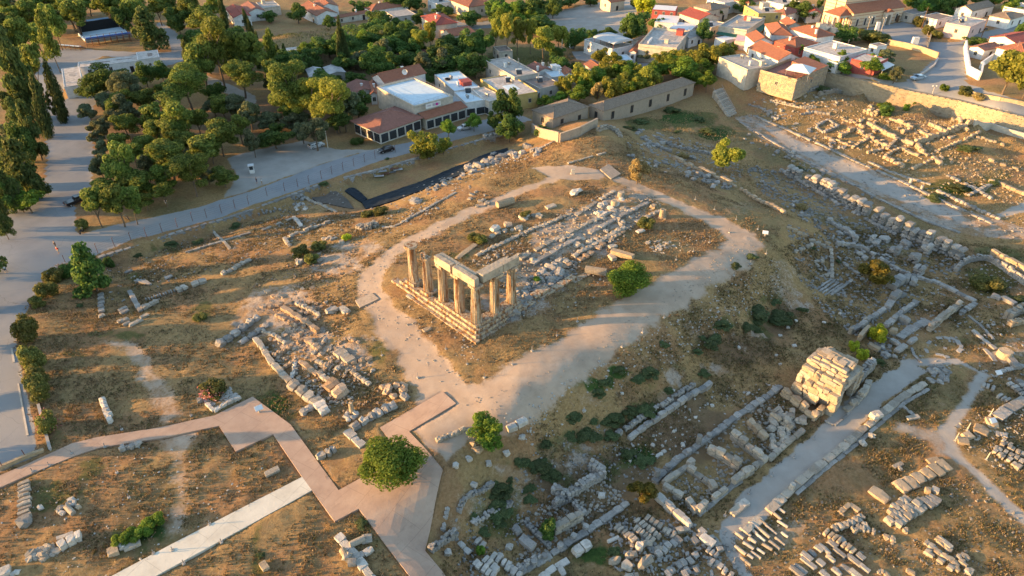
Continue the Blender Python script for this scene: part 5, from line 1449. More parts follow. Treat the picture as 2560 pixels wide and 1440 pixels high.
M_BLUE=simple('blue_plastic',(.03,.10,.38),.5,.2)
M_GREENP=simple('green_awning_cloth',(.03,.12,.08),.7,.2)
M_CORR=simple('corrugated_sheet',(.36,.35,.34),.6,.4,.4)
def frame_of(cs,h,zb=None):
 """four eave pixels -> centre, direction, sizes, base and eave heights"""
 z0=-8.0 if zb is None else zb
 for _ in range(8):
  q=np.array([U(px,py,z0+h)for px,py in cs])
  c=q.mean(0)
  if zb is None:z0=h1(c[0],c[1])
 e1=(q[1]-q[0])+(q[2]-q[3]);e2=(q[3]-q[0])+(q[2]-q[1])
 l1,l2=np.linalg.norm(e1[:2])/2,np.linalg.norm(e2[:2])/2
 if l1>=l2:a=math.atan2(e1[1],e1[0])
 else:a=math.atan2(e2[1],e2[0]);l1,l2=l2,l1
 area=abs(e1[0]*e2[1]-e1[1]*e2[0])/4
 l2=max(2.0,area/l1)if area>4 else l2
 return c,a,l1,l2,z0
def building(cs,h,label,roof='flat',wm=None,rm=None,name='house',cat='house',group=None,rise=1.6,wins=None,over=.35,par=.35,zb=None,extra=(),floors=1,door=True,
shut=None,wsize=(.9,1.2)):
 cs=[tuple(map(float,t.split(',')))for t in cs.split()]
 wm=wm or W_WHITE
 c,a,lx,ly,z0=frame_of(cs,h,zb)
 root=empty(name,(c[0],c[1],z0),a,label,cat,group)
 root['lx']=lx;root['ly']=ly
 ca,sa=math.cos(a),math.sin(a)
 x,y=lx/2,ly/2
 if roof in('gable','hip','shed'):x-=over;y-=over
 MB().box((0,0,(h-1.5)/2),(2*x,2*y,h+1.5)).build('wall',wm,root)
 X,Y=lx/2,ly/2;t=.14
 if roof=='gable':
  ends=[(-X,-Y,h),(-X,0,h+rise),(-X,Y,h),(X,-Y,h),(X,0,h+rise),(X,Y,h)]
  vs=ends+[(p[0],p[1],p[2]+t)for p in ends]
  fs=[(0,1,4,3),(1,2,5,4),(6,9,10,7),(7,10,11,8),(0,3,9,6),(2,8,11,5),(0,6,7,1),(1,7,8,2),(3,4,10,9),(4,5,11,10)]
  r=MB().add(vs,fs).build('roof',rm or M_TILE,root)
  MB().tube((-X,0,h+rise+t),(X,0,h+rise+t),.14,n=6).build('ridge_cap',rm or M_TILE,r)
  for s in(-1,1):
   MB().add([(s*x,-y,h),(s*x,y,h),(s*x,0,h+rise*(y/Y)-.02),(s*(x-.2),-y,h),(s*(x-.2),y,h),(s*(x-.2),0,h+rise*(y/Y)-.02)],[(0,1,2),(3,5,4),(0,2,5,3),(1,4,5,
2),(0,3,4,1)]).build('gable',wm,root)
 elif roof=='hip':
  k=max(0,X-Y)
  vs=[(-X,-Y,h),(X,-Y,h),(X,Y,h),(-X,Y,h),(-X,-Y,h+t),(X,-Y,h+t),(X,Y,h+t),(-X,Y,h+t),(-k,0,h+rise+t),(k,0,h+rise+t)]
  r=MB().add(vs,[(3,2,1,0),(0,1,5,4),(1,2,6,5),(2,3,7,6),(3,0,4,7),(4,5,9,8),(6,7,8,9),(5,6,9),(7,4,8)]).build('roof',rm or M_TILE,root)
  mb=MB()
  for p,q in((4,8),(7,8),(5,9),(6,9),(8,9)):
   if(Vector(vs[p])-Vector(vs[q])).length>.1:mb.tube(vs[p],vs[q],.11,n=6)
  mb.build('ridge_cap',rm or M_TILE,r)
 elif roof=='vault':
  n=8;vs=[]
  for s in(-X,X):
   for i in range(n+1):
    t_=math.pi*i/n;vs.append((s,-Y*math.cos(t_),h+rise*math.sin(t_)))
  MB().add(vs,[(i,i+1,n+2+i,n+1+i)for i in range(n)]+[tuple(range(n+1)),tuple(range(n+1,2*n+2))]).build('roof',rm or M_AWNG,root)
 else:
  MB().box((0,0,h+.02),(lx-.42,ly-.42,.12)).build('roof',rm or W_CONC,root)
  if par:
   for nm,cx,cy,dx,dy in(('a',0,-Y+.1,lx,.2),('b',0,Y-.1,lx,.2),('c',-X+.1,0,.2,ly-.42),('d',X-.1,0,.2,ly-.42)):
    MB().box((cx,cy,h+par/2-.1),(dx,dy,par+.2)).build('parapet',wm,root)
 tc=np.array([C0[0]-c[0],C0[1]-c[1]]);tc/=np.linalg.norm(tc)
 lt=(tc[0]*ca+tc[1]*sa,-tc[0]*sa+tc[1]*ca)
 done=False
 for ax,s in((1,-1),(1,1),(0,-1),(0,1)):
  if lt[ax]*s<.1:continue
  ln=2*(x if ax==1 else y)
  nw=int(ln/3.4)if wins is None else wins[0 if ax==1 else 1]
  for fl in range(floors):
   zc=(fl+.55)*h/floors
   for i in range(nw):
    u=-ln/2+ln*(i+.5)/nw
    isd=door and not done and fl==0 and i==nw-1
    w_,h_=(1.0,2.0)if isd else wsize
    zz=1.0 if isd else zc
    pos=(u,s*(y+.005),zz)if ax==1 else(s*(x+.005),u,zz)
    dm=(w_+.2,.09,h_+.2)if ax==1 else(.09,w_+.2,h_+.2)
    if isd:done=True
    wd=MB().box((0,0,0),dm).build('door' if isd else 'window',M_WOOD if isd else(shut or W_CREAM),root,loc=pos)
    off=(0,s*.025,0)if ax==1 else(s*.025,0,0)
    MB().box(off,(w_,.08,h_)if ax==1 else(.08,w_,h_)).build('leaf' if isd else 'pane',M_DARK if isd else M_GLASS,wd)
    if not isd:MB().box((0,s*.05,0)if ax==1 else(s*.05,0,0),(.06,.08,h_)if ax==1 else(.08,.06,h_)).build('mullion',shut or W_CREAM,wd)
 if roof=='flat' and h>3.3 and name in('house','shop')and lx>6:
  extra=list(extra)+[('antenna',R.uniform(-.6,.6),R.uniform(-.5,.5)),R.choice((('tank',R.uniform(-.6,.6),R.uniform(-.4,.4)),('box',R.uniform(-.5,.5),R.uniform(-.4,
.4),1.6,1.4,1.5),('solar',R.uniform(-.5,.5),R.uniform(-.3,.3))))]
 elif name=='house' and roof in('gable','hip')and lx>7 and R.random()<.6:
  extra=list(extra)+[('chimney',R.uniform(-.5,.5),R.uniform(-.3,.3)),('antenna',R.uniform(-.5,.5),0)]
 for e in extra:
  k=e[0]
  if k=='chimney':
   o=MB().box((0,0,.6),(.6,.6,1.4)).box((0,0,1.36),(.8,.8,.14)).build('chimney',e[3]if len(e)>3 else W_WHITE,root,loc=(e[1]*X,e[2]*Y,h+(rise*.5 if roof in('gable',
'hip')else.1)))
  elif k=='tank':
   o=MB().tube((-.7,0,.75),(.7,0,.75),.38,n=14).box((-.5,0,.2),(.08,.5,.5)).box((.5,0,.2),(.08,.5,.5)).build('water_tank',M_METAL,root,loc=(e[1]*X,e[2]*Y,
h+.1))
  elif k=='solar':
   o=empty('solar_heater',(e[1]*X,e[2]*Y,h+.1));o.parent=root;o.rotation_euler=(0,0,-a-.6)
   pl=MB().add([(-.9,-.9,.15),(.9,-.9,.15),(.9,.5,1.2),(-.9,.5,1.2),(-.9,-.86,.09),(.9,-.86,.09),(.9,.54,1.14),(-.9,.54,1.14)],[(0,1,2,3),(7,6,5,4),(0,4,5,
1),(1,5,6,2),(2,6,7,3),(3,7,4,0)]).build('solar_panel',M_GLASS,o)
   MB().tube((-.95,.62,1.3),(.95,.62,1.3),.26,n=12).build('water_tank',W_WHITE,o)
  elif k=='antenna':
   mb=MB().tube((0,0,0),(0,0,3.0),.035,n=5)
   for j in range(4):mb.tube((-.6+.1*j,0,2.9-.22*j),(.6-.1*j,0,2.9-.22*j),.02,n=4)
   mb.build('antenna',M_METAL,root,loc=(e[1]*X,e[2]*Y,h))
  elif k=='dish':
   n=16;vs=[(0,0,0)]
   for j in range(1,4):
    for i in range(n):
     tt=6.2832*i/n;r_=.3*j;vs.append((r_*math.cos(tt),-.16*j*j/9*3-.0,r_*math.sin(tt)))
   fs=[(0,1+i,1+(i+1)%n)for i in range(n)]+[(1+j*n+i,1+j*n+n+i,1+j*n+n+(i+1)%n,1+j*n+(i+1)%n)for j in range(2)for i in range(n)]
   d=MB().add(vs,fs).tube((0,0,0),(0,.3,-1.3),.05,n=6).build('satellite_dish',W_WHITE,root,loc=(e[1]*X,e[2]*Y,h+1.5));d.rotation_euler=(-.3,0,YAW-math.pi/2-a)
  elif k=='box':
   MB().box((0,0,e[5]/2),(e[3],e[4],e[5])).box((0,0,e[5]+.05),(e[3]+.3,e[4]+.3,.12)).build('roof_room',e[6]if len(e)>6 else wm,root,loc=(e[1]*X,e[2]*Y,h+.08))
  elif k=='patch':
   MB().box((0,0,0),(e[3],e[4],.05)).build('roof_patch',e[5],root,loc=(e[1]*X,e[2]*Y,h+.09))
  elif k=='awning':
   _,ax,s,dep,drop,mt_,zz=e
   if ax==1:vs=[(-x,s*y,zz),(x,s*y,zz),(x,s*(y+dep),zz-drop),(-x,s*(y+dep),zz-drop)]
   else:vs=[(s*x,-y,zz),(s*x,y,zz),(s*(x+dep),y,zz-drop),(s*(x+dep),-y,zz-drop)]
   vs+=[(p[0],p[1],p[2]-.08)for p in vs]
   aw=MB().add(vs,[(0,1,2,3),(7,6,5,4),(0,4,5,1),(1,5,6,2),(2,6,7,3),(3,7,4,0)]).build('awning',mt_,root)
   for q in(2,3):
    MB().tube((vs[q][0]*.97,vs[q][1]*.97,-.8),(vs[q][0]*.97,vs[q][1]*.97,vs[q][2]-.05),.06,n=6).build('post',W_WHITE,root)
  elif k=='shopfront':
   _,ax,s,z1_,z2_=e
   ln=2*(x if ax==1 else y);nb=max(2,int(ln/2.6))
   for i in range(nb):
    u=-ln/2+ln*(i+.5)/nb;w_=ln/nb*.86
    pos=(u,s*(y+.01),(z1_+z2_)/2)if ax==1 else(s*(x+.01),u,(z1_+z2_)/2)
    f_=MB().box((0,0,0),(w_+.1,.08,z2_-z1_+.1)if ax==1 else(.08,w_+.1,z2_-z1_+.1)).build('shop_window',W_WHITE,root,loc=pos)
    MB().box((0,s*.03,0)if ax==1 else(s*.03,0,0),(w_-.1,.07,z2_-z1_-.1)if ax==1 else(.07,w_-.1,z2_-z1_-.1)).build('pane',M_GLASS,f_)
  elif k=='railing':
   mb=MB()
   for(p,q)in(((-X,-Y),(X,-Y)),((X,-Y),(X,Y)),((X,Y),(-X,Y)),((-X,Y),(-X,-Y))):
    ln=math.hypot(q[0]-p[0],q[1]-p[1]);n=max(2,int(ln/1.6))
    for z_ in(.55,1.0):mb.tube((p[0]*.98,p[1]*.98,h+par+z_-.3),(q[0]*.98,q[1]*.98,h+par+z_-.3),.03,n=4)
    for i in range(n):
     t_=i/n;mb.tube(((p[0]+(q[0]-p[0])*t_)*.98,(p[1]+(q[1]-p[1])*t_)*.98,h+par-.05),((p[0]+(q[0]-p[0])*t_)*.98,(p[1]+(q[1]-p[1])*t_)*.98,h+par+.7),.03,n=4)
   mb.build('railing',M_METAL,root)
  elif k=='hut':pass
 return root
G_TOWN='houses of the village behind the ruins'
# museum and its neighbour
mus=building('1471,263 1508,280 1737,208 1703,195',4.6,'long low stone museum store with a grey tiled hip roof above the hill','hip',W_STONE,M_TILEG,'stone_store',
'building',None,1.5,(5,1),.3,shut=M_WOOD,wsize=(1.0,2.1),door=False)
building('1325,276 1386,298 1470,268 1424,246',3.6,'small stone house with an old grey tiled roof left of the long store','hip',W_STONE,M_TILEG,'stone_house',
'house',None,1.3,(2,1),.3,shut=M_WOOD)
def garden_wall(s,h,t,mat,label,name='garden_wall',cat='wall',cope=None,lift=0.0,deep=1.0):
 """plain rendered wall with a coping; one prism per stretch"""
 q=poly_pts(s);root=empty(name,tuple(q[0]),0,label,cat)
 mb=MB();cp=MB()
 for a,b in zip(q[:-1],q[1:]):
  d=math.hypot(b[0]-a[0],b[1]-a[1]);n=max(1,int(d/4));ux,uy=(b[0]-a[0])/d,(b[1]-a[1])/d
  for i in range(n):
   p0,p1=a+(b-a)*(i/n),a+(b-a)*((i+1)/n)
   z0,z1=h1(p0[0],p0[1])+lift-q[0][2],h1(p1[0],p1[1])+lift-q[0][2]
   for w_,za,zb_,m_ in((t/2,-deep,h,mb),(t/2+.06,h+.003,h+.12,cp)):
    pts=[(p0[0]-q[0][0]+uy*w_,p0[1]-q[0][1]-ux*w_),(p1[0]-q[0][0]+uy*w_,p1[1]-q[0][1]-ux*w_),(p1[0]-q[0][0]-uy*w_,p1[1]-q[0][1]+ux*w_),(p0[0]-q[0][0]-uy*w_,
p0[1]-q[0][1]+ux*w_)]
    m_.prism(pts,[z0+za,z1+za,z1+za,z0+za],[z0+zb_,z1+zb_,z1+zb_,z0+zb_])
 mb.build('wall_body',mat,root);cp.build('coping',cope or mat,root)
 return root
garden_wall('1330,332 1397,356',2.6,.4,W_STONE,'stone courtyard wall in front of the small stone house, left side')
garden_wall('1399,357 1450,340 1492,318',2.4,.4,W_STONE,'stone courtyard wall between the small house and the long store')
# shops along the north road
building('944,222 1033,197 1130,242 1038,270',6.2,'big shop with a flat white roof terrace and railing behind the red tiled porch','flat',W_CREAM,W_ROOFW,
'shop_building','shop',None,par=.5,wins=(0,2),extra=(('railing',),('patch',.2,.1,6,4,W_ROOFW)),door=False)
building('885,302 937,336 1056,299 992,262',3.6,'glass fronted shop pavilion under a broad brown tiled hip roof','hip',W_CREAM,M_TILEB,'shop_pavilion',
'shop',None,2.2,(0,0),.8,door=False,extra=(('shopfront',1,-1,.4,2.9),('shopfront',1,1,.4,2.9),('shopfront',0,-1,.4,2.9),('shopfront',0,1,.4,2.9)))
building('1040,283 1056,301 1164,271 1143,252',3.4,'shop porch with a red tiled roof in front of the white roof terrace','gable',W_CREAM,M_TILE,'shop_porch',
'shop',None,.9,(0,0),.5,door=False,extra=(('shopfront',1,-1,.3,2.7),('shopfront',1,1,.3,2.7)))
building('938,190 1043,166 1056,186 950,212',5.2,'house with a long red tiled gable roof behind the white roof terrace','gable',W_WHITE,M_TILE,'house',
'house',None,2.0,(4,1),.4,extra=(('dish',.1,-.6),('chimney',.2,.1)))
building('858,217 926,198 940,232 885,232',3.2,'low house with a faded brown tiled roof left of the white roof terrace','gable',W_GREY,M_TILEB,'house',
'house',None,1.2,(2,1))
building('922,207 942,202 944,236 925,238',3.4,'narrow lean house with a red tiled roof against the white terrace shop','gable',W_WHITE,M_TILE,'house',
'house',None,.8,(0,1),door=False)
building('1087,192 1147,175 1197,220 1140,230',4.6,'house with a bright white flat roof carrying a black tyre','flat',W_GREY,W_ROOFW,'house','house',None,
par=.25,wins=(2,2),extra=(('box',.45,.3,3.5,3,1.2,W_RED),('chimney',.5,-.3)))
p_=U(1119,199,h1(*U(1119,199,-5)[:2])+4.9)
mb=MB();n=20
for i in range(n):
 a_,b_=6.2832*i/n,6.2832*(i+1)/n
 mb.tube((.75*math.cos(a_),.75*math.sin(a_),.2),(.75*math.cos(b_),.75*math.sin(b_),.2),.24,n=6)
tag(mb.build('tyre',M_BLACK,None,loc=tuple(p_)),'big black tyre lying on the white flat roof','tyre')
building('1140,232 1178,226 1214,248 1163,262',4.2,'small white roofed shop with red edging and a grey awning','flat',W_WHITE,W_ROOFW,'shop','shop',None,
par=.3,wins=(0,0),door=False,extra=(('solar',-.7,.3),('shopfront',1,-1,.3,2.4),('shopfront',1,1,.3,2.4),('shopfront',0,-1,.3,2.4),('shopfront',0,1,.3,2.4),
('awning',1,-1,2.2,1.0,M_AWNG,3.3)))
building('1170,230 1207,219 1268,245 1220,256',4.2,'pale flat roofed shop with a light awning right of the red edged one','flat',W_CREAM,W_ROOFP,'shop',
'shop',None,par=.3,wins=(0,0),door=False,extra=(('shopfront',1,-1,.3,2.4),('shopfront',1,1,.3,2.4),('shopfront',0,-1,.3,2.4),('awning',0,-1,2.0,.9,M_AWN,
3.2)))
building('1198,200 1280,187 1339,230 1270,246',4.6,'house with a wide patched flat roof and a yellow wall near the stone house','flat',W_YELL,W_ROOFP,'house',
'house',None,par=.3,wins=(3,2),extra=(('tank',-.2,.4),('patch',.2,0,5,4,W_ROOFW),('patch',-.5,-.2,3,3,W_CONC)))
building('1217,155 1268,142 1342,182 1290,197',5.6,'tall house with a dark flat roof, antenna and solar heater','flat',W_GREY,W_CONC,'house','house',None,
par=.35,wins=(3,2),extra=(('solar',.75,-.3),('antenna',-.3,.2),('chimney',-.1,-.4),('antenna',.1,.5)))
building('1303,198 1352,187 1396,206 1358,228',4.0,'house with a brown felt flat roof and a folded grey awning','flat',W_GREY,W_ROOFB,'house','house',None,
par=.25,wins=(2,1),extra=(('awning',1,-1,1.6,1.4,M_AWNG,3.2),))
building('1320,166 1352,158 1380,174 1345,184',3.8,'low white house with a red tiled roof among white terraces','gable',W_WHITE,M_TILEB,'house','house',
None,1.0,(2,1),extra=(('chimney',.8,-.8),('antenna',.9,0)))
building('1350,172 1395,165 1425,185 1385,200',3.4,'low white house with a white terrace roof and a boxy chimney','flat',W_WHITE,W_ROOFW,'house','house',
None,par=.4,wins=(2,1),extra=(('box',-.4,.1,2,2,1.6,W_WHITE),('chimney',.4,.2)))
building('1460,160 1490,153 1512,166 1480,176',3.0,'tiny house with a red tiled roof between the garden trees','gable',W_CREAM,M_TILE,'house','house',None,
.9,(1,1))
b_=building('1462,101 1510,90 1571,110 1545,130',4.4,'white two storey house under a pale barrel roof terrace','flat',W_WHITE,W_CONC,'house','house',None,
par=.4,wins=(3,1),extra=())
lx,ly=b_['lx'],b_['ly']
n=8;vs=[]
for s_ in(-lx*.22,lx*.5):
 for i in range(n+1):
  t_=math.pi*i/n;vs.append((s_,-ly*.48*math.cos(t_),6.4+.9*math.sin(t_)))
for i in range(4):
 for s_ in(-1,1):MB().tube((-lx*.2+lx*.22*i,s_*ly*.44,4.4),(-lx*.2+lx*.22*i,s_*ly*.44,6.5),.1,n=6).build('terrace_post',M_RUST,b_)
MB().add(vs,[(i,i+1,n+2+i,n+1+i)for i in range(n)]+[tuple(range(n+1)),tuple(range(n+1,2*n+2))]).build('barrel_roof',M_AWNG,b_)
building('1594,118 1634,73 1722,84 1692,124',5.0,'large house with a walled roof terrace behind the plane trees','flat',W_CREAM,W_ROOFP,'house','house',
None,par=.9,wins=(3,2),extra=(('box',-.5,.6,6,.3,1.0,W_WHITE),('patch',.2,-.2,6,5,W_CONC),('box',.7,-.6,3,2.5,1.8,W_RED)))
building('1573,128 1600,98 1615,104 1590,135',3.6,'sloping red tiled annex left of the large walled terrace','gable',W_WHITE,M_TILE,'house_annex','house',
None,.8,(1,1))
building('1580,100 1615,85 1640,95 1605,110',3.2,'low brown roofed shed left of the walled terrace','gable',W_GREY,M_TILEG,'shed','shed',None,.8,(1,1))
building('1647,36 1702,42 1690,62 1640,52',4.0,'white canopy roofed restaurant porch by the village street','flat',W_WHITE,M_AWN,'restaurant_porch','restaurant',
None,par=.1,wins=(2,1))
building('1702,41 1742,20 1782,42 1766,52',5.0,'village shop with a crimson tiled gable roof beside the street','gable',W_CREAM,M_TILER,'shop','shop',None,
1.8,(2,1))
building('1636,12 1694,16 1690,28 1632,24',5.5,'two storey restaurant with a white canopy and red balcony','flat',W_RED,M_AWN,'restaurant','restaurant',
None,par=.1,wins=(3,1),floors=2)
building('1690,62 1745,54 1735,76 1665,72',3.4,'row of flat white awnings along the street side','flat',W_WHITE,M_AWN,'awning_row','shelter',None,par=.1,
wins=(2,1))
building('1735,14 1790,6 1815,18 1775,30',5.0,'house with an old ochre tiled hip roof at the top of the street','hip',W_CREAM,M_TILEG,'house','house',None,
1.4,(2,1),extra=(('solar',0,.3),))
building('1780,-5 1830,-12 1850,2 1800,12',4.5,'white flat house cut by the top edge beside the street','flat',W_WHITE,W_ROOFP,'house','house',None,par=.3,
wins=(2,2))
building('1806,64 1845,37 1913,50 1857,82',5.0,'corner shop with a grey flat roof and dark green awning','flat',W_CREAM,W_CONC,'shop','shop',None,par=.5,
wins=(3,2),extra=(('awning',0,-1,2.0,.6,M_GREENP,3.4),('awning',1,-1,2.0,.6,M_GREENP,3.4),('box',.5,0,2,2,1.3,W_RED),('tank',-.1,.3)))
building('1870,20 1912,10 1950,28 1905,42',5.6,'two storey yellow house with a flat roof room behind the corner shop','flat',W_YELL,W_ROOFP,'house','house',
None,par=.4,wins=(2,2),floors=2,extra=(('box',-.3,.2,3,3,2.2,W_CREAM),))
building('1796,93 1830,86 1842,96 1803,104',2.9,'white cloth awning on posts over the pavement tables','flat',W_WHITE,M_AWN,'awning','awning',None,par=.05,
wins=(0,0),door=False)
building('1845,84 1877,88 1870,108 1838,98',3.2,'pink cloth awning on posts over the pavement tables','flat',W_PINK,M_AWNP,'awning','awning',None,par=.05,
wins=(0,0),door=False)
building('1915,64 1957,60 1979,83 1930,94',5.2,'house with a red tiled hip roof and a skylight near the church','hip',W_WHITE,M_TILE,'house','house',None,
1.8,(2,2))
building('1950,54 1980,50 2000,62 1975,70',4.8,'small red roofed house tucked behind the skylight house','gable',W_CREAM,M_TILE,'house','house',None,1.4,
(1,1))
building('1982,74 2012,64 2078,84 2052,100',5.4,'white house with a bright red hip roof and a scrolled gable front','hip',W_WHITE,M_TILE,'house','house',
None,1.8,(3,2),extra=(('chimney',.7,-.7),))
building('1946,100 1998,90 2036,110 1975,124',4.2,'red walled house with a red tiled roof below the scrolled gable','hip',W_RED,M_TILE,'house','house',
None,1.6,(2,2))
building('1880,120 1915,112 1987,134 1962,164',4.4,'large tavern with an orange red gable roof above the retaining wall','gable',W_WHITE,M_TILE,'tavern',
'tavern',None,2.0,(3,1))
building('1868,92 1905,82 1928,100 1890,112',5.0,'white fronted tavern with a lettered gable sign','gable',W_WHITE,M_TILE,'tavern','tavern',None,1.6,(1,
1))
building('2025,118 2080,100 2168,127 2085,147',4.2,'white house with a broad pale flat roof between the orange trees','flat',W_WHITE,W_ROOFP,'house','house',
None,par=.3,wins=(2,2),extra=(('awning',1,-1,1.5,1.8,M_AWN,3.0),))
building('2119,150 2163,135 2217,147 2200,160',3.4,'low shop with a grey flat roof and a crimson end wall','flat',W_RED,W_ROOFP,'shop','shop',None,par=.2,
wins=(2,1),extra=(('awning',1,-1,2.5,.6,M_AWN,2.7),))
building('2180,110 2205,106 2212,114 2187,118',3.2,'tiny white shed with a dark doorway beside the dry plot','flat',W_WHITE,W_ROOFB,'shed','shed',None,
par=.15,wins=(1,1))
building('1811,151 1842,130 1908,158 1890,185',5.0,'long cream house with a dark flat roof standing above the ruins','flat',W_CREAM,W_CONC,'house','house',
None,par=.3,wins=(0,0),door=False,extra=(('chimney',.5,-.2),('box',.7,.5,1.5,1.5,1.5,W_CREAM),('antenna',0,.2)))
for cs_,h_,lb_,rf_,w_,r_ in(('1752,60 1790,50 1806,62 1770,74',4.0,'small cream house with a pale flat roof left of the corner shop','flat',W_CREAM,W_ROOFP),
('1700,84 1738,76 1750,90 1712,100',3.6,'white lean shop with a grey sheet roof below the flat awnings','gable',W_WHITE,M_CORR),('1845,-2 1880,-10 1900,2 1862,12',
4.6,'pale house with a red tiled roof at the top edge right of the street','hip',W_CREAM,M_TILE),('1935,28 1972,18 1995,30 1955,42',4.6,'white house with a dull red hip roof behind the yellow house',
'hip',W_WHITE,M_TILEB),('1925,2 1965,-6 1990,8 1950,16',4.6,'white flat roofed house at the top left of the church','flat',W_WHITE,W_ROOFP),('2010,24 2040,18 2052,30 2020,38',
3.6,'low house with a crimson roof just left of the church porch','gable',W_WHITE,M_TILER),('2070,150 2100,144 2118,154 2088,162',3.0,'small flat annex between the two round trees and the crimson wall',
'flat',W_WHITE,W_ROOFB),('2262,28 2295,22 2308,32 2275,40',3.2,'grey stone shed with a flat roof right of the church','flat',W_GREY,W_ROOFB),('1235,120 1262,114 1280,126 1250,134',
3.2,'low shed with a brown felt roof behind the dark flat roof','flat',W_CREAM,W_ROOFB),('1395,178 1428,172 1440,186 1408,194',3.0,'small white hut with a red roof next to the boxy chimney',
'gable',W_WHITE,M_TILE),('1535,142 1565,136 1578,148 1548,156',3.0,'low white kiosk building under the two storey white house','flat',W_WHITE,W_ROOFW)):
 building(cs_,h_,lb_,rf_,w_,r_,'house' if h_>3.5 else 'shed','house' if h_>3.5 else 'shed',None,1.3,(2,1))
# restaurant terrace on the old wall
def tavern_terrace():
 r=building('1905,182 1975,150 2078,170 1985,205',4.4,'stone walled restaurant terrace with a low red tiled roof over the ruins','flat',W_OCHRE,M_TILEB,
'restaurant_terrace','restaurant',None,par=.9,wins=(1,1),door=False)
 lx,ly=r['lx'],r['ly']
 hp=Heap()
 for ax,L_,o_ in((0,lx,ly),(1,ly,lx)):
  for s_ in(-1,1):
   for _ in range(int(L_*22)):
    u_=R.uniform(-L_/2,L_/2);z_=R.uniform(-.9,5.0)
    p_=(u_,s_*(o_/2-.04),z_)if ax==0 else(s_*(o_/2-.04),u_,z_)
    hp.add('rough',p_,(R.uniform(.35,.8),.28,R.uniform(.2,.38)),0 if ax==0 else math.pi/2)
 hp.build('face_stones',W_STONE,r)
 for k_ in range(7):
  MB().box((0,0,0),(lx*.12,.5,.1)).build('parapet_planter',M_TILE,r,loc=(-lx*.42+lx*.14*k_,-ly*.47,5.35))
 MB().add([(lx*.1,-ly*.5,5.2),(lx*.5,-ly*.5,5.2),(lx*.5,ly*.2,6.4),(lx*.1,ly*.2,6.4),(lx*.1,ly*.2,5.0),(lx*.5,ly*.2,5.0),(lx*.1,-ly*.5,5.05),(lx*.5,-ly*.5,
5.05)],[(0,1,2,3),(3,2,5,4),(0,6,7,1),(4,5,7,6),(0,3,4,6),(1,7,5,2)]).build('roof',M_TILE,r)
 zb=r.location.z+4.5
 u=empty('canopy',tuple(U(1998,192,zb)),r.rotation_euler.z+.2,'big white pyramid canopy over the restaurant terrace tables','canopy')
 A=3.6
 MB().add([(-A,-A,2.5),(A,-A,2.5),(A,A,2.5),(-A,A,2.5),(0,0,4.0),(-A,-A,2.38),(A,-A,2.38),(A,A,2.38),(-A,A,2.38)],[(0,1,4),(1,2,4),(2,3,4),(3,0,4),(0,5,
6,1),(1,6,7,2),(2,7,8,3),(3,8,5,0),(8,7,6,5)]).build('canopy_cloth',M_AWN,u)
 for a,b in((-1,-1),(1,-1),(1,1),(-1,1)):MB().tube((a*A*.93,b*A*.93,0),(a*A*.93,b*A*.93,2.5),.07,n=6).build('post',M_METAL,u)
 for k in range(7):
  t=empty('table',tuple(U(1972+k*9,200-(k%3)*5,zb)),R.uniform(0,1),'small wooden table under the white canopy, '+ORD[k]+' from the left','table','tables under the white canopy')
  MB().box((0,0,.74),(.9,.9,.06)).build('tabletop',M_WOOD,t)
  for a,b in((-1,-1),(1,-1),(1,1),(-1,1)):MB().tube((a*.38,b*.38,0),(a*.38,b*.38,.72),.03,n=5).build('leg',M_WOOD,t)
tavern_terrace()
# upper right houses
building('2370,56 2405,42 2470,50 2420,72',4.2,'pink and white house with a railed flat roof on the corner of the road','flat',W_PINK,W_ROOFP,'house','house',
None,par=.3,wins=(2,1),extra=(('railing',),('tank',.2,.2),('tank',-.3,.3)))
building('2314,38 2352,30 2372,44 2330,54',3.2,'low white house with a blue door left of the pink house','flat',W_WHITE,W_ROOFB,'house','house',None,par=.2,
wins=(2,1))
building('2388,20 2450,6 2484,16 2430,30',3.8,'white house with an old ochre tiled gable roof behind the pink house','gable',W_WHITE,M_TILEG,'house','house',
None,1.5,(2,1))
building('2482,36 2520,26 2560,40 2515,54',3.4,'small white shop with a tiled roof and a dark glass front','hip',W_WHITE,M_TILEG,'shop','shop',None,1.0,
(2,1))
building('2515,16 2560,8 2600,20 2560,32',4.0,'white flat house at the upper right edge','flat',W_WHITE,W_ROOFP,'house','house',None,par=.4,wins=(2,1))
building('2475,92 2540,80 2600,98 2540,112',3.8,'white house with a dark red roof behind the walled garden','gable',W_WHITE,M_TILER,'house','house',None,
1.4,(2,1))
building('2492,118 2545,108 2620,125 2560,140',3.8,'house with a bright red hip roof at the right edge','hip',W_WHITE,M_TILE,'house','house',None,1.6,(2,
1))
building('2428,116 2470,106 2500,118 2455,130',3.0,'old shed with a brown ribbed roof inside the white garden wall','gable',W_WHITE,M_TILEB,'shed','shed',
None,.8,(1,1))
garden_wall('2410,118 2412,150 2418,185 2446,200 2452,175',2.4,.4,W_WHITE,'curving white garden wall on the bend of the road')
garden_wall('2448,172 2478,150 2520,158 2600,150',2.0,.4,W_WHITE,'white yard wall behind the pine at the right')
garden_wall('2218,112 2260,120 2300,130 2344,146',1.8,.5,W_OCHRE,'ochre stone wall along the upper edge of the dry plot')
garden_wall('2344,148 2335,165 2312,182 2290,195',.5,.4,W_GREY,'low kerb wall round the bend of the dry plot')
garden_wall('2330,75 2322,105 2316,125',1.2,.35,W_OCHRE,'low planted wall between the church square and the road')
garden_wall('2430,238 2500,252 2600,275',1.0,.5,W_OCHRE,'low stone garden wall along the road under the pines')
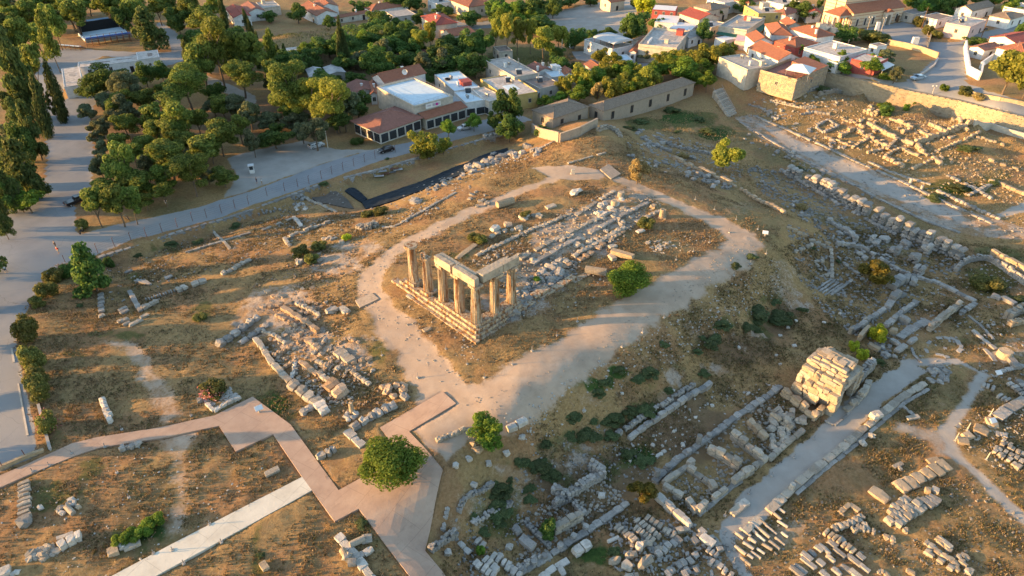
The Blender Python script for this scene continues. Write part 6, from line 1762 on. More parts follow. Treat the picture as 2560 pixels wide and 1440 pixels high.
# top left houses
building('562,24 606,14 626,40 585,46',4.0,'white house with a crimson tiled roof left of the mound','gable',W_WHITE,M_TILER,'house','house',None,1.3,(2,
1))
building('602,14 640,8 660,24 625,34',4.2,'white house with a brown tiled roof at the top left of the mound','gable',W_WHITE,M_TILEB,'house','house',None,
1.4,(2,1))
building('640,8 685,2 700,16 655,22',3.6,'pale flat house with a small terrace above the mound','flat',W_CREAM,W_CONC,'house','house',None,par=.3,wins=(2,
1))
building('754,22 790,4 845,34 792,40',4.2,'white house with two red gable roofs above the mound, left one','gable',W_WHITE,M_TILE,'house','house',None,
1.8,(2,1))
building('786,8 826,-2 845,12 800,24',5.0,'white house with two red gable roofs above the mound, rear one','gable',W_WHITE,M_TILE,'house','house',None,
1.6,(2,1))
building('828,40 915,26 920,32 835,48',2.6,'long narrow red tiled wall house along the top of the gardens','gable',W_CREAM,M_TILE,'house','house',None,
.5,(3,1))
building('912,17 1004,3 1017,15 922,29',3.8,'long white house with a red tiled hip roof at the top','hip',W_WHITE,M_TILE,'house','house',None,1.6,(3,1))
building('970,30 1010,22 1042,34 985,46',3.2,'grey flat roofed yard building right of the long white house','flat',W_GREY,W_CONC,'house','house',None,par=.2,
wins=(2,1))
building('1056,42 1105,34 1144,54 1085,68',5.4,'pale house with a bright crimson hip roof and a chimney','hip',W_CREAM,M_TILER,'house','house',None,1.8,
(2,1),floors=1,extra=(('chimney',.3,-.4),))
building('1105,76 1160,66 1186,82 1125,92',3.4,'small cream house with a red tiled gable roof below the crimson one','gable',W_CREAM,M_TILE,'house','house',
None,1.3,(2,1))
building('1008,92 1040,84 1046,98 1014,106',3.2,'little white hut with a pinkish red roof among the garden trees','gable',W_WHITE,M_TILER,'house','house',
None,1.0,(1,1))
building('1133,3 1185,-10 1240,8 1170,20',5.0,'large cream house with a red tiled hip roof at the top centre','hip',W_CREAM,M_TILE,'house','house',None,
1.8,(2,1))
building('1073,4 1100,-4 1125,4 1095,12',4.4,'white house with small windows at the top centre','flat',W_WHITE,W_CONC,'house','house',None,par=.3,wins=(2,
2))
building('1035,128 1085,122 1090,132 1045,138',2.6,'low pinkish tiled wall shed among the dark trees','gable',W_CREAM,M_TILEB,'shed','shed',None,.7,(1,
1))
building('1150,122 1165,118 1180,134 1162,136',2.8,'tiny red roof peeping out of the garden trees','gable',W_CREAM,M_TILE,'house','house',None,.9,(1,1))
building('766,178 800,166 815,190 775,200',3.0,'old grey shed with a rusty sheet roof behind the pines','gable',W_GREY,M_CORR,'shed','shed',None,.7,(1,
1))
building('805,170 850,162 862,180 825,188',2.8,'low shed with a pale corrugated roof behind the pines','gable',W_GREY,M_CORR,'shed','shed',None,.5,(1,1))
building('700,122 760,116 762,122 702,130',2.6,'thin white roofed shelter at the foot of the mound','flat',W_WHITE,W_ROOFP,'shed','shed',None,par=.1,wins=(2,
0))
building('1505,-2 1540,-8 1560,2 1520,8',4.0,'pale house cut by the top edge beyond the car park','gable',W_CREAM,M_TILE,'house','house',None,1.3,(1,1))
# roofless canteen at the top left
building('190,156 345,140 355,150 200,170',3.6,'long derelict canteen with a peeling white flat roof','flat',W_WHITE,W_ROOFP,'derelict_building','building',
None,par=.15,wins=(3,1),extra=(('patch',-.3,0,6,1.2,W_ROOFB),('patch',.5,.2,5,.8,W_ROOFB)))
building('340,134 394,124 398,143 345,151',4.2,'taller end block of the derelict canteen with three small windows','flat',W_WHITE,W_ROOFP,'derelict_building',
'building',None,par=.2,wins=(3,1),wsize=(.6,.7),door=False,extra=(('patch',0,.2,4,1.5,W_ROOFB),))
building('152,172 200,168 206,212 162,218',3.8,'small derelict white block with a peeling roof beside the cypresses','flat',W_WHITE,W_ROOFP,'derelict_building',
'building',None,par=.15,wins=(1,1),door=False,extra=(('patch',-.2,.1,3,2,W_CONC),))
# open air stage with tiers of seats
def stage():
 q=U(262,84,h1(*U(262,84,-7)[:2])+.5)
 c,a,lx,ly,z0=frame_of([(196,82),(308,66),(322,84),(212,102)],1.0)
 t=empty('open_air_stage',(c[0],c[1],z0),a,'open air stage with a white floor and a black back curtain','stage')
 MB().box((0,0,.2),(lx,ly,1.6)).build('stage_floor',W_ROOFW,t)
 sg=1 if(np.array([-math.sin(a),math.cos(a)])@FW)>0 else-1
 MB().box((0,sg*(ly/2+.3),2.4),(lx*.9,.3,4.6)).build('curtain',M_BLACK,t)
 for s in(-1,1):MB().box((s*lx*.47,sg*ly*.3,2.2),(.3,ly*.45,4.2)).build('side_curtain',M_BLACK,t)
 MB().box((lx*.05,sg*(ly/2+3.5),2.2),(lx*.5,3.0,4.4)).build('back_cabin',simple('blue_cabin',(.10,.20,.32),.6,.2),t)
 c,a,lx,ly,z0=frame_of([(212,96),(334,80),(340,92),(214,110)],2.0)
 s_=empty('grandstand',(c[0],c[1],z0),a,'temporary grandstand on red scaffolding with blue seats','grandstand')
 sg=1 if(np.array([-math.sin(a),math.cos(a)])@FW)>0 else-1
 for k in range(4):
  MB().box((0,sg*(2.4-k*1.5),.9+k*.75),(lx,1.3,.12)).build('tier',M_METAL,s_)
  MB().box((0,sg*(2.2-k*1.5),1.2+k*.75),(lx*.96,.5,.4)).build('seat_row',M_BLUE if k>1 else W_ROOFW,s_)
 nb=8
 for i in range(nb+1):
  x=-lx/2+lx*i/nb;mb=MB()
  for yy,zz in((2.4,1.2),(-2.4,4.4)):mb.tube((x,sg*yy,-.5),(x,sg*yy,zz),.09,n=5)
  mb.tube((x,sg*2.4,0),(x,-sg*2.4,3.2),.07,n=5).tube((x,sg*2.8,.4),(x,-sg*3.2,3.9),.07,n=5).tube((x,-sg*2.4,.3),(x,sg*1.0,2.0),.06,n=5)
  mb.build('scaffold_frame',M_RUST,s_)
 MB().tube((-lx/2,-sg*2.4,4.3),(lx/2,-sg*2.4,4.3),.06,n=5).tube((-lx/2,-sg*2.4,2.2),(lx/2,-sg*2.4,2.2),.06,n=5).build('rail',M_RUST,s_)
 c,a,lx,ly,z0=frame_of([(140,104),(200,112),(210,118),(145,116)],1.6)
 s2=empty('grandstand',(c[0],c[1],z0),a,'smaller side stand of red scaffolding left of the blue seats','grandstand')
 for k in range(3):MB().box((0,1.0-k*.9,.7+k*.5),(lx,.8,.1)).build('tier',W_ROOFW if k==2 else M_RUST,s2)
 for i in range(6):
  x=-lx/2+lx*i/5
  MB().tube((x,1.3,-.5),(x,1.3,.8),.07,n=5).tube((x,-1.2,-.5),(x,-1.2,2.0),.07,n=5).tube((x,1.2,.2),(x,-1.2,1.8),.06,n=5).build('scaffold_frame',M_RUST,s2)
stage()
# church with a porch of arches
def arch_panel(w,h,t,ow,oh,n=8):
 """flat wall w x h, thickness t in y, with one round headed opening"""
 r=ow/2;sp=oh-r
 arc=[(-r*math.cos(math.pi*i/n),sp+r*math.sin(math.pi*i/n))for i in range(n+1)]
 out=[(-w/2,0)]+[(-w/2 if i<n/2 else(w/2 if i>n/2 else 0),h)for i in range(n+1)]+[(w/2,0)]
 inn=[(-r,0)]+arc+[(r,0)]
 out=[(-w/2,0)]+[(max(-w/2,min(w/2,-w/2+w*i/n)),h)for i in range(n+1)]+[(w/2,0)]
 m=len(out);vs=[]
 for y in(-t/2,t/2):vs+=[(p[0],y,p[1])for p in out]+[(p[0],y,p[1])for p in inn]
 fs=[]
 for i in range(m-1):
  fs+=[(i,i+1,m+i+1,m+i),(2*m+i,3*m+i,3*m+i+1,2*m+i+1),(m+i,m+i+1,3*m+i+1,3*m+i),(i,2*m+i,2*m+i+1,i+1)]
 return vs,fs
def banded():
 m,nt,b=newmat('banded_church_masonry')
 sp=nd(nt,'ShaderNodeSeparateXYZ');L(nt,opos(nt),sp.inputs[0])
 f=mth(nt,'FRACT',mth(nt,'MULTIPLY',sp.outputs[2],.8))
 c=mix(nt,mth(nt,'GREATER_THAN',f,.84),ramp(nt,noise(nt,2,5,.6,wpos(nt)),[(.3,(.46,.36,.24)),(.7,(.56,.46,.32))]),(.27,.11,.07))
 L(nt,c,b.inputs['Base Color']);b.inputs['Roughness'].default_value=.85
 return m
M_CHURCH=banded()
def church():
 cs=[(2077,20),(2132,33),(2248,17),(2195,0)]
 c,a,lx,ly,z0=frame_of([(2126,33),(2250,16),(2215,3),(2088,18)],6.0)
 root=empty('church',(c[0],c[1],z0),a,'large banded stone church with red tiled roofs and an arched porch','church')
 sx=1 if(np.array([math.cos(a),math.sin(a)])@RT)>0 else-1
 sy=1 if(np.array([-math.sin(a),math.cos(a)])@FW)>0 else-1
 X,Y=lx/2,ly/2+1
 MB().box((0,0,2.5),(2*X,2*Y,7)).build('aisle_wall',M_CHURCH,root)
 MB().add([(-X-.4,-sy*(Y+.4),6.0),(X+.4,-sy*(Y+.4),6.0),(X+.4,-sy*(Y-4.6),8.4),(-X-.4,-sy*(Y-4.6),8.4),(-X-.4,-sy*(Y+.4),5.85),(X+.4,-sy*(Y+.4),5.85),(X+.4,
-sy*(Y-4.6),6.0),(-X-.4,-sy*(Y-4.6),6.0)],[(0,1,2,3),(7,6,5,4),(0,4,5,1),(1,5,6,2),(2,6,7,3),(3,7,4,0)]).build('aisle_roof',M_TILE,root)
 MB().box((0,sy*4,6.5),(2*X-.6,8.5,15)).build('nave_wall',M_CHURCH,root)
 MB().box((-sx*(X-2.4),sy*6.5,9),(5,5,20)).build('bell_tower',M_CHURCH,root)
 MB().add([(-X,sy*-.6,14),(X,sy*-.6,14),(X,sy*8.6,14),(-X,sy*8.6,14),(-X,sy*4,16.5),(X,sy*4,16.5)],[(0,1,5,4),(2,3,4,5),(0,4,3),(1,2,5),(3,2,1,0)]).build('nave_roof',
M_TILE,root)
 for i in range(6):
  u=-X+2*X*(i+.7)/6.4
  if i in(3,):continue
  vs,fs=arch_panel(1.7,3.2,.14,1.0,2.7)
  w=MB().add(vs,fs).build('arched_window',W_CREAM,root,loc=(u,-sy*(Y+.06),1.0))
  MB().box((0,sy*.02,1.3),(1.0,.08,2.6)).build('pane',M_GLASS,w)
 for i in range(5):
  u=-X+2*X*(i+.6)/5
  w=MB().box((0,0,0),(1.5,.12,1.9)).build('window',W_CREAM,root,loc=(u,-sy*.27,10.6))
  for s in(-.35,.35):MB().box((s,-sy*.04,0),(.5,.1,1.6)).build('pane',M_GLASS,w)
 ux=sx*X*.32
 d=empty('side_porch',(ux,-sy*(Y+.9),0));d.parent=root
 vs,fs=arch_panel(3.4,5.2,1.6,1.9,4.2);MB().add(vs,fs).build('porch_arch',W_CREAM,d)
 MB().add([(-2.1,-.9,5.2),(2.1,-.9,5.2),(2.1,.9,5.2),(-2.1,.9,5.2),(0,-.9,6.3),(0,.9,6.3)],[(0,4,5,3),(4,1,2,5),(0,1,4),(2,3,5),(3,2,1,0)]).build('porch_roof',
M_TILE,d)
 MB().box((0,sy*.75,1.6),(1.8,.12,3.2)).build('door',M_WOOD,d)
 d2=MB().box((0,0,1.5),(1.4,.14,3.0)).build('door',M_WOOD,root,loc=(sx*X*.86,-sy*(Y+.08),0))
 pw,pd=7.4,5.5
 p=empty('porch',(-sx*(X+pd/2),sy*-.5,0));p.parent=root
 MB().box((0,0,.1),(pd+3.0,pw+3,1.8)).build('platform',W_CREAM,p)
 for k in range(5):MB().box((-sx*(pd/2+1.8+k*.35),0,.8-k*.2),(.4,pw*.6,.2)).build('step',W_CREAM,p)
 for i in range(3):
  vs,fs=arch_panel(pw/3,4.2,.5,pw/3-.7,3.6)
  o=MB().add(vs,fs).build('arch',W_CREAM,p,loc=(-sx*(pd/2),-pw/2+pw/3*(i+.5),1.0));o.rotation_euler=(0,0,math.pi/2)
 for s in(-1,1):
  for i in range(2):
   vs,fs=arch_panel(pd/2,4.2,.5,pd/2-.7,3.6)
   MB().add(vs,fs).build('arch',W_CREAM,p,loc=(-pd/4+pd/2*i,s*pw/2,1.0))
 MB().box((sx*pd*.46,0,2.5),(.2,1.8,3.0)).build('door',simple('orange_door',(.35,.12,.03),.6),p)
 e=.5
 MB().add([(-pd/2-e,-pw/2-e,5.2),(pd/2+e,-pw/2-e,5.2),(pd/2+e,pw/2+e,5.2),(-pd/2-e,pw/2+e,5.2),(sx*pd/2,-1.5,7.3),(sx*pd/2,1.5,7.3)],[(0,1,4),(1,2,5,4),
(2,3,5),(3,0,4,5),(3,2,1,0)]).build('porch_roof',M_TILE,p)
church()
# retaining walls of the village terrace
def retaining(top,label,drop,mat,batter=.6,name='retaining_wall',group=None,thick=.7,par=.7,push=0.0):
 """a sloping stone face standing below a terrace edge"""
 q=[P(*map(float,t.split(',')))for t in top.split()]
 root=empty(name,tuple(q[0]),0,label,'retaining wall',group)
 pts=[]
 for a,b in zip(q[:-1],q[1:]):
  d=math.hypot(b[0]-a[0],b[1]-a[1]);n=max(1,int(d/1.5))
  for i in range(n):pts.append(a+(b-a)*(i/n))
 pts.append(q[-1]);pts=np.array(pts)
 tg=np.gradient(pts[:,:2],axis=0);tg/=np.linalg.norm(tg,axis=1)[:,None]
 nn=np.stack([-tg[:,1],tg[:,0]],1)
 sg=np.sign((nn@-FW).mean());nn*=sg
 rows=[]
 nz=9
 for k in range(nz+1):
  f=k/nz
  z=pts[:,2]+par-f*(drop+par)
  jit=vnoise(pts[:,0]/1.3+k*3.7,pts[:,1]/1.3,4)*.12
  off=push+batter*f*drop+jit
  rows.append(np.stack([pts[:,0]+nn[:,0]*off,pts[:,1]+nn[:,1]*off,z],1))
 back=np.stack([pts[:,0]-nn[:,0]*thick,pts[:,1]-nn[:,1]*thick,pts[:,2]+par],1)
 back2=back.copy();back2[:,2]-=2.0+par
 V=np.vstack([back2,back]+rows)-q[0];m=len(pts)
 f_=[(r*m+i,r*m+i+1,(r+1)*m+i+1,(r+1)*m+i)for r in range(nz+2)for i in range(m-1)]
 mb=MB().add(V,f_);mb.build('wall_face',mat,root)
 hp=Heap()
 for r in range(1,nz):
  for i in range(m-1):
   for _ in range(2):
    if R.random()<.55:
     c=rows[r][i]+(rows[r][i+1]-rows[r][i])*R.random()-q[0]
     hp.add('rough',(c[0],c[1],c[2]-.2),(R.uniform(.4,.8),.35,R.uniform(.2,.4)),math.atan2(tg[i][1],tg[i][0]))
 hp.build('face_stones',mat,root)
 for i in range(0,m-1,1):
  c=(pts[i]+pts[i+1])/2-q[0]
  link('coping_stone',vmesh('block',R.randrange(10),mat),root,(c[0]-nn[i][0]*(thick*.4-push),c[1]-nn[i][1]*(thick*.4-push),c[2]+par-.05),(0,0,math.atan2(tg[i][1],
tg[i][0])),(1.4,thick*1.2,.22))
 return root
retaining('2073,186 2120,197 2167,207 2220,218 2273,231','ochre retaining wall below the village road, left stretch with green scrub',5.4,W_OCHRE,.3,push=1.4)
retaining('2273,231 2335,243 2397,256','smooth sunlit retaining wall below the bend of the road',6.4,W_OCHRE,.45,push=1.4)
retaining('2397,256 2450,270 2510,285 2620,312','ochre parapet and dry bank below the road at the right',5.0,W_OCHRE,.5,push=1.2)
retaining('1890,215 1960,222 2010,225','old rough stone wall holding up the restaurant terrace',4.6,W_STONE,.1)
garden_wall('2433,312 2475,322 2560,348 2640,372',1.5,.6,W_CREAM,'smooth pale wall at the foot of the dry bank at the right edge')
for i,(x,y)in enumerate(((2145,222),(2270,250),(2372,285))):
 a_=P(x,y);o=MB().add([(-.5,0,2.5),(.5,0,2.5),(.5,-3.2,-3),(-.5,-3.2,-3),(-.5,1.5,2.5),(.5,1.5,2.5),(.5,1.5,-3),(-.5,1.5,-3)],[(0,1,2,3),(4,7,6,5),(0,4,
5,1),(3,2,6,7),(0,3,7,4),(1,5,6,2)]).build('buttress',W_OCHRE,None,loc=tuple(a_),rot=(0,0,YAW-math.pi/2+.45))
 tag(o,('left','middle','right')[i]+' sloping stone buttress against the retaining wall','buttress')
# bank wall below the north road
retaining('245,646 330,620 420,590 500,566 560,550 640,523 700,500 760,478 800,463','long rubble bank wall below the north road, left part with the fence on top',
1.8,M_GREY,.5,par=.05)
retaining('860,447 950,425 1040,398 1120,375 1200,352 1256,334','rubble bank wall below the north road, right part near the shops',1.6,M_GREY,.6,par=.1)
rubble_wall('1210,347 1235,341 1254,337','ruined block of masonry at the roadside beside the plane trees',1.2,1.8,.6)
# stair at the head of the paved street
def street_stair():
 a,b=P(1780,243),P(1818,292);c1,c2=P(1800,235),P(1838,283)
 root=empty('street_stair',tuple(b),0,'broad stone stair climbing from the paved street to the village','stair')
 n=14;up=4.2
 for k in range(n):
  t=k/n
  l=b+(a-b)*t;r=c2+(c1-c2)*t;m=(l+r)/2
  an=math.atan2(r[1]-l[1],r[0]-l[0]);w=math.hypot(r[0]-l[0],r[1]-l[1])
  z=b[2]+up*(k+1)/n
  MB().box((m[0]-b[0],m[1]-b[1],z-b[2]-1.4),(w,.95,2.8),an).build('step',M_STONE,root)
 for p,q in((c2,c1),(b,a)):
  MB().tube((p[0]-b[0],p[1]-b[1],.9),(q[0]-b[0],q[1]-b[1],up+.9),.05,n=6).build('handrail',M_METAL,root)
street_stair()
# ------------------------------------------------------------------ trees
def leaf_mat(name,dark,lit,yel=None,tr=.5):
 m,nt,b=newmat(name)
 r=irand(nt);o=orand(nt)
 c=ramp(nt,r,[(.0,dark),(.6,lit),(1.0,yel or tuple(min(1,x*1.35)for x in lit))])
 hs=nd(nt,'ShaderNodeHueSaturation');L(nt,c,hs.inputs['Color'])
 hs.inputs['Hue'].default_value=.5
 L(nt,mth(nt,'ADD',.8,mth(nt,'MULTIPLY',o,.45)),hs.inputs['Value'])
 L(nt,mth(nt,'ADD',.485,mth(nt,'MULTIPLY',o,.03)),hs.inputs['Hue'])
 L(nt,hs.outputs[0],b.inputs['Base Color'])
 b.inputs['Roughness'].default_value=.65;b.inputs['Specular IOR Level'].default_value=.15
 t=nd(nt,'ShaderNodeBsdfTranslucent');L(nt,hs.outputs[0],t.inputs['Color'])
 mx=nd(nt,'ShaderNodeMixShader');mx.inputs[0].default_value=tr
 L(nt,b.outputs[0],mx.inputs[1]);L(nt,t.outputs[0],mx.inputs[2])
 L(nt,mx.outputs[0],nt.nodes['Material Output'].inputs['Surface'])
 return m
LM={'pine':leaf_mat('pine_needles',(0.072,0.111,0.026),(0.163,0.208,0.042),(0.247,0.280,0.065)),'ypine':leaf_mat('sunlit_pine_needles',(0.130,0.156,0.029),
(0.247,0.267,0.047),(0.351,0.345,0.072)),'conifer':leaf_mat('dark_conifer_needles',(.055,.08,.026),(.10,.13,.038),(.15,.17,.055)),'cypress':leaf_mat('cypress_foliage',
(0.039,0.060,0.021),(0.070,0.096,0.031),(0.114,0.131,0.044)),'olive':leaf_mat('olive_leaves',(0.088,0.109,0.056),(0.150,0.172,0.088),(0.229,0.237,0.124)),
'broad':leaf_mat('dark_green_leaves',(0.052,0.098,0.026),(0.098,0.163,0.039),(0.156,0.221,0.055)),'lime':leaf_mat('fresh_green_leaves',(0.078,0.143,0.021),
(0.150,0.240,0.034),(0.227,0.305,0.052)),'plane':leaf_mat('yellow_green_leaves',(0.124,0.150,0.025),(0.229,0.246,0.042),(0.351,0.334,0.061)),'yellow':leaf_mat('yellowing_leaves',
(.11,.105,.02),(.19,.17,.03),(.26,.22,.045)),'bright':leaf_mat('bright_new_leaves',(0.229,0.281,0.021),(0.386,0.421,0.035),(0.527,0.545,0.061)),'dry':leaf_mat('dry_brown_leaves',
(0.229,0.176,0.079),(0.351,0.272,0.114),(0.456,0.369,0.176)),'weed':leaf_mat('deep_green_weeds',(.07,.10,.042),(.12,.155,.06),(.17,.19,.085)),'olea':leaf_mat('oleander_leaves',
(0.088,0.105,0.031),(0.166,0.176,0.049),(0.281,0.264,0.088)),'pink':leaf_mat('pink_blossom',(.35,.10,.12),(.50,.18,.20),(.6,.3,.3)),}
M_BARK=simple('tree_bark',(.13,.095,.065),.9,.35,3,.3)
def crown_mesh(style,seed,n,size):
 """leaf clumps spread through lobes of a unit crown (radius 1)"""
 g=np.random.default_rng(seed)
 lobes=[]
 if style=='pine':
  for i in range(15):
   a=g.uniform(0,6.28);r=g.uniform(.25,.72);z=g.uniform(-.55,.72)
   r*=math.sqrt(max(.1,1-z*z*.8))
   lobes.append((r*math.cos(a),r*math.sin(a),z,g.uniform(.26,.42),.72))
  lobes.append((0,0,.5,.42,.8));lobes.append((0,0,-.1,.45,.8))
 elif style=='broad':
  for i in range(24):
   v=g.normal(size=3);v/=np.linalg.norm(v);k=g.uniform(.35,.86)
   lobes.append((v[0]*k*g.uniform(.9,1.1),v[1]*k,v[2]*k*.9,g.uniform(.16,.42),g.uniform(.7,1.0)))
  lobes.append((g.uniform(-.2,.2),g.uniform(-.2,.2),0,.5,.9))
 elif style=='ball':
  for i in range(26):
   v=g.normal(size=3);v/=np.linalg.norm(v);k=g.uniform(.52,.70)
   lobes.append((v[0]*k,v[1]*k,v[2]*k,g.uniform(.22,.36),.95))
  lobes.append((0,0,0,.72,.95))
 elif style=='open':
  for i in range(16):
   v=g.normal(size=3);v/=np.linalg.norm(v);k=g.uniform(.4,.74)
   lobes.append((v[0]*k,v[1]*k,v[2]*k,g.uniform(.22,.36),.8))
 elif style=='cypress':
  for i in range(26):
   z=-1+2*(i+.5)/26;r=(1-max(0,z)**1.6)*(1 if z>-.7 else.6+.4*(z+1)/.3)
   a=g.uniform(0,6.28);k=.3*r
   lobes.append((k*math.cos(a),k*math.sin(a),z*.93,.3+.4*r*.9,.35))
 elif style=='conifer':
  for i in range(44):
   z=g.uniform(-1,.92);r=(1-(z+1)/2.05)**.6
   a=g.uniform(0,6.28);k=r*g.uniform(.2,.78)
   lobes.append((k*math.cos(a),k*math.sin(a),z,.16+.24*r,.5))
 elif style=='sparse':
  for i in range(26):
   z=g.uniform(-1,.95);r=(1-(z+1)/2.05)**.8
   a=g.uniform(0,6.28);k=r*g.uniform(.35,.85)
   lobes.append((k*math.cos(a),k*math.sin(a),z,.09+.14*r,.4))
 elif style=='bush':
  for i in range(14):
   a=g.uniform(0,6.28);r=g.uniform(.2,.65)
   lobes.append((r*math.cos(a),r*math.sin(a),g.uniform(-.6,.45),g.uniform(.3,.45),.9))
 w=np.array([l[3]**2 for l in lobes]);w/=w.sum()
 pick=g.choice(len(lobes),n,p=w);Lb=np.array(lobes)[pick]
 d=g.normal(size=(n,3));d[:,2]+=.25;d/=np.linalg.norm(d,axis=1)[:,None]
 rad=Lb[:,3]*(1-.45*g.random(n)**1.7)
 p=Lb[:,:3]+d*rad[:,None]*np.stack([np.ones(n),np.ones(n),Lb[:,4]],1)
 nrm=d+g.normal(0,.45,(n,3));nrm/=np.linalg.norm(nrm,axis=1)[:,None]
 ref=g.normal(size=(n,3));t1=np.cross(nrm,ref);t1/=np.linalg.norm(t1,axis=1)[:,None];t2=np.cross(nrm,t1)
 s=size*g.uniform(.6,1.3,(n,1));asp=g.uniform(.5,1.0,(n,1))
 q=np.stack([p-t1*s-t2*s*asp*.5,p+t1*s*.4-t2*s*asp,p+t1*s+t2*s*asp*.4,p-t1*s*.3+t2*s*asp],1)
 return q.reshape(-1,3),np.arange(n*4).reshape(-1,4)
_cm={}
DENS={'lo':(4200,.064),'hi':(12000,.034)}
def crown(style,v,mat,dens):
 k=(style,v,mat.name,dens)
 if k not in _cm:
  n,s=DENS[dens]
  kk=(style,v,'geo',dens)
  if kk not in _cm:_cm[kk]=crown_mesh(style,hash((len(style),v))%1000+v*7+ord(style[0]),n,s)
  _cm[k]=mesh_np('crown',*_cm[kk],mat,False)
 return _cm[k]
_tm={}
def trunk_mesh(v,bare=False):
 """trunk and limbs of unit height reaching into a unit crown: base z=0, crown centre z=1"""
 if v in _tm:return _tm[v]
 g=random.Random(v*13+5);mb=MB()
 p=Vector((0,0,-.1));r=.05
 pts=[p]
 for i in range(4):pts.append(pts[-1]+Vector((g.uniform(-.05,.05),g.uniform(-.05,.05),.26)))
 for i in range(4):mb.tube(pts[i],pts[i+1],r*(1-i*.13),r*(1-(i+1)*.13),7)
 for i in range(7):
  s=pts[g.choice((2,3,3,4))];a=g.uniform(0,6.28)
  e=s+Vector((math.cos(a)*.3,math.sin(a)*.3,g.uniform(.12,.4)));f=e+Vector((math.cos(a+.4)*.22,math.sin(a+.4)*.22,g.uniform(.05,.3)))
  mb.tube(s,e,r*.45,r*.28,5);mb.tube(e,f,r*.28,r*.1,5)
 _tm[v]=mb.mesh('trunk',M_BARK)
 return _tm[v]
# style, material, trunk share of the crown's half height, category, words
KIND={'pine':('pine','pine',.65,'tree','pine'),'ypine':('pine','ypine',.6,'tree','sunlit yellowish pine'),'conifer':('conifer','conifer',.35,'tree','tall dark conifer'),
'tallpine':('conifer','pine',.8,'tree','tall narrow pine'),'sparse':('sparse','conifer',.1,'tree','thin sparse conifer'),'cypress':('cypress','cypress',
.04,'tree','slim dark cypress'),'ycyp':('cypress','pine',.04,'tree','sunlit slim poplar'),'olive':('open','olive',.35,'tree','silvery olive tree'),'broad':('broad',
'broad',.25,'tree','dark green leafy tree'),'lime':('broad','lime',.55,'tree','fresh green round tree'),'plane':('broad','plane',.3,'tree','sunlit yellow green tree'),
'yellow':('open','yellow',.25,'tree','yellowing tree'),'bright':('bush','bright',.0,'shrub','bright yellow green bush'),'dry':('open','dry',.25,'tree',
'half dry thin tree'),'bush':('bush','broad',.0,'shrub','dark round bush'),'shrub':('bush','olea',.0,'shrub','olive green shrub'),'weed':('open','weed',
.0,'shrub','deep green weed clump'),'olea':('bush','olea',.0,'shrub','oleander bush'),'dark':('conifer','broad',.15,'tree','dark green spiky tree'),'round':('ball',
'lime',-.08,'tree','fresh green round tree'),'fig':('ball','lime',.3,'tree','spreading fresh green tree'),'dryb':('bush','dry',.0,'shrub','dry brown bush'),
'ivy':('bush','lime',0,'shrub','green scrub'),}
NAMES={'pine':'pine_tree','ypine':'pine_tree','conifer':'conifer_tree','tallpine':'pine_tree','sparse':'conifer_tree','cypress':'cypress_tree','ycyp':'poplar_tree',
'olive':'olive_tree'}
def tree(kind,cx,cy,w,h,label=None,group=None,dens=None,flowers=False,base=None):
 """crown centre, width and height in photo pixels"""
 st,mt,tk,cat,words=KIND[kind]
 k_=1.0 if dens=='hi' else(1.02 if kind in('conifer','lime','weed','sparse')else 1.18)
 w*=k_;h*=k_
 d=ray(cx,cy);phi=math.atan2(-d[2],math.hypot(d[0],d[1]))
 q=P(cx,cy);zc=q[2]+2
 for _ in range(6):
  q=U(cx,cy,zc);s=FPX/float((q-C0)@_cf)
  a=w/s/2
  v2=(h/s/2)**2-(a*math.sin(phi))**2
  c=math.sqrt(max(v2,(a*(.3 if kind=='fig' else.45))**2))/math.cos(phi)
  zc=h1(q[0],q[1])+c*(1+tk)-.1*c
  if kind=='weed':c=min(c,a*.28)
  if cat=='shrub':zc=h1(q[0],q[1])+c*.62
 if base:
  q=P(*base);s=FPX/float((q-C0)@_cf);a=w/s/2
  c=math.sqrt(max((h/s/2)**2-(a*math.sin(phi))**2,(a*.45)**2))/math.cos(phi)
  lo_,hi_=q[2],q[2]+40
  for _ in range(30):
   zc=(lo_+hi_)/2;d_=np.array([q[0],q[1],zc])-C0
   if 720-FPX*(d_@_cu)/(d_@_cf)>cy:lo_=zc
   else:hi_=zc
 gz_=h1(q[0],q[1])
 if cat=='tree':cat={'pine':'pine tree','ypine':'pine tree','tallpine':'pine tree','conifer':'conifer','sparse':'conifer','cypress':'cypress','ycyp':'poplar',
'olive':'olive tree'}.get(kind,'tree')
 istree=cat!='shrub'
 o=empty(NAMES.get(kind,'leafy_tree' if istree else 'green_shrub'),(q[0],q[1],gz_),R.uniform(0,6.28),label or words,cat,group)
 v=R.randrange(3)
 dens=dens or('hi' if s*a>55 else 'lo')
 cr=link('crown',crown(st,v,LM[mt],dens),o,(0,0,zc-gz_),(R.uniform(-.12,.12),R.uniform(-.12,.12),0),(a*R.uniform(.9,1.12),a*R.uniform(.88,1.1),c*R.uniform(.94,
1.08))if st!='ball' else(a,a,c))
 if istree:
  link('trunk',trunk_mesh(v),o,(0,0,-.1),None,(max(1.6,a*1.0),max(1.6,a*1.0),(zc-gz_+.1)))
 if flowers:
  g=np.random.default_rng(int(cx));vv,ff=crown_mesh('bush',int(cx),260,.05)
  link('blossom',mesh_np('blossom',vv,ff,LM['pink']),o,(0,0,zc-gz_),None,(a*1.04,a*1.04,c*1.06))
 return o
_ct={}
def TZ(ox,oy,place,rows,k=3.0):
 """trees from an enlarged quarter of the photo"""
 for t in rows:
  kd,x,y,w,h=t[:5]
  words=KIND[kd][4]
  pl=t[5]if len(t)>5 else None
  if pl:tree(kd,ox+x/k,oy+y/k,w/k,h/k,words+' '+pl)
  else:tree(kd,ox+x/k,oy+y/k,w/k,h/k,words+' '+place,words+'s '+place)
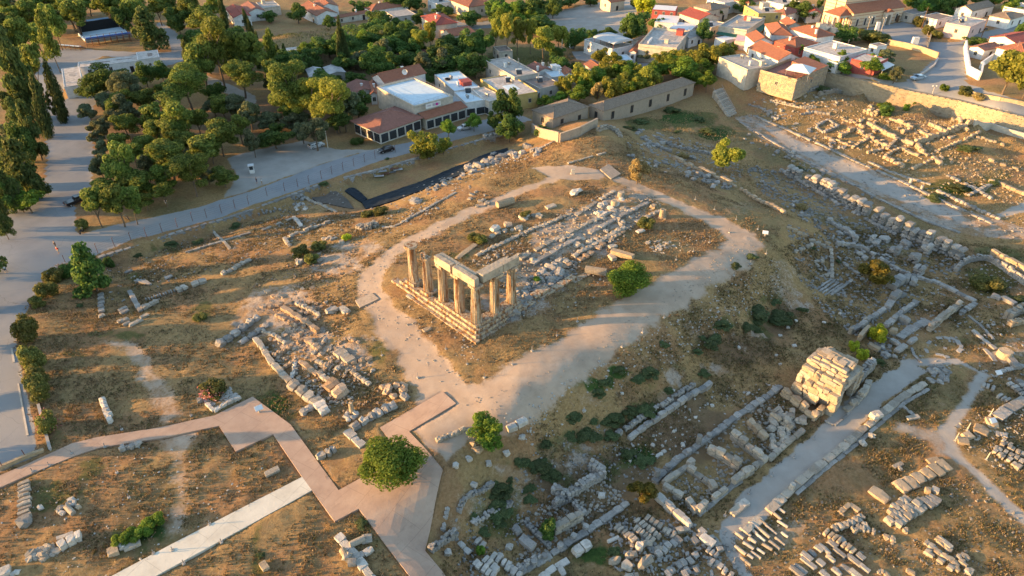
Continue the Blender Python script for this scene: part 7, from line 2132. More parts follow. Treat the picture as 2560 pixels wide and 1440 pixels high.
TZ(0,0,'along the left side of the tree lined road',[('conifer',100,500,260,640),('conifer',50,280,200,330),('conifer',215,960,210,400),('conifer',150,
1250,300,440),('olive',60,1040,140,260),('conifer',40,1420,190,300),('conifer',250,1330,150,260),('conifer',10,1180,160,360),('cypress',300,800,105,420,
'standing tight against the dark conifers by the road'),('cypress',412,690,100,410,'leaning on the right beside the thin sparse conifer'),('sparse',372,
750,110,300,'between the two slim cypresses')])
TZ(0,0,'round the open air stage',[('pine',205,100,150,170),('pine',100,130,160,150),('pine',390,160,150,230),('tallpine',340,240,130,300,'with a long bare trunk beside the grandstand'),
('pine',265,280,180,170),('pine',560,105,180,180),('pine',20,40,130,160),('broad',920,130,130,200),('conifer',1100,190,290,300,'with a broad crown right of the blue seats'),
('pine',800,50,190,160),('pine',1000,30,240,130),('pine',1180,50,170,150),('broad',1330,150,170,160),('pine',1420,60,160,160),('broad',1500,110,150,210),
('pine',650,20,170,110),('pine',450,20,170,130),('pine',300,20,150,120),('broad',1250,10,150,120),('pine',1590,40,140,130)])
TZ(0,0,'in the park grove left of the shops',[('cypress',1670,90,60,240),('pine',1610,330,300,360),('pine',1500,470,240,260),('conifer',1405,430,110,270),
('pine',1840,390,260,270),('pine',1800,560,300,210),('cypress',1852,170,50,170),('cypress',1892,260,50,180),('broad',760,590,330,220),('broad',690,660,
190,160),('olive',930,640,280,240),('olive',800,760,150,150),('broad',1080,560,140,140),('broad',1210,540,160,130),('pine',1390,620,320,260),('olive',660,
830,140,120),('olive',860,870,150,120),('olive',740,960,160,150),('olive',710,1030,110,100),('olive',755,1110,140,130),('olive',750,1250,150,170),('pine',
1080,740,180,140),('pine',1200,680,110,100),('pine',940,930,180,150),('pine',1140,870,190,180),('pine',1320,900,240,250),('pine',1150,980,170,150),('pine',
890,1070,150,140),('pine',1080,1080,170,130),('pine',1250,1180,330,250),('pine',1530,1130,260,210),('pine',1420,1290,290,240),('pine',900,1220,220,300),
('pine',1640,1010,240,200),('olive',1600,800,190,140),('olive',1740,780,210,160),('olive',1860,850,170,190),('broad',1590,680,150,130),('pine',1790,950,
190,170),('olive',1890,1060,130,170),('pine',1670,1320,210,110),('pine',1000,1370,220,170),('bush',1290,1375,80,60),('olive',1090,1240,140,180),('pine',
1250,780,200,170),('olive',980,830,150,120),('pine',1480,900,180,150),('pine',1400,1060,210,160),('pine',1000,1150,170,140)])
TZ(0,480,'at the corner of the two roads',[('pine',700,80,190,230),('pine',860,60,230,250),('pine',970,70,160,210),('pine',760,-20,200,150),('pine',1080,
60,170,110),('shrub',600,245,90,90,'at the tip of the grove by the road fork'),('lime',190,40,250,190,'standing alone in the middle of the road at the left'),
('conifer',-10,90,90,330),('conifer',-20,180,110,300)])
TZ(0,480,'x',[('dark',645,560,270,350,'standing alone below the road fence at the left'),('bush',525,590,130,130,'left of the spiky tree under the fence'),
('bush',810,535,80,90,'right of the spiky tree under the fence'),('shrub',400,630,140,120,'topmost of the hedge line along the left road'),('shrub',350,
735,140,140,'second from the top in the hedge line along the left road'),('shrub',270,830,110,110,'third from the top in the hedge line along the left road'),
('olea',185,1040,175,240,'fourth from the top in the hedge line along the left road'),('olea',245,1245,185,240,'fifth from the top in the hedge line along the left road'),
('olea',275,1400,190,170,'sixth from the top in the hedge line along the left road'),('shrub',1500,940,105,75,'alone on the mown slope above the excavation'),
('weed',600,850,70,60,'in the sunken room'),('weed',1280,390,110,50,'left of two on the field under the bank'),('weed',1480,375,110,60,'right of two on the field under the bank'),
('weed',1030,475,90,40,'close under the bank wall'),('weed',1760,250,120,70,'by the white pillar of the bank wall')])
TZ(0,960,'x',[('olea',285,40,175,230,'lowest of the hedge line along the left road')])
tree('olea',116,1058,50,62,'oleander bush with pink blossom by the walkway gate at the left',flowers=True)
tree('olea',527,974,74,46,'oleander bush with pink blossom on the raised gravel bed',flowers=True)
TZ(640,0,'in the gardens behind the shops',[('pine',230,640,290,330),('ypine',400,720,290,270),('ypine',570,750,320,300),('pine',130,560,170,200),('cypress',
630,330,60,330),('cypress',672,370,50,260),('ycyp',105,350,100,210),('cypress',180,430,45,170),('cypress',215,430,45,170),('cypress',10,380,45,230),('broad',
830,240,340,170),('broad',780,330,310,140),('broad',1020,320,210,180),('broad',910,130,190,140),('broad',1050,180,130,90),('broad',550,165,100,80),('broad',
90,115,120,80),('broad',310,95,150,120),('olive',800,440,190,120),('broad',900,480,210,200),('broad',1000,450,170,140),('broad',1140,440,190,120),('broad',
540,340,260,150),('broad',300,440,210,140),('broad',450,490,130,80),('broad',740,580,180,110),('broad',580,570,120,50),('ypine',1230,300,130,150),('ypine',
1310,260,120,170),('broad',1430,390,230,160),('broad',1400,490,250,90),('broad',1700,320,150,160),('broad',1540,320,140,90),('broad',1640,490,210,150),
('broad',1140,205,130,90),('broad',1230,140,90,100),('ypine',1800,230,95,180),('ypine',1885,220,105,230),('broad',1410,80,150,60),('broad',1600,125,160,
110),('broad',1800,60,180,130),('broad',790,40,140,100),('yellow',1140,20,90,70),('broad',1260,440,160,120),('broad',650,470,160,120),('broad',1050,540,
160,80),('broad',1290,590,110,70),('broad',820,710,70,60),('broad',400,400,160,110)])
TZ(640,0,'beside the parking ground left of the shops',[('broad',760,780,230,180),('olive',440,990,260,210),('broad',140,1020,260,170),('olive',90,890,
210,140),('olive',260,920,170,120),('bush',760,1060,110,50),('ypine',230,840,120,90),('broad',620,900,170,150)])
TZ(640,0,'x',[('plane',1255,1050,200,190,'standing below the road before the shop pavilion'),('plane',1400,1060,110,120,'small companion of the tree before the shop pavilion'),
('plane',1280,1160,130,90,'drooping over the bank before the shop pavilion'),('lime',1440,955,130,120,'clipped and round on the shop pavement, left of two'),
('lime',1635,910,130,110,'clipped and round on the shop pavement, right of two'),('broad',1790,900,130,130,'left of the big clump at the end of the shops'),
('broad',1900,800,220,260,'tallest of the clump at the end of the shops'),('broad',1900,960,170,170,'lowest of the clump at the end of the shops'),('weed',
505,1378,90,80,'hanging reed on the road bank'),('weed',980,1190,50,50,'small reed on the bank under the black car')])
TZ(1280,0,'on the garden slope between car park and village',[('ypine',40,240,120,190),('ypine',140,240,90,180),('broad',205,180,250,140),('ypine',240,
300,180,180),('ypine',350,270,140,140),('broad',470,265,160,150),('broad',600,255,100,60),('broad',350,460,130,110),('broad',440,505,110,70),('broad',60,
60,200,100),('broad',190,45,170,90),('broad',310,25,170,70),('broad',430,5,160,50),('bright',1000,35,170,150,'at the corner of the car park'),('broad',
940,170,200,200),('broad',880,230,120,150),('broad',1090,170,120,90),('broad',920,20,70,60),('broad',720,240,120,50),('broad',590,5,120,30),('broad',330,
380,130,90)])
TZ(1280,0,'in the grove behind the long stone store',[('plane',670,410,120,110),('plane',770,440,120,100),('plane',520,560,170,180),('lime',640,560,200,
150),('plane',750,510,220,160),('lime',830,510,170,160),('plane',390,640,120,130),('lime',500,700,170,120),('dry',640,690,110,150),('plane',760,650,170,
190),('lime',850,640,140,120),('plane',960,540,150,150),('lime',1070,520,130,130),('plane',1150,430,170,140),('lime',1210,480,160,110),('plane',1350,430,
190,160),('lime',1290,510,230,160),('plane',1480,420,190,170),('plane',1580,400,150,130),('lime',1440,500,170,110),('olive',1000,400,140,80),('lime',1380,
590,190,90),('lime',1470,600,130,130),('lime',560,620,160,120),('lime',910,590,150,120),('lime',250,755,150,60),('lime',360,725,130,80)])
TZ(1280,0,'along the village street',[('broad',1440,235,130,140),('broad',1430,170,80,60),('broad',1530,90,110,80),('broad',1740,40,130,90),('broad',1850,
330,80,40),('broad',1660,340,90,50)])
TZ(1280,0,'x',[('bush',240,985,120,80,'in front of the stone courtyard wall'),('plane',1610,1155,210,190,'alone in the hollow left of the paved street'),
('dry',950,1270,190,180,'alone on the hill top beside the deck'),('weed',1200,820,160,80,'under the right half of the long store'),('weed',970,910,140,
80,'under the middle of the long store'),('weed',880,960,120,70,'under the left end of the long store'),('weed',1480,980,160,100,'dense in the hollow at the foot of the stair'),
('weed',1400,900,120,60,'above the dense one in the hollow'),('weed',1240,985,70,60,'low in the hollow among grey rocks'),('dryb',1280,1170,90,50,'at the start of the sunlit hill wall')])
TZ(1920,0,'between the village houses at the right',[('broad',280,80,180,110),('broad',190,60,100,100),('broad',590,230,150,130),('broad',610,285,120,60),
('shrub',800,280,210,90),('shrub',880,285,90,50),('shrub',725,240,90,50),('lime',225,360,110,90),('lime',335,455,125,95),('lime',555,430,125,100),('lime',
560,500,180,80),('lime',785,490,145,110),('lime',770,550,120,80),('olive',860,560,130,100),('olive',960,545,120,110),('broad',1550,300,130,60),('olea',
1130,165,80,90),('olea',1200,225,90,80),('olea',1270,260,80,60),('broad',1900,230,90,100),('broad',1390,100,100,60),('broad',1180,40,190,60),('broad',1380,
15,170,50),('broad',1610,20,150,50),('broad',390,25,50,70),('broad',480,0,90,40),('broad',75,350,90,50),('shrub',480,510,120,60)])
TZ(1920,0,'x',[('ivy',860,680,130,70,'upper patch on the ochre retaining wall'),('ivy',905,715,130,70,'lower patch on the ochre retaining wall'),('ivy',
1120,750,60,50,'small patch right of the buttress'),('ivy',1290,755,70,55,'patch on the smooth retaining wall'),('bush',905,830,110,100,'beside the squat tumbled tower in the ruins'),
('shrub',1440,790,140,40,'on the dry bank below the parapet'),('dryb',1540,830,90,60,'on the dry bank at the right'),('weed',1500,1110,200,120,'in the pit under the big dry bank'),
('weed',230,1270,120,50,'beside the street piers'),('ivy',1040,810,50,60,'at the foot of the buttress'),('weed',440,600,160,50,'on top of the old terrace beside the restaurant')])
TZ(1920,480,'x',[('yellow',800,590,270,200,'alone among the grey ruins at the right'),('bright',830,1070,135,140,'largest of three beside the vaulted shop'),
('bright',645,1150,85,80,'upper small one touching the vaulted shop'),('bright',705,1220,95,95,'lower small one touching the vaulted shop'),('weed',830,
1275,110,60,'under the bright bushes by the vaulted shop'),('dryb',245,115,90,60,'on the corner of the sunlit hill wall'),('shrub',1650,690,220,120,'reedy and pale in the grassy hollow at the right'),
('weed',1880,800,150,110,'at the rim of the grassy hollow at the right'),('weed',260,880,110,80,'lone in the dark soil below the slope'),('weed',60,830,
110,80,'low on the slope below the path corner'),('weed',530,520,60,50,'inside the L shaped wall'),('weed',340,420,60,50,'at the top of the L shaped wall')])
tree('ypine',2502,178,88,98,'broad sunlit pine at the bend of the village road',base=(2506,238))
tree('ypine',2552,190,50,80,'pine cut by the right edge beside the road',base=(2556,248))
tree('round',1573,699,122,108,'fresh green round tree standing alone on the temple terrace beside the path',dens='hi')
TZ(1280,480,'x',[('shrub',1005,235,115,95,'small on the platform beside the right column stub'),('shrub',105,165,110,60,'small on the north side of the platform'),
('ivy',190,660,60,50,'tiny between the grey boulders by the columns'),('weed',1440,960,60,40,'in the path edge')][:3])
TZ(640,480,'x',[('shrub',330,450,125,95,'left of three on the lit north slope'),('shrub',430,495,115,95,'lowest of three on the lit north slope'),('shrub',
470,405,110,85,'upper of three on the lit north slope'),('shrub',850,160,125,80,'left of two on the rubble knoll'),('shrub',945,140,120,90,'right of two on the rubble knoll'),
('bright',680,340,75,60,'small on the lit north slope'),('shrub',1635,340,95,75,'left of a pair behind the temple columns'),('shrub',1690,360,90,70,'right of a pair behind the temple columns')])
tree('fig',976,1153,192,130,'large spreading green tree over the pink terrace',dens='hi')
TZ(640,960,'x',[('lime',1725,300,270,110,'upper flat lobe of the tree on the path edge'),('lime',1750,425,210,170,'lower lobe of the tree on the path edge'),
('ivy',1685,1250,70,80,'tiny between the cut blocks at the bottom')])
TZ(1280,960,'x',[('yellow',980,815,215,200,'dense with yellow flowers at the end of the shop walls'),('bush',275,1075,150,170,'left of the tall block wall'),
('weed',230,585,110,100,'lone on the shaded slope')])
for i,(x,y,w,h)in enumerate(((1490,985,50,46),(1510,955,50,40),(1430,1048,62,52),(1480,1055,34,50),(1620,935,60,40),(1590,950,50,40),(1545,930,46,36),(1660,
860,40,26),(1880,640,40,30),(1840,665,36,26),(1365,1112,44,30),(1610,1150,70,40),(1570,1130,50,34),(1740,880,34,26),(1755,845,30,24),(1325,1245,44,34),
(1180,1290,30,26),(1250,1310,40,24),(1235,1210,30,30),(1540,1380,44,24),(905,1310,40,30),(650,1390,30,60),(2395,470,60,20),(2340,495,50,16),(2480,455,40,
16))):
 tree('weed',x,y,w,h,'deep green weed clump on the shaded slopes and pits of the site','weed clumps on the shaded slopes')
for x,y,w,h in WEEDS:
 tree('weed',x,y,w,h,'deep green weed clump on the shaded slopes and pits of the site','weed clumps on the shaded slopes')
for x,y in((330,1340),(360,1320),(300,1352),(385,1305)):
 tree('ivy',x,y,46,20,'green weed patch in the lower left field above the white path','green weeds in the lower left field')
# undergrowth and filling trees of the grove and gardens
def fill(s,n,kinds,lo,hi,place,sq=.85):
 poly=[tuple(map(float,t.split(',')))for t in s.split()]
 x0,x1=min(p[0]for p in poly),max(p[0]for p in poly);y0,y1=min(p[1]for p in poly),max(p[1]for p in poly);k=0
 while k<n:
  x,y=R.uniform(x0,x1),R.uniform(y0,y1)
  if not inside(poly,x,y):continue
  kd=R.choice(kinds);w=R.uniform(lo,hi);k+=1
  tree(kd,x,y,w,w*sq*R.uniform(.85,1.15),KIND[kd][4]+' '+place,KIND[kd][4]+'s '+place)
fill('240,440 250,300 300,240 420,230 560,250 620,330 560,400 480,490 270,500',26,['pine','pine','olive','broad'],38,66,'in the park grove left of the shops')
fill('690,140 780,110 900,60 1000,60 1060,100 1200,100 1240,150 1060,165 860,150 700,170',34,['broad','broad','lime','olive'],36,64,'in the gardens behind the shops')
fill('660,170 860,190 880,280 800,340 690,320',14,['broad','pine','olive'],40,70,'in the gardens behind the shops')
fill('0,-10 560,-10 560,20 430,40 300,40 0,60',18,['pine','broad','olive','pine'],40,66,'round the open air stage')
fill('460,60 560,20 600,60 580,170 480,170',10,['pine','broad'],50,80,'in the park grove left of the shops')
fill('1240,20 1440,10 1280,60 1250,90',9,['broad','lime'],36,60,'on the garden slope between car park and village')
fill('0,240 90,260 105,520 0,520',8,['conifer','conifer','broad'],44,70,'along the left side of the tree lined road',1.5)
fill('0,60 60,80 90,200 40,260 0,240',6,['conifer','pine'],50,70,'along the left side of the tree lined road',1.5)
fill('1420,200 1500,190 1800,120 1830,150 1740,190 1500,245',14,['plane','lime','plane'],36,56,'in the grove behind the long stone store')
fill('2250,0 2560,-10 2560,14 2300,20',10,['broad','lime'],34,56,'between the village houses at the right')
fill('900,0 1060,-6 1080,4 1000,10',4,['broad'],30,50,'in the gardens behind the shops')
fill('60,560 100,700 150,640 130,620 90,560',0,['broad'],30,40,'x')
# beyond the left edge of the photograph: the trees whose shadows lie across the road and field
for x,y in((-95,690),(-150,800),(-70,600),(-230,930),(-190,1080)):
 tree('conifer',x,y,90,150,'tall dark conifer beyond the left edge by the road','conifers beyond the left edge')
# ------------------------------------------------------------------ ground cover
def tufts(name,s,n,hgt,mat,seed):
 """dry grass: many thin three-bladed tufts in one mesh"""
 g=np.random.default_rng(seed)
 poly=pxpoly(s)if isinstance(s,str)else s
 x0,y0=poly.min(0);x1,y1=poly.max(0)
 x=g.uniform(x0,x1,n*4);y=g.uniform(y0,y1,n*4)
 dd=sdist(poly,x,y)
 u,v=uv_of(x,y)
 def samp(ch):
  i=np.clip(np.searchsorted(AU,u),0,len(AU)-1);j=np.clip(np.searchsorted(AV,v),0,len(AV)-1)
  return masks[ch][i,j]
 bare=np.maximum.reduce([samp(PATH),samp(ASPH),samp(GRAV),samp(PINK),samp(ROCK)*.8,samp(SOIL)*.4])
 cl=vnoise(x/3.0,y/3.0,21)*.5+vnoise(x/.9,y/.9,22)*.5
 ok=(dd>0)&(bare<.3+.2*g.random(len(x)))&(cl+g.uniform(-.5,.5,len(x))>-.15)
 x,y,cl=x[ok][:n],y[ok][:n],cl[ok][:n];m=len(x)
 z=H(x,y)-.04
 vs=[];
 for b in range(3):
  a=g.uniform(0,6.28,m);w=g.uniform(.05,.12,m);h=hgt*g.uniform(.5,1.3,m)*(1+cl*.5)
  lx,ly=np.cos(a),np.sin(a)
  tx=x+g.normal(0,.1,m);ty=y+g.normal(0,.1,m)
  vs.append(np.stack([np.stack([tx-lx*w,ty-ly*w,z],1),np.stack([tx+lx*w,ty+ly*w,z],1),np.stack([tx+lx*w*.3+ly*h*.35,ty+ly*w*.3-lx*h*.35,z+h],1)],1))
 V=np.concatenate(vs,0).reshape(-1,3)
 o=link(name,mesh_np(name,V,np.arange(len(V)).reshape(-1,3),mat));o['kind']='stuff'
 return o
M_DRYG=leaf_mat('dry_grass_blades',(.15,.105,.055),(.26,.19,.10),(.36,.28,.165),.25)
M_GRNG=leaf_mat('greenish_grass_blades',(.07,.075,.025),(.13,.12,.045),(.20,.17,.07),.25)
tufts('dry_grass','-60,700 260,640 700,520 1000,520 1330,380 1560,330 1950,560 1940,640 1700,800 1260,1070 1110,1180 1060,1380 1150,1460 -60,1480',46000,
.24,M_DRYG,1)
tufts('green_grass','-60,700 260,640 700,520 1000,520 1060,1380 1150,1460 -60,1480',9000,.2,M_GRNG,2)
tufts('dry_grass','1110,1300 1300,1060 1700,800 1950,620 2100,560 2600,620 2600,1480 1100,1480',36000,.22,M_DRYG,3)
tufts('green_grass','1110,1300 1300,1060 1700,800 1950,620 2100,560 2600,620 2600,1480 1100,1480',20000,.24,M_GRNG,4)
tufts('dry_grass','1560,300 1900,250 2100,190 2600,320 2600,640 2100,560 1950,560',16000,.28,M_DRYG,5)
tufts('green_grass','600,120 820,70 860,130 700,180 1250,150 1440,130 1440,190 1250,200',6000,.5,M_GRNG,6)
# ------------------------------------------------------------------ rubble too small to pick apart
for s,n,lo,hi,m in(('560,880 640,700 760,640 900,600 880,690 870,760 880,900 1000,990 900,1040 800,1030 640,860',1500,.08,.5,M_BED),('640,870 720,960 820,1040 880,1000 940,930 880,860 760,800',
700,.1,.6,M_STONE),('1180,650 1300,580 1520,480 1640,490 1660,540 1480,640 1330,760 1270,790',1500,.08,.6,M_STONE),('1250,760 1340,700 1440,650 1440,690 1330,770 1270,810',
500,.15,.7,M_GREY),('1850,290 1900,270 2100,370 2400,500 2600,560 2600,610 2330,560 2100,470 1880,350',900,.1,.5,M_GREY),('1860,410 2000,440 2200,560 2400,620 2400,690 2200,660 2050,580 1900,480',
1600,.12,.8,M_GREY),('1560,360 1640,330 1800,370 1860,420 1840,480 1700,430',800,.1,.7,M_GREY),('2000,300 2100,260 2300,300 2450,330 2560,400 2560,520 2330,470 2150,400',
1300,.1,.6,M_WARM),('1960,560 2100,600 2280,720 2300,830 2200,880 2080,800 2000,700',1300,.1,.6,M_GREY),('1870,235 2060,225 2130,250 2090,300 1900,300',
700,.1,.5,M_STONE),('2100,250 2300,290 2450,310 2560,350 2450,330 2250,310',500,.1,.45,M_WARM),('2260,700 2560,640 2600,1000 2450,960 2280,900',700,.1,
.5,M_GREY),('1480,1100 1780,960 1960,960 2000,1080 1740,1300 1640,1220',700,.08,.4,M_PALE),('1640,1210 1760,1100 1920,1000 1990,1080 1780,1260 1730,1290',
700,.1,.55,M_STONE),('1130,1300 1300,1150 1500,1060 1640,1160 1640,1240 1500,1330 1300,1440 1150,1440',1100,.07,.4,M_GREY),('1280,1300 1500,1180 1560,1240 1400,1370 1300,1400',
400,.1,.5,M_STONE),('1520,1290 1700,1300 1850,1340 1850,1440 1540,1440',800,.08,.5,M_GREY),('1850,1330 2000,1260 2200,1230 2440,1200 2560,1300 2560,1440 1850,1440',
700,.06,.35,M_STONE),('2380,1060 2560,1000 2560,1180 2440,1160',350,.08,.4,M_STONE),('240,660 520,560 860,450 860,560 700,640 500,700 340,780 240,740',
900,.08,.4,M_GREY),('620,560 760,480 900,540 980,580 800,640 650,640',500,.08,.5,M_STONE),('900,530 1270,380 1330,390 1100,520 980,600',500,.1,.6,M_GREY),
('1240,1050 1480,920 1700,790 1940,640 1980,700 1800,850 1560,980 1320,1120',900,.06,.35,M_PALE),('0,1200 400,1100 700,1180 400,1440 0,1440',350,.05,.25,
M_PALE),('1130,1000 1300,960 1640,760 1860,590 1900,630 1720,740 1400,950 1240,1050',420,.05,.22,M_STONE),('870,720 930,650 1100,560 1200,520 1180,545 1000,640 950,740 1080,880 1200,970 1100,960 960,820',
400,.05,.25,M_STONE),('1000,740 1180,850 1220,940 1100,880 1000,800',130,.08,.35,M_STONE),('1280,830 1560,720 1800,600 1700,560 1500,680 1300,790',200,
.06,.3,M_PALE)):
 scatter(s,n,lo,hi,m)
# ------------------------------------------------------------------ covered trench, sheets, deck
def draped(name,s,mat,lift,label=None,cat=None,kind=None,thick=.4):
 o=walkway(name,s,mat,lift)
 if cat:o['kind']='thing';o['label']=label;o['category']=cat
 if kind:o['kind']=kind
 return o
M_TARP=simple('black_sheeting',(.012,.019,.028),.7,.4,.8,.3,0,.15)
draped('trench_cover','905,505 1000,472 1120,425 1230,380 1268,370 1275,384 1180,424 1080,466 990,500 915,522',M_TARP,.12,'long black sheet covering the trench below the boulders',
'sheeting')
draped('trench_cover','862,478 885,470 918,497 905,506',M_TARP,.14,'small black sheet at the left end of the covered trench','sheeting')
for o in list(COL.objects):
 if o.name.startswith('trench_cover'):
  for v in o.data.vertices:v.co.z+=R.uniform(-.07,.09)
draped('trench_cover','780,494 840,478 870,500 885,522 800,508',simple('grey_net',(.10,.085,.07),.9,.4),.1,'dark netting over the pit left of the black sheet',
'netting')
for i,(x,y,a)in enumerate(((948,440,0),(962,435,1),(978,431,2),(995,425,0),(985,422,1),(955,430,2))):
 p=P(x,y)
 o=MB().box((0,0,.12+i*.03),(2.4,1.1,.06),R.uniform(-.3,.3)+YAW-math.pi/2+.4).build('metal_sheet',(M_CORR,M_RUST,M_METAL)[a],None,loc=tuple(p))
 tag(o,'corrugated sheet lying flat on the pit floor beside the black trench','metal sheet','sheets beside the black trench')
deck=walkway('viewing_deck','1500,424 1522,412 1552,436 1528,449',simple('deck_boards',(.27,.225,.18),.85,.3,2),.22)
tag(deck,'low grey boarded deck on the hill top near the dry tree','deck')
tag(walkway('viewing_deck','888,752 930,733 947,748 900,770',simple('stone_pad',(.33,.27,.21),.85,.3,2),.12),'small pale deck on the path left of the temple',
'deck')
for _s in('27,872 32,871 38,906 33,907','44,960 48,959 72,1088 67,1090'):
 walkway('road_marking',_s,W_CREAM,.09)
gm=tag(walkway('planted_mound','590,110 640,62 720,46 800,58 850,100 800,125 700,130 620,128',M_GROUND,.05),'grass','mound')if False else None
# ------------------------------------------------------------------ posts, fences and lamps
def post(px,py,h=.85,r=.05,label='',group=None,mat=None,base=True):
 p=P(px,py);o=empty('rope_post',tuple(p),0,label,'post',group)
 MB().tube((0,0,-.1),(0,0,h),r,n=6).build('stake',mat or M_METAL,o)
 if base:MB().box((0,0,.1),(.34,.34,.22)).build('foot',W_CONC,o)
 return o
for x,y in((1660,795),(1606,832),(1555,868),(1498,905),(1443,805),(1392,840),(1330,878),(1281,912),(1211,945),(1168,912),(1115,874),(1773,607),(1733,630),
(1690,650),(1823,582),(1915,635),(1875,662),(1834,690),(1790,717),(1738,500),(1786,525),(1840,550),(1894,574),(1500,700),(1428,435),(1472,395),(1517,415),
(1610,395),(1010,588),(1050,605),(920,640),(955,890),(1045,945)):
 post(x,y,.95,.05,'thin stake with a square foot marking the edge of the temple path','stakes along the temple path')
for x,y in((305,1075),(263,1118),(180,1135),(82,1180),(124,1165),(293,1183),(323,1245),(355,1318),(385,1385),(432,1377),(525,1312),(460,1410),(554,1357),
(478,1040)):
 post(x,y,.8,.05,'thin stake with a square foot beside the walkways in the lower left','stakes beside the lower left walkways')
for i,(x,y)in enumerate(((1873,1234),(1812,1290),(1755,1341),(1834,1408),(1985,1145),(2034,1098),(1929,1190))):
 post(x,y,1.0,.05,ORD[i]+' of the thin leaning stakes beside the lower right gravel path','stakes along the gravel path')
for i,(x,y)in enumerate(((2417,1076),(2388,1101),(2465,1150),(2474,1040))):
 post(x,y,1.6,.07,'pale signpost stake beside the square slabs, '+('behind the broad pair','left of all','lowest','topmost')[i],'signpost stakes by the slabs',
W_CREAM)
# fence along the north road
fx=[(245,632),(287,617),(329,604),(367,592),(406,581),(444,568),(482,553),(517,544),(554,533),(588,521),(622,511),(668,490),(712,478),(745,468),(773,460),
(804,447),(830,436),(858,426),(885,416),(912,406),(938,396),(988,381)]
for i,(x,y)in enumerate(fx):
 p=P(x,y);o=empty('fence_post',tuple(p),0,'thin rusty fence post along the edge of the north road','fence post','fence posts along the north road')
 MB().tube((0,0,-.2),(0,0,2.0),.055,n=6).build('stake',M_RUST,o)
 MB().tube((0,0,2.0),(.25*RT[0],.25*RT[1],2.35),.05,n=6).build('arm',M_RUST,o)
q=[P(x,y)for x,y in fx]
mb=MB()
for a,b in zip(q[:-1],q[1:]):
 for z in(.5,1.0,1.5,1.95):mb.tube((a[0],a[1],a[2]+z),(b[0],b[1],b[2]+z),.012,n=3,cap=False)
tag(mb.build('fence_wire',M_RUST),'thin wires strung between the rusty fence posts along the road','fence wire')
def lamp(px,py,h,label,arms=2,group=None):
 p=P(px,py);o=empty('street_lamp',tuple(p),YAW,label,'street lamp',group)
 MB().tube((0,0,-.2),(0,0,h),.09,.06,n=8).build('pole',W_CREAM,o)
 for i in range(arms):
  s=1 if i else-1
  MB().tube((0,0,h-.1),(0,s*.5,h),.04,n=6).build('arm',W_CREAM,o)
  n=10;vs=[];
  mb=MB()
  for k in range(5):
   t0=math.pi*k/4;vs+=[(.22*math.sin(t0)*math.cos(6.2832*i_/n),s*.55+.22*math.sin(t0)*math.sin(6.2832*i_/n),h+.2-.22*math.cos(t0))for i_ in range(n)]
  mb.add(vs,[(k*n+j,k*n+(j+1)%n,(k+1)*n+(j+1)%n,(k+1)*n+j)for k in range(4)for j in range(n)]).build('globe',W_WHITE,o,True)
 return o
lamp(2166,82,5.5,'tall double globe lamp on the church square in front of the side door')
lamp(2202,80,5.0,'slim double globe lamp on the church square left of the blue cloth')
lamp(2318,88,4.5,'globe lamp at the edge of the church square by the road',2)
lamp(2240,203,3.0,'short twin globe lamp beside the parked pale blue car')
lamp(2330,236,2.4,'low twin lamp on the parapet of the bent road')
def pole(px,py,h,label,cross=True,mat=None):
 p=P(px,py);o=empty('utility_pole',tuple(p),YAW,label,'utility pole')
 MB().tube((0,0,-.3),(0,0,h),.14,.09,n=8).build('pole',mat or M_WOOD,o)
 if cross:MB().box((0,0,h-.5),(.12,1.8,.12)).build('crossarm',mat or M_WOOD,o)
pole(2303,72,8,'tall wooden utility pole left of the planted wall')
pole(2452,96,8,'tall wooden utility pole behind the black car at the right')
pole(1169,64,7,'utility pole beside the road to the big car park',mat=W_CREAM)
pole(820,370,7,'thin pale pole beside the parked silver car',False,W_CREAM)
pole(1404,138,6,'thin lamp pole by the small white car',False,W_CREAM)
pole(2080,160,7,'brown utility pole in front of the broad flat roof house',False)
# white stone markers on the square, info boards
def slab_sign(px,py,w,h,t,label,mat,name='white_pillar',cat='pillar',rz=None):
 p=P(px,py);o=MB().box((0,0,h/2-.2),(w,t,h+.4),YAW-math.pi/2 if rz is None else rz,.9).build(name,mat,None,loc=tuple(p));return tag(o,label,cat)
slab_sign(2189,84,1.3,4.2,1.0,'tall white pillar on the planted bed of the church square',W_WHITE)
slab_sign(2283,119,2.2,3.6,1.2,'broad white slab pillar at the lower edge of the church square',W_WHITE)
slab_sign(1432,435,.9,1.2,.6,'small pale stone marker on the hill top path',W_CREAM,'stone_marker','marker')
def board(px,py,label,rz=.6):
 p=P(px,py);o=empty('info_board',tuple(p),YAW-math.pi/2+rz,label,'sign')
 MB().box((0,0,.45),(.25,.25,.9)).build('stand',W_CONC,o)
 b=MB().box((0,0,0),(1.1,.8,.06)).build('panel',W_WHITE,o,loc=(0,-.1,1.05),rot=(.5,0,0))
 MB().box((0,0,.04),(.95,.66,.03)).build('print',M_AWN,b)
board(650,1032,'white information board on the corner of the pink square')
board(1911,592,'white information board at the right corner of the temple path',-.3)
board(2490,942,'small white information board under the round pedestal',.2)
board(2475,1062,'small white sign by the square slabs at the right',.3)
# kiosk, bins, umbrella
def kiosk():
 p=P(631,432);o=empty('ticket_kiosk',tuple(p),YAW-math.pi/2+.3,'small white ticket booth on the gravel beside the north road','kiosk')
 MB().box((0,0,.5),(1.1,1.1,1.0)).build('counter',W_WHITE,o)
 for a,b in((-1,-1),(1,-1),(1,1),(-1,1)):MB().box((a*.5,b*.5,1.5),(.09,.09,1.1)).build('post',W_WHITE,o)
 MB().box((0,0,1.45),(.96,.96,.9)).build('pane',M_GLASS,o)
 MB().box((0,0,2.1),(1.4,1.4,.12)).build('roof',W_WHITE,o)
kiosk()
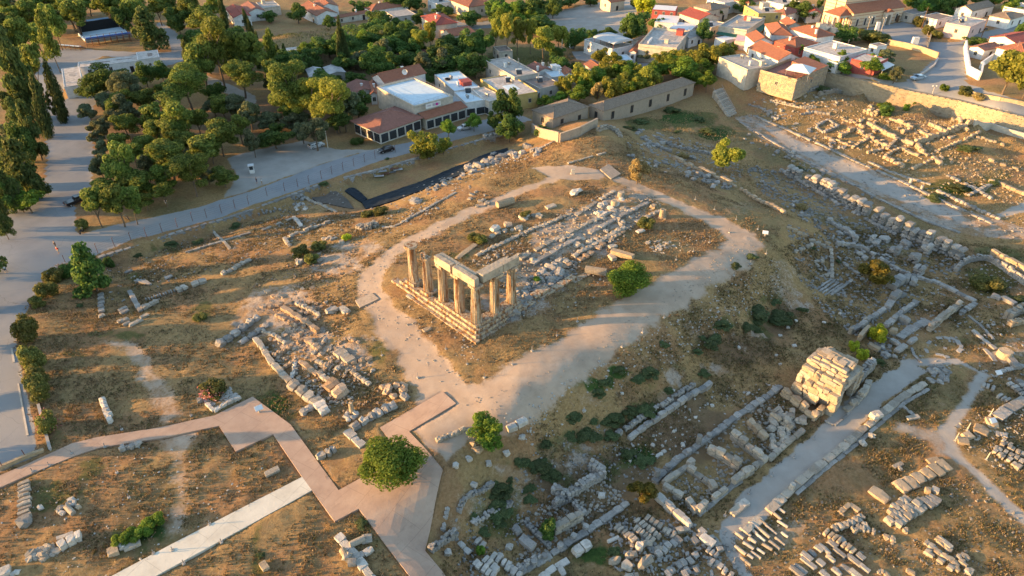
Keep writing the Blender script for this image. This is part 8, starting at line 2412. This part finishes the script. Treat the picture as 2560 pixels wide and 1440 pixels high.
# gate post and low wall at the site entrance
garden_wall('0,1175 60,1148 112,1130',.5,.35,W_OCHRE,'low kerb wall between the left road and the pink walkway',name='kerb_wall')
garden_wall('98,1015 112,1070 128,1128',.35,.25,W_RED if False else W_CONC,'thin kerb between hedge and field at the left',name='kerb_wall')
for i,(x,y)in enumerate(((163,655),(140,690),(78,770),(66,1145),(10,1172))):
 post(x,y,1.6,.06,'rusty gate post at the left roadside, '+ORD[i]+' from the top','gate posts at the left roadside',M_RUST,False)
# ------------------------------------------------------------------ cars
PAINT={}
def paint(name,col,metal=.3):
 m,nt,b=newmat(name);b.inputs['Base Color'].default_value=(*col,1);b.inputs['Roughness'].default_value=.28;b.inputs['Metallic'].default_value=metal
 b.inputs['Coat Weight'].default_value=.5;return m
M_TYRE=simple('tyre_rubber',(.02,.02,.02),.85,.2)
M_CHROME=simple('wheel_alloy',(.5,.5,.5),.35,.1,metal=.8)
M_LAMPW=simple('headlight_glass',(.7,.7,.68),.15,.05)
M_LAMPR=simple('taillight_glass',(.35,.02,.02),.2,.1)
def car(px,py,qx,qy,mat,label,Lc=4.4,Wc=1.78,hatch=False,pickup=False):
 """nose towards the second spot"""
 a,b=P(px,py),P(qx,qy)
 o=empty('parked_car',tuple((a+b)/2),math.atan2(b[1]-a[1],b[0]-a[0]),label,'car')
 X=Lc/2
 body=[(-X,.32),(-X,.80),(-X+.1,.93),(-X+.9,.97),(X-1.35,.93),(X-.35,.80),(X-.02,.66),(X,.36),(X-.25,.24),(-X+.25,.24)]
 if pickup:body=[(-X,.45),(-X,1.05),(-.2,1.05),(X-1.2,1.1),(X-.1,.95),(X,.45)]
 if hatch:cab=[(-X+.12,.93),(-X+.38,1.40),(-X+.75,1.47),(.25,1.47),(1.0,.92)]
 elif pickup:cab=[(-.35,1.05),(-.25,1.7),(.7,1.7),(1.15,1.08)]
 else:cab=[(-X+.55,.94),(-X+1.2,1.38),(-.25,1.43),(.35,1.40),(1.1,.92)]
 def loft(pr,w0,w1):
  n=len(pr);zs=[p[1]for p in pr];lo,hi=min(zs),max(zs);vs=[]
  for s in(-1,1):
   for x,z in pr:vs.append((x,s*(w0+(w1-w0)*(z-lo)/(hi-lo)),z))
  return vs,[tuple(range(n)),tuple(range(2*n-1,n-1,-1))]+[(i,(i+1)%n,n+(i+1)%n,n+i)for i in range(n)]
 v,f=loft(body,Wc/2,Wc/2-.06);MB().add(v,f).build('body',mat,o)
 v,f=loft(cab,Wc/2-.08,Wc/2-.28);c=MB().add(v,f).build('cabin',mat,o)
 x0,x1=cab[0][0],cab[-1][0];zt=max(p[1]for p in cab)
 top0=[p for p in cab if p[1]>zt-.12];xa,xb=min(p[0]for p in top0),max(p[0]for p in top0)
 for s in(-1,1):
  y0,y1=Wc/2-.075,Wc/2-.255
  m_=(xa+xb)/2
  for(p0,p1,p2,p3)in(((x0+.22,m_-.05,m_-.05,xa+.08)),((m_+.05,x1-.25,xb-.02,m_+.05))):
   vs=[(p0,s*y0,1.0),(p1,s*y0,1.0),(p2,s*y1,zt-.08),(p3,s*y1,zt-.08)];vs+=[(q_[0],q_[1]-s*.04,q_[2])for q_ in vs]
   MB().add(vs,[(0,1,2,3),(7,6,5,4),(0,4,5,1),(1,5,6,2),(2,6,7,3),(3,7,4,0)]).build('side_window',M_GLASS,c)
 for(xb0,xt,nm)in((x1,xb,'windscreen'),(x0,xa,'rear_window')):
  s=1 if xb0>xt else-1
  vs=[(xb0-s*.06+s*.03,-Wc/2+.16,1.0),(xb0-s*.06+s*.03,Wc/2-.16,1.0),(xt+s*.04,Wc/2-.32,zt-.05),(xt+s*.04,-Wc/2+.32,zt-.05)]
  vs+=[(q_[0]-s*.05,q_[1],q_[2]-.03)for q_ in vs]
  MB().add(vs,[(0,1,2,3),(7,6,5,4),(0,4,5,1),(1,5,6,2),(2,6,7,3),(3,7,4,0)]).build(nm,M_GLASS,c)
 for x in(-X+.8,X-.85):
  for s in(-1,1):
   w=MB().tube((x,s*(Wc/2-.2),.32),(x,s*(Wc/2+.01),.32),.32,n=16).build('wheel',M_TYRE,o)
   MB().tube((x,s*(Wc/2),.32),(x,s*(Wc/2+.025),.32),.2,n=12).build('rim',M_CHROME,w)
 for s in(-1,1):
  MB().box((X-.12,s*(Wc/2-.3),.66),(.22,.38,.16)).build('headlight',M_LAMPW,o)
  MB().box((-X+.04,s*(Wc/2-.25),.76),(.12,.3,.18)).build('taillight',M_LAMPR,o)
  MB().box((.95,s*(Wc/2+.06),.98),(.14,.18,.12)).build('wing_mirror',mat,o)
 for x in(X+.005,-X-.005):MB().box((x,0,.45),(.03,.5,.12)).build('number_plate',W_WHITE,o)
car(984,374,946,384,paint('black_paint',(.012,.012,.014)),'black hatchback parked at the roadside fence by the shops',4.3,hatch=True)
car(1177,320,1146,326,paint('silver_paint',(.55,.56,.57)),'silver white hatchback parked between the two round pavement trees',4.1,hatch=True)
car(770,374,812,362,paint('grey_silver_paint',(.42,.43,.44)),'silver car parked under the trees on the gravel left of the shops',4.4,hatch=True)
car(2314,192,2274,204,paint('pale_blue_paint',(.30,.38,.46)),'old pale blue saloon parked at the bend of the village road',4.9,1.85)
car(2470,73,2430,79,paint('dark_paint',(.015,.017,.022)),'shiny black car parked in front of the pink house',4.8,1.85)
car(1430,122,1420,117,paint('light_blue_paint',(.45,.52,.60)),'small pale car at the edge of the grassy plot by the garden pines',3.9,hatch=True)
car(2133,178,2158,173,paint('navy_paint',(.02,.05,.16)),'dark blue car half hidden under the awning by the crimson wall',4.1,hatch=True)
car(180,512,206,503,paint('black_van_paint',(.014,.015,.02)),'dark pickup parked at the edge of the grove on the left road',4.9,1.9,pickup=True)
# blue bins under the tree in the left road
for k,(x,y)in enumerate(((88,500),(97,497))):
 p=P(x,y);o=empty('waste_bin',tuple(p),YAW,('left','right')[k]+' blue waste bin under the tree in the left road','waste bin')
 MB().box((0,0,.65),(1.2,1.0,1.0),0,1.08).build('bin_body',M_BLUE,o);MB().box((0,0,1.22),(1.3,1.12,.12)).build('lid',M_BLUE,o)
 for a in(-1,1):MB().tube((a*.5,-.3,.1),(a*.5,.3,.1),.12,n=8).build('wheel',M_TYRE,o)
# ------------------------------------------------------------------ people
M_SKIN=simple('skin',(.42,.26,.18),.6,.1);M_HAIR=simple('dark_hair',(.03,.022,.018),.6,.2)
def skinned(name,pts,edges,rad,mat,parent,sub=1):
 me=bpy.data.meshes.new(name);me.from_pydata(pts,edges,[]);me.materials.append(mat)
 o=link(name,me,parent)
 md=o.modifiers.new('skin','SKIN');md.use_smooth_shade=True
 for v,r in zip(me.skin_vertices[0].data,rad):v.radius=(r,r)if not hasattr(r,'__len__')else r
 me.skin_vertices[0].data[0].use_root=True
 s=o.modifiers.new('sub','SUBSURF');s.levels=sub;s.render_levels=sub
 return o
def person(px,py,face,label,shirt,legs,hair=None,h=1.72,stride=.22,bag=False):
 p=P(px,py);k=h/1.75
 o=empty('person',tuple(p),face,label,'person');o.scale=(k,k,k)
 s=stride
 pts=[(0,0,.95),(0,0,1.18),(0,0,1.42),(0,0,1.52),(.02,0,1.64),(.0,0,1.75),(0,.09,.92),(s*.55,.10,.5),(s*.7,.10,.07),(s*.7+.16,.11,.03),(0,-.09,.92),(-s*.2,
-.10,.5),(-s*1.0,-.10,.09),(-s*1.0+.15,-.11,.03),(0,.19,1.40),(-s*.4,.25,1.13),(-s*.1,.26,.88),(.0,.26,.78),(0,-.19,1.40),(s*.3,-.25,1.13),(s*.8,-.25,.9),
(s*.95,-.25,.81)]
 ed=[(0,1),(1,2),(2,3),(3,4),(4,5),(0,6),(6,7),(7,8),(8,9),(0,10),(10,11),(11,12),(12,13),(2,14),(14,15),(15,16),(16,17),(2,18),(18,19),(19,20),(20,21)]
 rd=[.12,.11,.13,.055,.10,.07,.085,.06,.042,.035,.085,.06,.042,.035,.06,.042,.034,.03,.06,.042,.034,.03]
 skinned('body',pts,ed,rd,M_SKIN,o)
 ii=[0,1,2,14,15,18,19]
 skinned('shirt',[pts[i]for i in ii],[(0,1),(1,2),(2,3),(3,4),(2,5),(5,6)],[.145,.135,.15,.078,.06,.078,.06],shirt,o)
 ii=[0,6,7,10,11]
 pp=[pts[i]for i in ii]
 skinned('trousers',pp,[(0,1),(1,2),(0,3),(3,4)],[.14,.105,.08,.105,.08],legs,o)
 skinned('hair',[(.0,0,1.66),(-.02,0,1.78)],[(0,1)],[.108,.09],hair or M_HAIR,o)
 if bag:MB().box((-.2,0,1.25),(.16,.3,.42),0,.8).build('backpack',M_BLACK,o)
S_RED=simple('red_shirt',(.50,.04,.05),.8,.15);S_DARK=simple('dark_shirt',(.02,.025,.04),.8,.2);S_WHITE=simple('white_shirt',(.65,.65,.63),.8,.1);S_BLUE=simple('blue_jeans',
(.05,.08,.16),.8,.2);S_TAN=simple('tan_shorts',(.36,.28,.19),.8,.2)
person(141,620,YAW+2.6,'person in a dark top walking on the road just behind the red one',S_DARK,S_DARK)
person(148,634,YAW+2.8,'person in a red shirt walking down the road at the left',S_RED,S_TAN)
person(17,682,YAW+1.2,'person in a pale shirt walking at the far left edge of the road',S_WHITE,S_BLUE)
person(643,459,YAW+2.2,'person in dark clothes on the north road, left of the pair',S_DARK,S_BLUE)
person(656,462,YAW+2.0,'person in white on the north road, right of the pair',S_WHITE,S_TAN)
person(417,514,YAW+.5,'person in a white shirt standing at the grove edge by the road',S_WHITE,S_WHITE,bag=True)
# parked scooters at the grove edge
for k,(x,y)in enumerate(((205,582),(318,549))):
 p=P(x,y);o=empty('scooter',tuple(p),YAW+k,('left','right')[k]+' dark scooter parked at the grove edge on the road','scooter')
 for xx in(-.6,.6):MB().tube((xx,-.06,.25),(xx,.06,.25),.25,n=12).build('wheel',M_TYRE,o)
 MB().box((-.25,0,.6),(.9,.26,.3),0,.8).build('body',S_DARK,o);MB().box((-.3,0,.8),(.7,.24,.1)).build('seat',M_BLACK,o)
 MB().tube((.6,0,.3),(.42,0,1.0),.05,n=6).build('fork',M_METAL,o);MB().tube((.42,-.3,1.02),(.42,.3,1.02),.03,n=6).build('handlebar',M_METAL,o)
# dead pine beside the pavilion
p=P(866,330);o=empty('dead_tree',tuple(p),0,'bare dead pine trunk beside the shop pavilion','tree')
mb=MB();g=random.Random(4);a=Vector((0,0,-.2))
for i in range(5):
 b=a+Vector((g.uniform(-.25,.25),g.uniform(-.25,.25),1.9));mb.tube(a,b,.24-i*.04,.2-i*.04,7)
 for _ in range(2):
  t=g.uniform(0,6.28);c=b+Vector((math.cos(t)*1.5,math.sin(t)*1.5,g.uniform(-.2,.8)));mb.tube(b,c,.09,.03,5)
 a=b
mb.build('trunk',M_BARK,o)
# shop sign on the white terrace parapet
def banner():
 z=mat_z=None
 a=U(1062,266,h1(*U(1062,266,-4)[:2])+5.9);b=U(1099,256,a[2])
 d=math.hypot(b[0]-a[0],b[1]-a[1]);an=math.atan2(b[1]-a[1],b[0]-a[0])
 nrm=np.array([math.sin(an),-math.cos(an),0]);nrm=nrm if nrm[:2]@FW<0 else-nrm
 c=(a+b)/2+nrm*.5
 o=empty('shop_sign',tuple(c),an,'white lettered banner with a magenta spot on the white terrace shop','sign')
 s=1 if(np.array([math.sin(an),-math.cos(an)])@nrm[:2])<0 else-1
 MB().box((0,0,0),(d,.06,1.3)).build('banner',W_WHITE,o)
 lm=simple('sign_print',(.22,.16,.26),.7,.1);mg=simple('magenta_print',(.45,.03,.25),.7,.1)
 for i in range(5):MB().box((-d*.42+i*d*.06,s*.04,.1),(d*.03,.04,.35)).build('letter',lm,o)
 for i in range(8):MB().box((-d*.02+i*d*.06,s*.04,.05),(d*.025,.04,.7)).build('letter',lm,o)
 MB().tube((d*.24,s*.03,0),(d*.24,s*.08,0),.42,n=16).build('spot',mg,o)
banner()
# ------------------------------------------------------------------ each of a group of look-alikes gets its own place in the label
TENS=['','','twenty','thirty','forty','fifty','sixty','seventy','eighty']
ORDW=ORD+'seventeenth eighteenth nineteenth'.split()
def ordinal(n):
 if n<=19:return ORDW[n-1]
 t,u=divmod(n,10)
 return(TENS[t][:-1]+'ieth')if u==0 else TENS[t]+'-'+ORDW[u-1]
bpy.context.view_layer.update()
_same={}
for o in list(COL.objects):
 if o.parent is None and o.get('label')and o.get('category'):
  _same.setdefault(o['label'],[]).append(o)
for lb,os_ in _same.items():
 if len(os_)<2:continue
 def key(o):
  d=np.array(o.matrix_world.translation)-C0
  return float((d@_cr)/(d@_cf))
 os_.sort(key=key)
 for i,o in enumerate(os_):
  w='leftmost' if i==0 else('rightmost' if i==len(os_)-1 else ordinal(i+1)+' from left')
  o['label']=lb+', '+w
